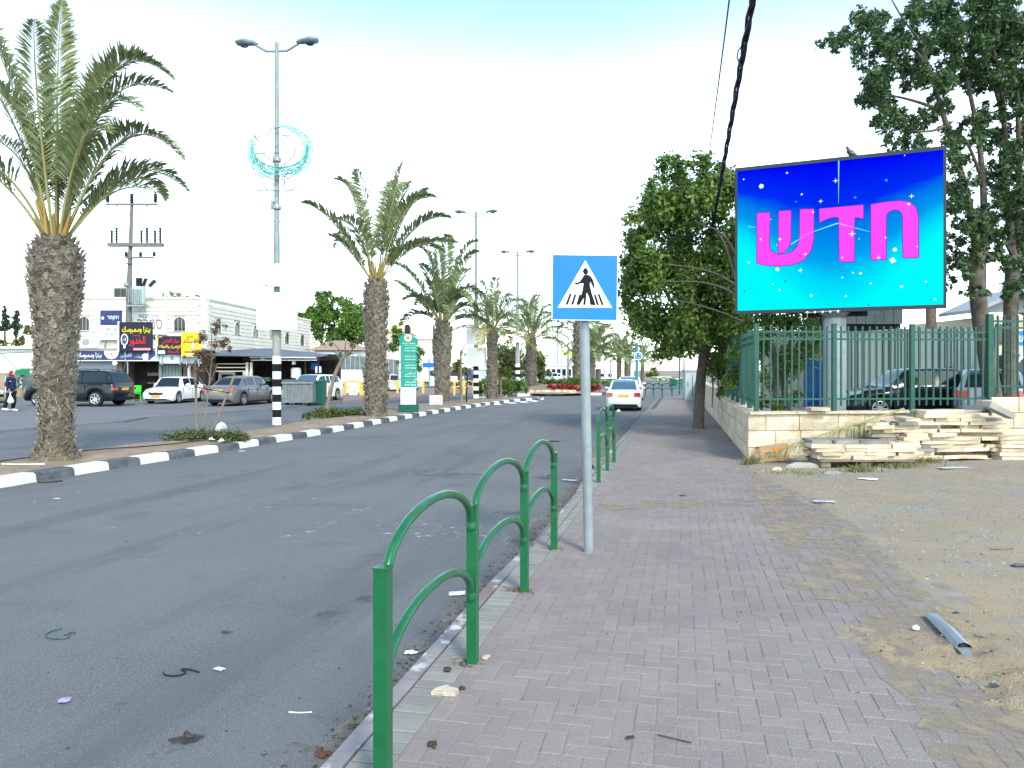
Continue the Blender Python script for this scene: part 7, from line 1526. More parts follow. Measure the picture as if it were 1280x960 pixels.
sign('black shop sign with yellow and red Arabic lettering and white cook badge', 149, 190, 402.5, 439, 43.5, M['navy_black'], [(ar('بيتزا وسمبوسك'), .53, .27, .86, .26, M['yellow']), (ar('الخدور'), .56, .66, .50, .34, M['red']), ('oval', .17, .60, .22, .40, M['white_sign']), ('oval', .17, .60, .17, .32, M['navy']), (':-)', .17, .60, .10, .14, M['white_sign'], -.04), ('oval', .17, .85, .07, .12, M['white_sign']), ('box', .70, .93, .52, .08, mat('pink_band', (.6, .25, .28), .6)), (ar('مطعم'), .55, .47, .2, .08, M['red'])])
sign('dark shop sign with red and yellow Arabic lettering left of the yellow sign', 196.5, 228, 420, 443, 43.5, M['navy_black'], [(ar('مركز القدس'), .55, .28, .66, .30, M['red']), (ar('للخضار والفواكه'), .52, .60, .88, .24, M['yellow']), ('box', .18, .88, .26, .18, M['white_sign']), (ar('بالجملة'), .66, .86, .44, .16, M['red']), ('box', .03, .3, .02, .5, M['yellow']), ('box', .12, .05, .18, .03, M['yellow'])])
sign('bright yellow shop sign with black lettering and white oval', 228.6, 250.5, 415.5, 446, 43.3, M['yellow_sign'], [(ar('مطعم'), .42, .18, .35, .20, M['navy_black']), (ar('السلام'), .40, .38, .70, .26, M['navy_black']), ('oval', .60, .56, .24, .36, M['navy_black']), ('oval', .60, .56, .18, .30, M['white_sign']), ('box', .5, .8, .8, .05, mat('brown_band', (.25, .06, .03), .6)), ('box', .52, .9, .6, .06, M['white_sign']), (ar('شاورما'), .80, .34, .3, .14, M['navy_black'])])
sign('navy over white Hebrew wall sign partly behind the utility pole', 125.5, 153, 388, 425, 46.75, M['white_sign'], [('box', .5, .25, 1.0, .5, M['navy']), (he('הקמר'), .58, .26, .52, .15, M['white_sign']), ('oval', .12, .26, .12, .1, M['white_sign']), (he('רואה חשבון'), .5, .65, .72, .11, M['navy']), (he('ייעוץ מס'), .5, .80, .55, .09, M['navy'])])
sign('large white Hebrew wall sign with navy heading and brown script right of the utility pole', 153.5, 208, 391, 418, 46.75, M['white_sign'], [(he('מרכז הבניה'), .60, .16, .46, .17, M['navy']), (he('סמרה'), .62, .52, .58, .46, mat('brown_letters', (.22, .19, .16), .6)), (he('בע״מ'), .14, .3, .18, .18, M['wood'])])
ac = thing('air_conditioner', 'white air conditioner unit above the navy fascia beside the palm trunk', 'air conditioner', P(112, 434, 45.5)); mb = MB(); mb.box((0, 0, .3), (1.0, .4, .6)); mb.build('case', M['white_paint'], ac); mb = MB(); mb.lathe([(.0, -.21), (.22, -.21), (.22, -.2)], (-.12, 0, .3), 20, axis='Y'); mb.build('fan_grille', M['grey_metal'], ac)
mb = MB(); mb.box((0, .3, 0), (1.4, .8, .08)); tag(mb.build('awning', M['navy'], None, loc=P(207, 423, 44.6), rot=(R(-25), 0, 0)), 'small dark awning roof between the two black shop signs', 'awning')
ch = thing('plastic_chair', 'bright green plastic chair in front of the dark open shop', 'chair', (P(171, 0, 43.2).x, 43.2, -.06), R(20))
for nm, c, d in (('seat', (0, 0, .43), (.44, .42, .03)), ('backrest', (0, .21, .68), (.42, .03, .40)), ('armrest', (-.22, 0, .62), (.04, .40, .03)), ('armrest', (.22, 0, .62), (.04, .40, .03))): mb = MB(); mb.box(c, d); mb.build(nm, M['green_plastic'], ch)
for x in (-.2, .2):
    for y in (-.18, .19): mb = MB(); mb.box((x, y, .21), (.04, .04, .42), taper=.8); mb.build('leg', M['green_plastic'], ch)
# cafe with tent roof
YCf = 47.0; cf_ = thing('cafe_canopy', 'open fronted cafe with a dark tent roof and shaded interior right of the shops', 'cafe', (P(330, 0, YCf).x, YCf, -.06)); ox = cf_.location.x
def cz(y): return P(0, y, YCf).z + .06
def cx(x): return P(x, 0, YCf).x - ox
mb = MB(); ridge = [(cx(268), 1.5, cz(437)), (cx(330), 1.2, cz(434.5)), (cx(403), 2.2, cz(442))]; eave = [(cx(272), -1.6, cz(443.5)), (cx(330), -1.8, cz(444)), (cx(402), -.8, cz(447))]; bk = [(cx(268), 4.5, cz(440)), (cx(330), 4.5, cz(440)), (cx(403), 4.5, cz(443))]
vs = ridge + eave + bk + [(x, y, z - .10) for x, y, z in eave]
mb.add(vs, [(3, 4, 1, 0), (4, 5, 2, 1), (0, 1, 7, 6), (1, 2, 8, 7), (9, 10, 4, 3), (10, 11, 5, 4)]); mb.build('tent_roof', mat('tent_cloth', (.10, .115, .15), .7, var=(.14, .155, .19), vs=.8), cf_)
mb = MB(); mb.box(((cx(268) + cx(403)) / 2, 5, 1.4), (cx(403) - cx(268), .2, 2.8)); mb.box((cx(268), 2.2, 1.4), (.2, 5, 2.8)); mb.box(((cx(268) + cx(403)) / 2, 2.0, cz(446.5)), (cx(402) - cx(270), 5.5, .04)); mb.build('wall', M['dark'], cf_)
for x in (322, 386, 402): mb = MB(); mb.tube([(cx(x), -.8, 0), (cx(x), -.8, cz(446))], .05, 6); mb.build('post', M['dark'], cf_)
mb = MB(); mb.box(((cx(322) + cx(402)) / 2, -1.2, cz(450.5)), (cx(402) - cx(322), .05, .05)); mb.box(((cx(322) + cx(402)) / 2, -1.4, cz(447.3)), (cx(402) - cx(322), .05, .06)); mb.build('white_pipe', M['white_paint'], cf_)
mb = MB(); z = cz(455)
for s_ in range(3): mb.box(((cx(262) + cx(318)) / 2, -1.0, z - s_ * .22), (cx(318) - cx(262), .05, .06))
mb.build('cream_rail', mat('cream_paint', (.5, .46, .38), .7), cf_)
for x in (270, 316, 321): mb = MB(); mb.box((cx(x), -1.0, cz(453) / 2), (.14, .1, cz(453))); mb.build('gate_post', mat('cream_post', (.58, .55, .48), .7), cf_)
rd = random.Random(6)
for i, (x, y, w_, h_, m, d, nm) in enumerate([(370, 466, 13, 14, 'white_paint', -.2, 'white water tank'), (309, 469, 9, 10, 'white_paint', -.6, 'white sheet pinned'), (284, 470, 20, 12, 'white_paint', .2, 'white counter top'), (285, 472, 14, 8, 'black', .1, 'dark oven front'), (329, 448.5, 4, 4, 'white_sign', -.9, 'small white hanging tag'), (398, 462, 6, 8, 'mint', -.4, 'pale cloth hanging'), (394, 458, 9, 9, 'blue_door', .4, 'blue cloth hanging'), (367.5, 453.5, 3, 4, 'white_sign', -.6, 'tiny white lamp'), (332, 474, 12, 5, 'fence_green', -.3, 'dark green crate')]):
    mb = MB(); mb.box((0, 0, 0), (w_ / FPX * YCf, .35, h_ / FPX * YCf), taper=.93); 
    if nm == 'white water tank': mb = MB(); mb.lathe([(.26, -.33), (.30, -.28), (.30, .22), (.26, .31), (.1, .33)], seg=20); mb.lathe([(.31, .12), (.31, .18)], seg=20, cap=False)
    tag(mb.build(nm.split()[-1] if nm.split()[-1] in ('tank', 'crate', 'lamp', 'tag') else 'cafe_item', M[m], None, loc=P(x, y, YCf + d) , smooth=30), nm + ' in the shaded front of the tent roofed cafe', 'cafe item')
# dumpster
dp = G(371, 506.5, -.06); du_ = thing('dumpster', 'grey ribbed metal dumpster with dark lid on small wheels', 'dumpster', (dp.x, dp.y + .3, -.06), R(3)); k = dp.y / FPX; W_, H_ = 40 * k, 31 * k
mb = MB(); mb.box((0, .3, .12 + (H_ - .2) / 2), (W_ * .94, 1.0, H_ - .2)); 
for i in range(9): mb.box((-W_ * .44 + i * W_ * .11, -.225, .12 + (H_ - .2) / 2), (.05, .06, H_ - .3))
mb.box((0, -.22, H_ - .12), (W_, .12, .10)); mb.box((0, -.22, .17), (W_ * .94, .08, .08)); mb.build('bin_body', mat('dumpster_grey', (.20, .23, .24), .6, var=(.15, .17, .175), vs=4, fleck=(.28, .2, .14), fs=9, ft=.66), du_)
mb = MB(); mb.plate([(-W_ / 2, H_ - .08), (W_ / 2, H_ - .08), (W_ / 2 - .05, H_ + .02), (-W_ / 2 + .05, H_ + .04)], -.2, .85); mb.build('lid', mat('lid_dark', (.08, .10, .11), .6), du_)
for x in (-.55, -.1, .1, .55): mb = MB(); mb.lathe([(.02, -.03), (.08, -.03), (.08, .03), (.02, .03)], (x, 0, .06), 12, axis='Y'); mb.build('wheel', M['rubber'], du_, smooth=40)
mb = MB(); mb.box((0, 0, .6), (.75, .7, 1.1), taper=1.08); g2 = P(396, 0, dp.y + 1.2); gb = thing('wheelie_bin', 'dark green wheelie bin behind the right end of the grey dumpster', 'bin', (g2.x, dp.y + 1.3, -.06)); mb.build('bin_body', M['totem_dark'], gb); mb = MB(); mb.box((0, 0, 1.18), (.84, .8, .07)); mb.build('lid', M['fence_green'], gb)
# ---- utility pole with transformer
YP = 46.2; up = thing('utility_pole', 'concrete utility pole with crossarms, insulators and a transformer', 'utility pole', (P(160, 0, YP).x, YP, -.06)); ox = up.location.x
def uz(y): return P(0, y, YP).z + .06
def ux(x): return P(x, 0, YP).x - ox
mb = MB(); mb.tube([(0, 0, 0), (ux(161.5), 0, uz(360)), (ux(165), 0, uz(250))], [.20, .16, .09], 10); mb.build('pole', M['pole_concrete'], up, smooth=40)
for y, x0, x1, hh, dd in ((256, 134, 197.5, .12, .12), (306.5, 137, 205, .20, .35), (322.5, 158, 193, .12, .1), (329.5, 158, 166, .06, .2)): mb = MB(); mb.box(((ux(x0) + ux(x1)) / 2, -.12, uz(y)), (ux(x1) - ux(x0), dd, hh)); mb.build('crossarm', M['pole_concrete'], up)
def insul(x, y0, y1, r=.09, d=-.12, tilt=0):
    mb = MB(); n = 6; z0, z1 = uz(y0), uz(y1); pr = [(.03, 0)]
    for k in range(n): z = (z1 - z0) * (k + .5) / n; pr += [(r, z - .015), (r * .6, z + .03)]
    pr.append((.03, z1 - z0)); mb.lathe(pr, (0, 0, 0), 10); mb.build('insulator', mat('insulator_dark', (.03, .035, .05), .3), up, smooth=40, loc=(ux(x), d, z0), rot=(0, tilt, 0))
for x in (136, 166, 195.5): insul(x, 254, 242.5, .13)
for x in (141, 147, 178, 185, 195, 201.5): insul(x, 304, 288 if x not in (147, 185, 201.5) else 284, .09)
for x in (159, 177, 194): insul(x, 321, 315.5, .11)
for x, t in ((172, .0), (175, .1), (179, .35), (186.5, .8)): insul(x, 358, 347, .13, 0, t)
mb = MB()
for x0, x1 in ((139, 147), (177, 185), (193, 201.5)): mb.tube([(ux(x0), -.12, uz(290)), (ux(x1), -.12, uz(290)), (ux(x1), -.12, uz(285))], .02, 4); mb.lathe([(.07, 0), (.07, .08)], (ux(x1), -.12, uz(286)), 8)
mb.tube([(ux(146), -.1, uz(257)), (ux(163), -.1, uz(269))], .03, 5); mb.tube([(ux(186), -.1, uz(257)), (ux(167), -.1, uz(269))], .03, 5); stuff(mb.build('arm_braces', M['grey_metal'], up))
tr_ = thing('transformer', 'pale green transformer tank mounted high on the utility pole', 'transformer', (P(174, 0, YP).x, YP - .1, P(0, 384, YP).z)); k = YP / FPX; tr_.scale = (1.17,) * 3
mb = MB(); mb.lathe([(.30, .1), (.34, .14), (.34, 1.0), (.30, 1.05), (.1, 1.08)], seg=18); mb.build('tank', mat('transformer_green', (.33, .43, .42), .5, var=(.28, .37, .36), vs=4), tr_, smooth=40)
mb = MB(); mb.box((-.02, 0, .05), (.85, .6, .08))
for i in range(7): mb.box((-.3 + i * .1, -.36, .55), (.03, .08, .7))
mb.build('cooling_fins', M['grey_metal'], tr_)
mb = MB(); mb.tube([(-.72, 0, 1.15), (-.48, 0, 1.15)], .13, 12); mb.box((-.6, 0, .8), (.05, .05, .6)); mb.build('conservator', M['grey_metal'], tr_, smooth=40)
# ---- far left low pale building with green awning
wl = thing('low_building', 'long low pale mint building with flat roof at the far left', 'building', (P(40, 0, 50).x, 50, -.06)); ox = wl.location.x
def wx(x): return P(x, 0, 50).x - ox
def wz(y): return P(0, y, 50).z + .06
mb = MB(); mb.box(((wx(-60) + wx(108)) / 2, 3, wz(436) / 2), (wx(108) - wx(-60), 6, wz(436))); mb.build('wall', M['mint'], wl); mb = MB(); mb.box(((wx(-60) + wx(108)) / 2, 3, wz(434.5)), (wx(108) - wx(-60) + .4, 6.6, .16)); mb.build('roof_slab', M['white_stone'], wl)
mb = MB(); mb.box(((wx(-60) + wx(110)) / 2, 9, wz(422)), (wx(110) - wx(-60), 3, wz(414) - wz(434))); mb.build('roof_room', M['white_stone'], wl)
mb = MB(); mb.box((wx(15), 7, wz(407)), (1.6, .5, .45)); mb.build('solar_tank', M['navy'], wl)
for x0, x1 in ((-10, 6), (8, 24), (60, 75), (28, 44)): mb = MB(); mb.box(((wx(x0) + wx(x1)) / 2, -.02, wz(487)), (wx(x1) - wx(x0), .06, wz(469) - wz(505))); mb.build('lower_panel', M['tan'] if x0 < 8 else M['corr'], wl)
mb = MB(); mb.box(((wx(-60) + wx(108)) / 2, -.04, wz(467)), (wx(108) - wx(-60), .08, .12)); mb.build('trim', M['tan'], wl)
mb = MB(); mb.tube([(wx(-5), -.4, wz(441)), (wx(7), -.4, wz(442)), (wx(27), -.6, wz(461))], .02, 4); mb.tube([(wx(7), -.4, wz(442)), (wx(42), -.4, wz(440))], .015, 4); mb.build('cable', M['cable'], wl)
aw = thing('awning', 'small dark green corrugated awning on the low pale building', 'awning', P(34, 463, 49)); mb = MB()
for i in range(7): mb.box((-.36 + i * .12, -.25, 0), (.10, .6, .05), rx=R(22)); 
mb.box((0, -.5, -.13), (.9, .04, .28)); mb.build('sheet', mat('awning_green', (.01, .18, .09), .5), aw)
pc = P(24, 0, 48); mb = MB(); mb.lathe([(.2, 0), (.26, .5), (.28, .52)], seg=12); fpz = thing('potted_plant', 'green plant against the low pale wall behind the walking person', 'plant', (P(25, 0, 49.3).x, 49.3, -.06)); mb.build('pot', M['tan'], fpz); put('foliage', leaf_mesh('foliage', [(0, 0, .9 + .35 * i, .4) for i in range(3)], 400, .07, M['leaf_bright'], 4), fpz)
# ---- middle distance: brown roof house, screens, walls, yellow railings, far buildings
hb_ = thing('brown_roof_house', 'low house with a brown hipped roof behind the white hatchback', 'house', (P(415, 0, 66).x, 66, -.06)); ox = hb_.location.x
def hx(x, Y=66): return P(x, 0, Y).x - ox
def hz(y, Y=66): return P(0, y, Y).z + .06
mb = MB(); mb.box(((hx(386) + hx(452)) / 2, 4, hz(439) / 2), (hx(452) - hx(386), 8, hz(439))); mb.build('wall', M['mint'], hb_)
mb = MB(); a, b = hx(384), hx(454); z0, z1 = hz(438), hz(423.5); mb.add([(a, -.4, z0), (b, -.4, z0), (b, 8.4, z0), (a, 8.4, z0), (hx(402), 4, z1), (hx(420), 4, z1)], [(0, 1, 5, 4), (1, 2, 5), (2, 3, 4, 5), (3, 0, 4), (3, 2, 1, 0)]); mb.build('roof', M['tan'], hb_)
mb = MB(); mb.box(((hx(386) + hx(420)) / 2, -.3, hz(447)), (hx(420) - hx(386), .1, hz(441) - hz(453)))
for i in range(9): mb.box((hx(388 + i * 3.8), -.36, hz(455)), (.06, .06, 1.8))
mb.build('trellis', M['paleblue'], hb_)
sf = thing('screen_fence', 'tall grey blue panel fence above the concrete wall beyond the second palm', 'fence', (P(460, 0, 60).x, 60, -.06)); ox = sf.location.x
for i, x in enumerate(range(408, 520, 6)):
    Y = 60 + i * .5; mb = MB(); a, b = P(x, 0, Y).x - ox, P(x + 5.6, 0, Y + .5).x - ox; z0, z1 = P(0, 470, Y).z, P(0, 441 + i * .55, Y).z; mb.add([(a, Y - 60, z0), (b, Y - 59.6, z0), (b, Y - 59.6, z1), (a, Y - 60, z1), (a, Y - 59.9, z0), (b, Y - 59.5, z0), (b, Y - 59.5, z1), (a, Y - 59.9, z1)], [(0, 1, 2, 3), (3, 2, 6, 7), (4, 7, 6, 5), (0, 3, 7, 4), (1, 5, 6, 2)]); mb.build('panel', M['corr'], sf)
cw = thing('concrete_wall', 'pale concrete wall with faded paint behind the yellow railing', 'wall', (P(430, 0, 56).x, 56, -.06)); ox = cw.location.x
mb = MB(); a, b = P(407, 0, 56).x - ox, P(470, 0, 60).x - ox; mb.slab([(a, 0), (b, 3), (b, 3.3), (a, .3)], 0, P(0, 462, 56).z + .06); mb.build('wall', M['white_stone'], cw); mb = MB(); mb.box((a + .5, -.05, 1.3), (.9, .1, 1.5)); mb.build('yellow_panel', mat('pale_yellow', (.6, .55, .2), .7), cw)
yr = M['yellow_paint']
railing('yellow arched railing section with white panel just left of the second palm', [Vector((P(x, 0, 52).x, 52, zr)) for x in (430, 452)], 1.0, m=yr, pr=.11, tr=.05, hoops=((.75, .35), (.4, .3)), seg=8)
wp = P(441.5, 490, 51.9); mb = MB(); mb.plate([(-.28, -.45), (.28, -.45), (.28, .25), (.15, .42), (-.15, .42), (-.28, .25)], -.02, .02); wo = tag(mb.build('railing_panel', M['white_sign'], None, loc=wp), 'white arched panel with dark writing fixed in the yellow railing', 'sign'); lettering(he('שלום'), wo, 0, .05, .35, .2, -.024, M['black']); lettering(he('רהט'), wo, 0, -.2, .3, .15, -.024, M['black'])
railing('yellow arched railing seen behind the totem sign foot', [Vector((P(x, 0, 56).x, 56, zr)) for x in (482, 497, 529)], 1.0, m=yr, pr=.07, tr=.04, hoops=((.7, .25),), seg=8)
railing('long yellow arched railing between the third palm and the banded lamp post', [Vector((P(x, 0, 54 + (x - 555) * .05).x, 54 + (x - 555) * .05, zr)) for x in (556, 568, 580, 592, 604)], 1.1, m=yr, pr=.06, tr=.04, hoops=((.75, .3), (.4, .25)), seg=8)
def block(name, label, x0, x1, y0, Y, m, dep=8, wins=(), cat='building', roof=None):
    r = thing(name, label, cat, (P((x0 + x1) / 2, 0, Y).x, Y, -.1)); W_ = (x1 - x0) / FPX * Y; H_ = P(0, y0, Y).z + .1; mb = MB(); mb.box((0, dep / 2, H_ / 2), (W_, dep, H_)); mb.build('wall', m, r); mb = MB(); mb.box((0, dep / 2, H_ + .06), (W_ + .3, dep + .3, .18)); mb.build('roof_edge', roof or M['white_stone'], r)
    for (wx0, wx1, wy0, wy1) in wins:
        mb = MB(); a, b = (wx0 - (x0 + x1) / 2) / FPX * Y, (wx1 - (x0 + x1) / 2) / FPX * Y; z0, z1 = P(0, wy1, Y).z + .1, P(0, wy0, Y).z + .1; mb.box(((a + b) / 2, 0, (z0 + z1) / 2), (b - a, .12, z1 - z0)); wn = mb.build('window', M['concrete'], r); mb = MB(); mb.box(((a + b) / 2, -.05, (z0 + z1) / 2), ((b - a) * .8, .06, (z1 - z0) * .85)); mb.build('pane', M['glass'], wn)
    return r
yb_ = block('yellow_building', 'cream yellow building with a curved top behind the second palm', 484, 508, 415, 100, mat('cream_yellow', (.66, .56, .34), .8, var=(.62, .53, .33), vs=.3), 10); mb = MB(); n = 10; w2 = 12 / FPX * 100
zc_ = P(0, 415, 100).z + .1; mb.plate([(-w2, zc_ - .1), (w2, zc_ - .1)] + [(w2 * math.cos(math.pi * k / n), zc_ + 1.5 * math.sin(math.pi * k / n)) for k in range(1, n)], .0, 9.8); mb.build('curved_top', mat('cream_yellow_top', (.66, .56, .34), .8), yb_)
block('white_building', 'plain white building with a pale upper floor behind the leafy tree and totem', 480, 552, 424, 92, M['white_stone'], 8, ((542, 546, 432, 438), (548, 551, 432, 438)))
block('arcade_building', 'long white single storey building with blue tinted windows beyond the roundabout', 680, 722, 457, 105, M['white_paint'], 8, tuple((683 + i * 6.5, 688 + i * 6.5, 461, 470) for i in range(6)))
block('white_building', 'far white block right of the crossing sign post behind the palms', 745, 792, 464, 150, M['white_paint'], 8, ((750, 755, 467, 471), (760, 765, 467, 471)))
block('pale_building', 'pale far building left of the third palm with small windows', 556, 612, 462, 110, M['paleblue'], 8, ((560, 566, 466, 471), (590, 598, 466, 471)))
block('bus_shelter', 'yellow green low building far down the road beyond the dark railing', 822, 838, 472, 130, mat('lime_paint', (.42, .45, .16), .7), 5, ((824, 828, 474, 477), (831, 835, 474, 477)))
block('green_kiosk', 'green roofed kiosk far beyond the railing left of the utility cabinet', 846, 858, 474, 85, mat('kiosk_green', (.05, .22, .12), .7), 4)
block('far_building', 'very far pale building between the weeping tree and the sign post', 590, 690, 470, 170, M['white_stone'], 8)
ys = thing('yellow_roadside_sign', 'pale yellow crown shaped sign over a white board beyond the roundabout', 'sign', (P(710, 0, 95).x, 95, 0)); k = 95 / FPX
mb = MB(); z0 = P(0, 452, 95).z; mb.box((0, 0, z0 + .2), (13 * k, .2, .9)); bo = mb.build('board', M['white_sign'], ys); lettering(ar('مركز'), bo, 0, z0 + .2, .8, .4, -.12, M['black']); z0 = P(0, 445, 95).z; mb = MB(); mb.plate([(-6 * k, z0), (6 * k, z0), (7 * k, z0 + .7), (3 * k, z0 + .5), (0, z0 + .95), (-3 * k, z0 + .5), (-7 * k, z0 + .7)], -.1, .1); mb.build('crown_top', mat('pale_crown_yellow', (.75, .66, .10), .6), ys); mb = MB(); mb.tube([(0, .05, 0), (0, .05, z0)], .12, 8); mb.build('post', M['grey_metal'], ys)
bd = thing('white_board_sign', 'white roadside board in front of the far palm trunk', 'sign', (P(752, 0, 80).x, 80, 0)); z0, z1 = P(0, 461, 80).z, P(0, 451.5, 80).z; mb = MB(); mb.box((0, 0, (z0 + z1) / 2), (1.7, .12, z1 - z0)); mb.build('board', M['white_board'], bd); mb = MB(); mb.tube([(.3, .1, 0), (.3, .1, z1)], .05, 6); mb.build('post', M['grey_metal'], bd)
# ================================================================ OVERHEAD CABLES
def cable(label, pts, r, loops=False, cat='cable', strands=1):
    a = Vector(pts[0]); P_ = bez([Vector(p) - a for p in pts], 40); mb = MB()
    if strands == 1: mb.tube(P_, r, 6)
    else:
        for s_ in range(strands):
            q = [p + Vector((math.cos(s_ * 2.1 + i * .9) * r * .9, 0, math.sin(s_ * 2.1 + i * .9) * r * .9)) for i, p in enumerate(P_)]; mb.tube(q, r * .62, 6)
    if loops:
        c = P(926, 68, 9.2) - a; mb.tube([c + Vector((.03, 0, .12)), c + Vector((-.03, 0, .05)), c + Vector((-.045, 0, -.03)), c + Vector((-.02, 0, -.10)), c + Vector((.0, 0, -.16))], .008, 6)
    return tag(mb.build('overhead_cable', M['cable'], None, loc=a, smooth=60), label, cat)
e1 = P(889, 292, 24.5); m1 = P(912, 180, 13); s1 = P(942, -5, 8); v = (s1 - m1).normalized()
cable('thick twisted bundle of black overhead cables running down into the ficus tree', [e1, P(897, 250, 17), P(921, 110, 10.5), P(944, -20, 7.8)], .030, True, strands=3)
cable('thin single black overhead wire left of the thick cable bundle', [P(881, 235, 24), P(892, 150, 17), P(903, 70, 12), P(914, -20, 9)], .011)
# ================================================================ LITTER
def crumple(name, label, x, y, z, w_, d_, h_, m, seed=0, n=7, cat='litter', surf=None):
    rd = random.Random(seed); p = G(x, y, z); zf = surf(p.x, p.y) if surf else z; mb = MB(); vs = []; k = n
    for i in range(k + 1):
        for j in range(k + 1):
            u, v_ = i / k - .5, j / k - .5; e = max(abs(u), abs(v_)) * 2; sq_ = 1 - .25 * (e ** 2) * rd.uniform(.2, 1.2)
            vs.append((u * w_ * sq_, v_ * d_ * sq_, .003 + h_ * (1 - e * .7) * rd.uniform(.1, 1)))
    mb.add(vs, [(i * (k + 1) + j, (i + 1) * (k + 1) + j, (i + 1) * (k + 1) + j + 1, i * (k + 1) + j + 1) for i in range(k) for j in range(k)])
    return tag(mb.build(name, m, None, loc=(p.x, p.y, zf + .006), rot=(0, 0, rd.uniform(-.6, .6)), smooth=30), label, cat)
def stick(name, label, pxs, z, r, m, cat='litter', surf=None):
    pts = [G(x, y, z) for x, y in pxs]; a = pts[0]; mb = MB(); mb.tube(smooth_line([p - a + Vector((0, 0, r)) for p in pts], 2), r, 6); a = Vector((a.x, a.y, (surf(a.x, a.y) if surf else z) + .004)); return tag(mb.build(name, m, None, loc=a), label, cat)
def clod(name, label, x, y, z, r, m, seed, n=3, cat='litter', surf=None):
    rd = random.Random(seed); mb = MB(); p = G(x, y, z); zf = surf(p.x, p.y) if surf else z
    for i in range(n):
        c = (rd.uniform(-r, r) * 1.2, rd.uniform(-r, r), r * .45); q = rd.uniform(.5, .9) * r
        o = len(mb.v); mb.lathe([(q * .4, -q * .6), (q, -q * .1), (q * .8, q * .4), (q * .2, q * .7)], c, 8)
        for i_ in range(o, len(mb.v)): v = mb.v[i_]; kf = 1 + .3 * mnoise.noise(Vector(v) * 60); mb.v[i_] = (c[0] + (v[0] - c[0]) * kf, c[1] + (v[1] - c[1]) * kf, c[2] + (v[2] - c[2]) * kf)
    return tag(mb.build(name, m, None, loc=(p.x, p.y, zf), smooth=50), label, cat)
PAP = M['paper']
crumple('paper_scrap', 'white crumpled scrap of paper on the near asphalt', 274, 838, zr, .085, .05, .012, PAP, 1)
crumple('wrapper', 'purple crumpled wrapper on the asphalt at lower left', 80, 878, zr, .075, .07, .02, mat('purple_foil', (.28, .20, .55), .4, var=(.4, .33, .65), vs=30), 2)
crumple('flyer', 'white flyer with red print in the gutter beside the second railing post', 572, 743, zr, .17, .13, .008, mat('flyer_print', (.7, .7, .7), .7, fleck=(.5, .08, .12), fs=22, ft=.58), 3)
crumple('paper_scrap', 'flat white paper on the road beside the median kerb below the plastic bag', 302, 564.5, zr, .17, .16, .02, PAP, 4)
crumple('paper_scrap', 'small white paper on the road at far left below the palm', 71, 624, zr, .10, .08, .01, PAP, 5)
crumple('paper_scrap', 'white crumpled litter lying in the plants at the stakes', 265, 551, .05, .18, .15, .12, PAP, 6)
crumple('paper_scrap', 'second white crumpled litter in the plants right of the first', 276, 553, .05, .16, .15, .12, PAP, 7)
crumple('paper_scrap', 'white foam piece in the gutter among leaves near the first hoop', 514, 818, zr, .10, .06, .025, PAP, 8)
crumple('paper_scrap', 'small white box like litter on the road behind the parked white sedan', 773, 515, zr, .22, .2, .14, PAP, 9)
crumple('dark_cloth', 'dark crumpled rag on the road before the white sedan', 690, 552, zr, .5, .3, .02, M['char'], 10)
crumple('blue_wrapper', 'blue grey crumpled bag in the gutter beyond the gap in the railings', 712, 601, zr, .3, .2, .02, mat('blue_grey_foil', (.2, .24, .3), .5, var=(.5, .52, .55), vs=20), 11)
crumple('flat_wrapper', 'flattened blue and silver wrapper on the paver edge near the dirt lot', 1031, 629, 0, .32, .16, .015, mat('blue_silver_foil', (.25, .30, .42), .4, var=(.6, .62, .65), vs=18), 12, surf=lot_z)
crumple('plastic_sheet', 'long flat white plastic strip lying on the dirt lot', 1192, 587, .03, .62, .2, .02, mat('white_film', (.6, .62, .66), .4, var=(.4, .42, .46), vs=12), 13, surf=lot_z)
crumple('plastic_sheet', 'torn white plastic among the weeds below the pallet', 1085, 597, .03, .35, .18, .03, PAP, 14, surf=lot_z)
clod('broken_stone', 'white angular broken stone chip lying on the sand at lower right', 1134, 786, 0, .035, M['white_stone'], 15, 1, 'stone', surf=lambda x, y: max(0, lot_z(x, y)))
mb = MB(); mb.slab([(-.075, -.03), (.06, -.045), (.07, .0), (.0, .05), (-.05, .02)], 0, .022); p = G(557, 866, 0); tag(mb.build('stone_chip', M['limestone'], None, loc=(p.x, p.y, .0)), 'pale rounded half stone slab on the light edging bricks', 'stone')
clod('dung_lump', 'dark brown lumps on the edging bricks beside the second railing post', 561, 839, 0, .028, M['char'], 16, 4)
clod('dung_lump', 'dark curled lumps on the pavers near the bottom edge', 541, 934, 0, .022, M['char'], 17, 3)
clod('dry_leaf', 'dark brown crumpled leaf beside the pale half stone', 580, 862, 0, .02, M['char'], 18, 3)
clod('stone_crumb', 'yellowish stone crumb at the foot of the second railing post', 607, 824, 0, .025, M['limestone'], 19, 2, 'stone')
clod('dark_pebble', 'dark blue grey pebble on the asphalt left of the first railing post', 325, 944, zr, .018, M['kerb_black'], 20, 1, 'stone')
clod('red_clod', 'reddish brown clod in the gutter at the bottom edge', 405, 945, zr, .028, mat('red_brown', (.10, .045, .035), .9), 21, 3)
clod('tar_patch', 'raised black tar lump on the asphalt at the bottom left', 234, 921, zr, .022, M['char'], 22, 4, 'tar')
stick('rubber_strip', 'curved black rubber strip lying on the asphalt', [(204, 842), (206, 846), (222, 847), (235, 842), (224, 838), (236, 838), (249, 842)], zr, .005, M['cable'])
stick('wire_loop', 'thin loop of dark green wire on the asphalt at left', [(78, 787), (64, 790), (53, 797), (70, 801), (88, 799), (84, 792), (98, 791), (80, 795)], zr, .004, M['fence_green'])
stick('cigarette_stick', 'white thin stick on the asphalt near the first railing post', [(361, 892), (375, 893), (390, 892)], zr, .004, PAP)
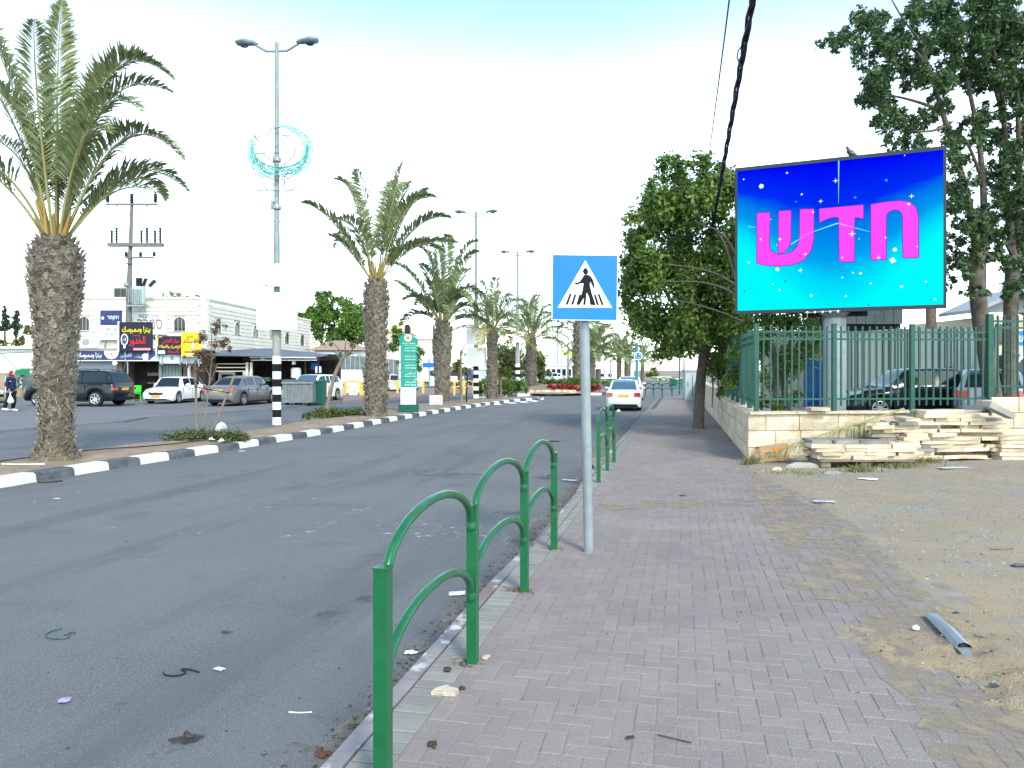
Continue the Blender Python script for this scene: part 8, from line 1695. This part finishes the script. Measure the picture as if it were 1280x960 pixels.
stick('twig', 'thin dark twig on the pavers near the bottom of the photo', [(822, 920), (838, 924), (864, 930)], 0, .003, M['char'])
stick('palm_strip', 'brown dry strip on the road beside the median kerb', [(48, 604), (60, 604), (78, 602)], zr, .012, M['char'])
stick('black_hose', 'long thin black hose lying along the median soil', [(-60, 590), (0, 577), (60, 571), (110, 563), (200, 558), (300, 545)], .06, .012, M['cable'])
stick('white_pipe', 'short white pipe lying on the median soil left of the near palm', [(2, 581), (30, 581.5), (56, 581)], .06, .010, M['white_paint'])
clod('green_fragment', 'small green fragment on the pavers', 921, 778, 0, .012, M['green_paint'], 30, 1)
crumple('leaf_litter', 'dark flat leaf on the pavers near the bottom centre', 788, 924, 0, .05, .03, .008, M['char'], 31)
crumple('leaf_litter', 'dark flat leaf on the pavers beyond the sign post', 853, 620, 0, .12, .06, .01, M['char'], 32)
crumple('leaf_litter', 'dark crumpled scrap on the sand at lower right', 1242, 858, .02, .055, .04, .015, mat('slate_scrap', (.06, .07, .09), .6), 33, surf=lot_z)
crumple('leaf_litter', 'dark scrap on the dirt edge above the metal rail', 1195, 763, .02, .07, .03, .008, M['char'], 34, surf=lot_z)
crumple('black_bag_scrap', 'dark plastic scrap on the dirt at the right edge', 1275, 706, .02, .16, .09, .03, M['kerb_black'], 35, surf=lot_z)
stick('dry_stick', 'brown stick lying on the gravel at the right', [(1238, 685), (1252, 685.5), (1266, 685)], .02, .010, M['wood'], surf=lot_z)
# crushed metal rail stub
a = G(1163, 768, .03); b = G(1207, 818, .02); ml = thing('metal_channel', 'bent galvanised metal channel lying on the sand at the pavement edge', 'metal scrap', (a.x, a.y, max(lot_z(a.x, a.y), lot_z((a.x+b.x)/2, (a.y+b.y)/2), lot_z(b.x, b.y), 0) + .012)); d = b - a; d.z = 0; rz = math.atan2(d.y, d.x); l = d.length
mb = MB(); sec = [(-.045, 0), (-.03, .035), (.0, .045), (.035, .03), (.05, .0)]
vs = [(x, y + .01 * math.sin(i), z * (1 if i == 1 else (.25 if i == 0 else 1.0)) ) for i, x in enumerate((0, l * .5, l * .93)) for y, z in sec]; mb.add(vs, [(i * 5 + j, (i + 1) * 5 + j, (i + 1) * 5 + j + 1, i * 5 + j + 1) for i in range(2) for j in range(4)]); o = mb.build('channel', M['grey_metal'], ml, rot=(0, 0, rz))
mb = MB(); mb.add([(l * .9, -.04, .012), (l * 1.2, -.03, .006), (l * 1.24, .0, .006), (l * .95, .03, .02)], [(0, 1, 2, 3)]); mb.build('torn_flap', M['grey_metal'], ml, rot=(0, 0, rz))
mb = MB(); mb.tube([(l * .90, 0, .018), (l * .94, 0, .018)], .02, 10); mb.build('dark_end', M['dark'], ml, rot=(0, 0, rz))
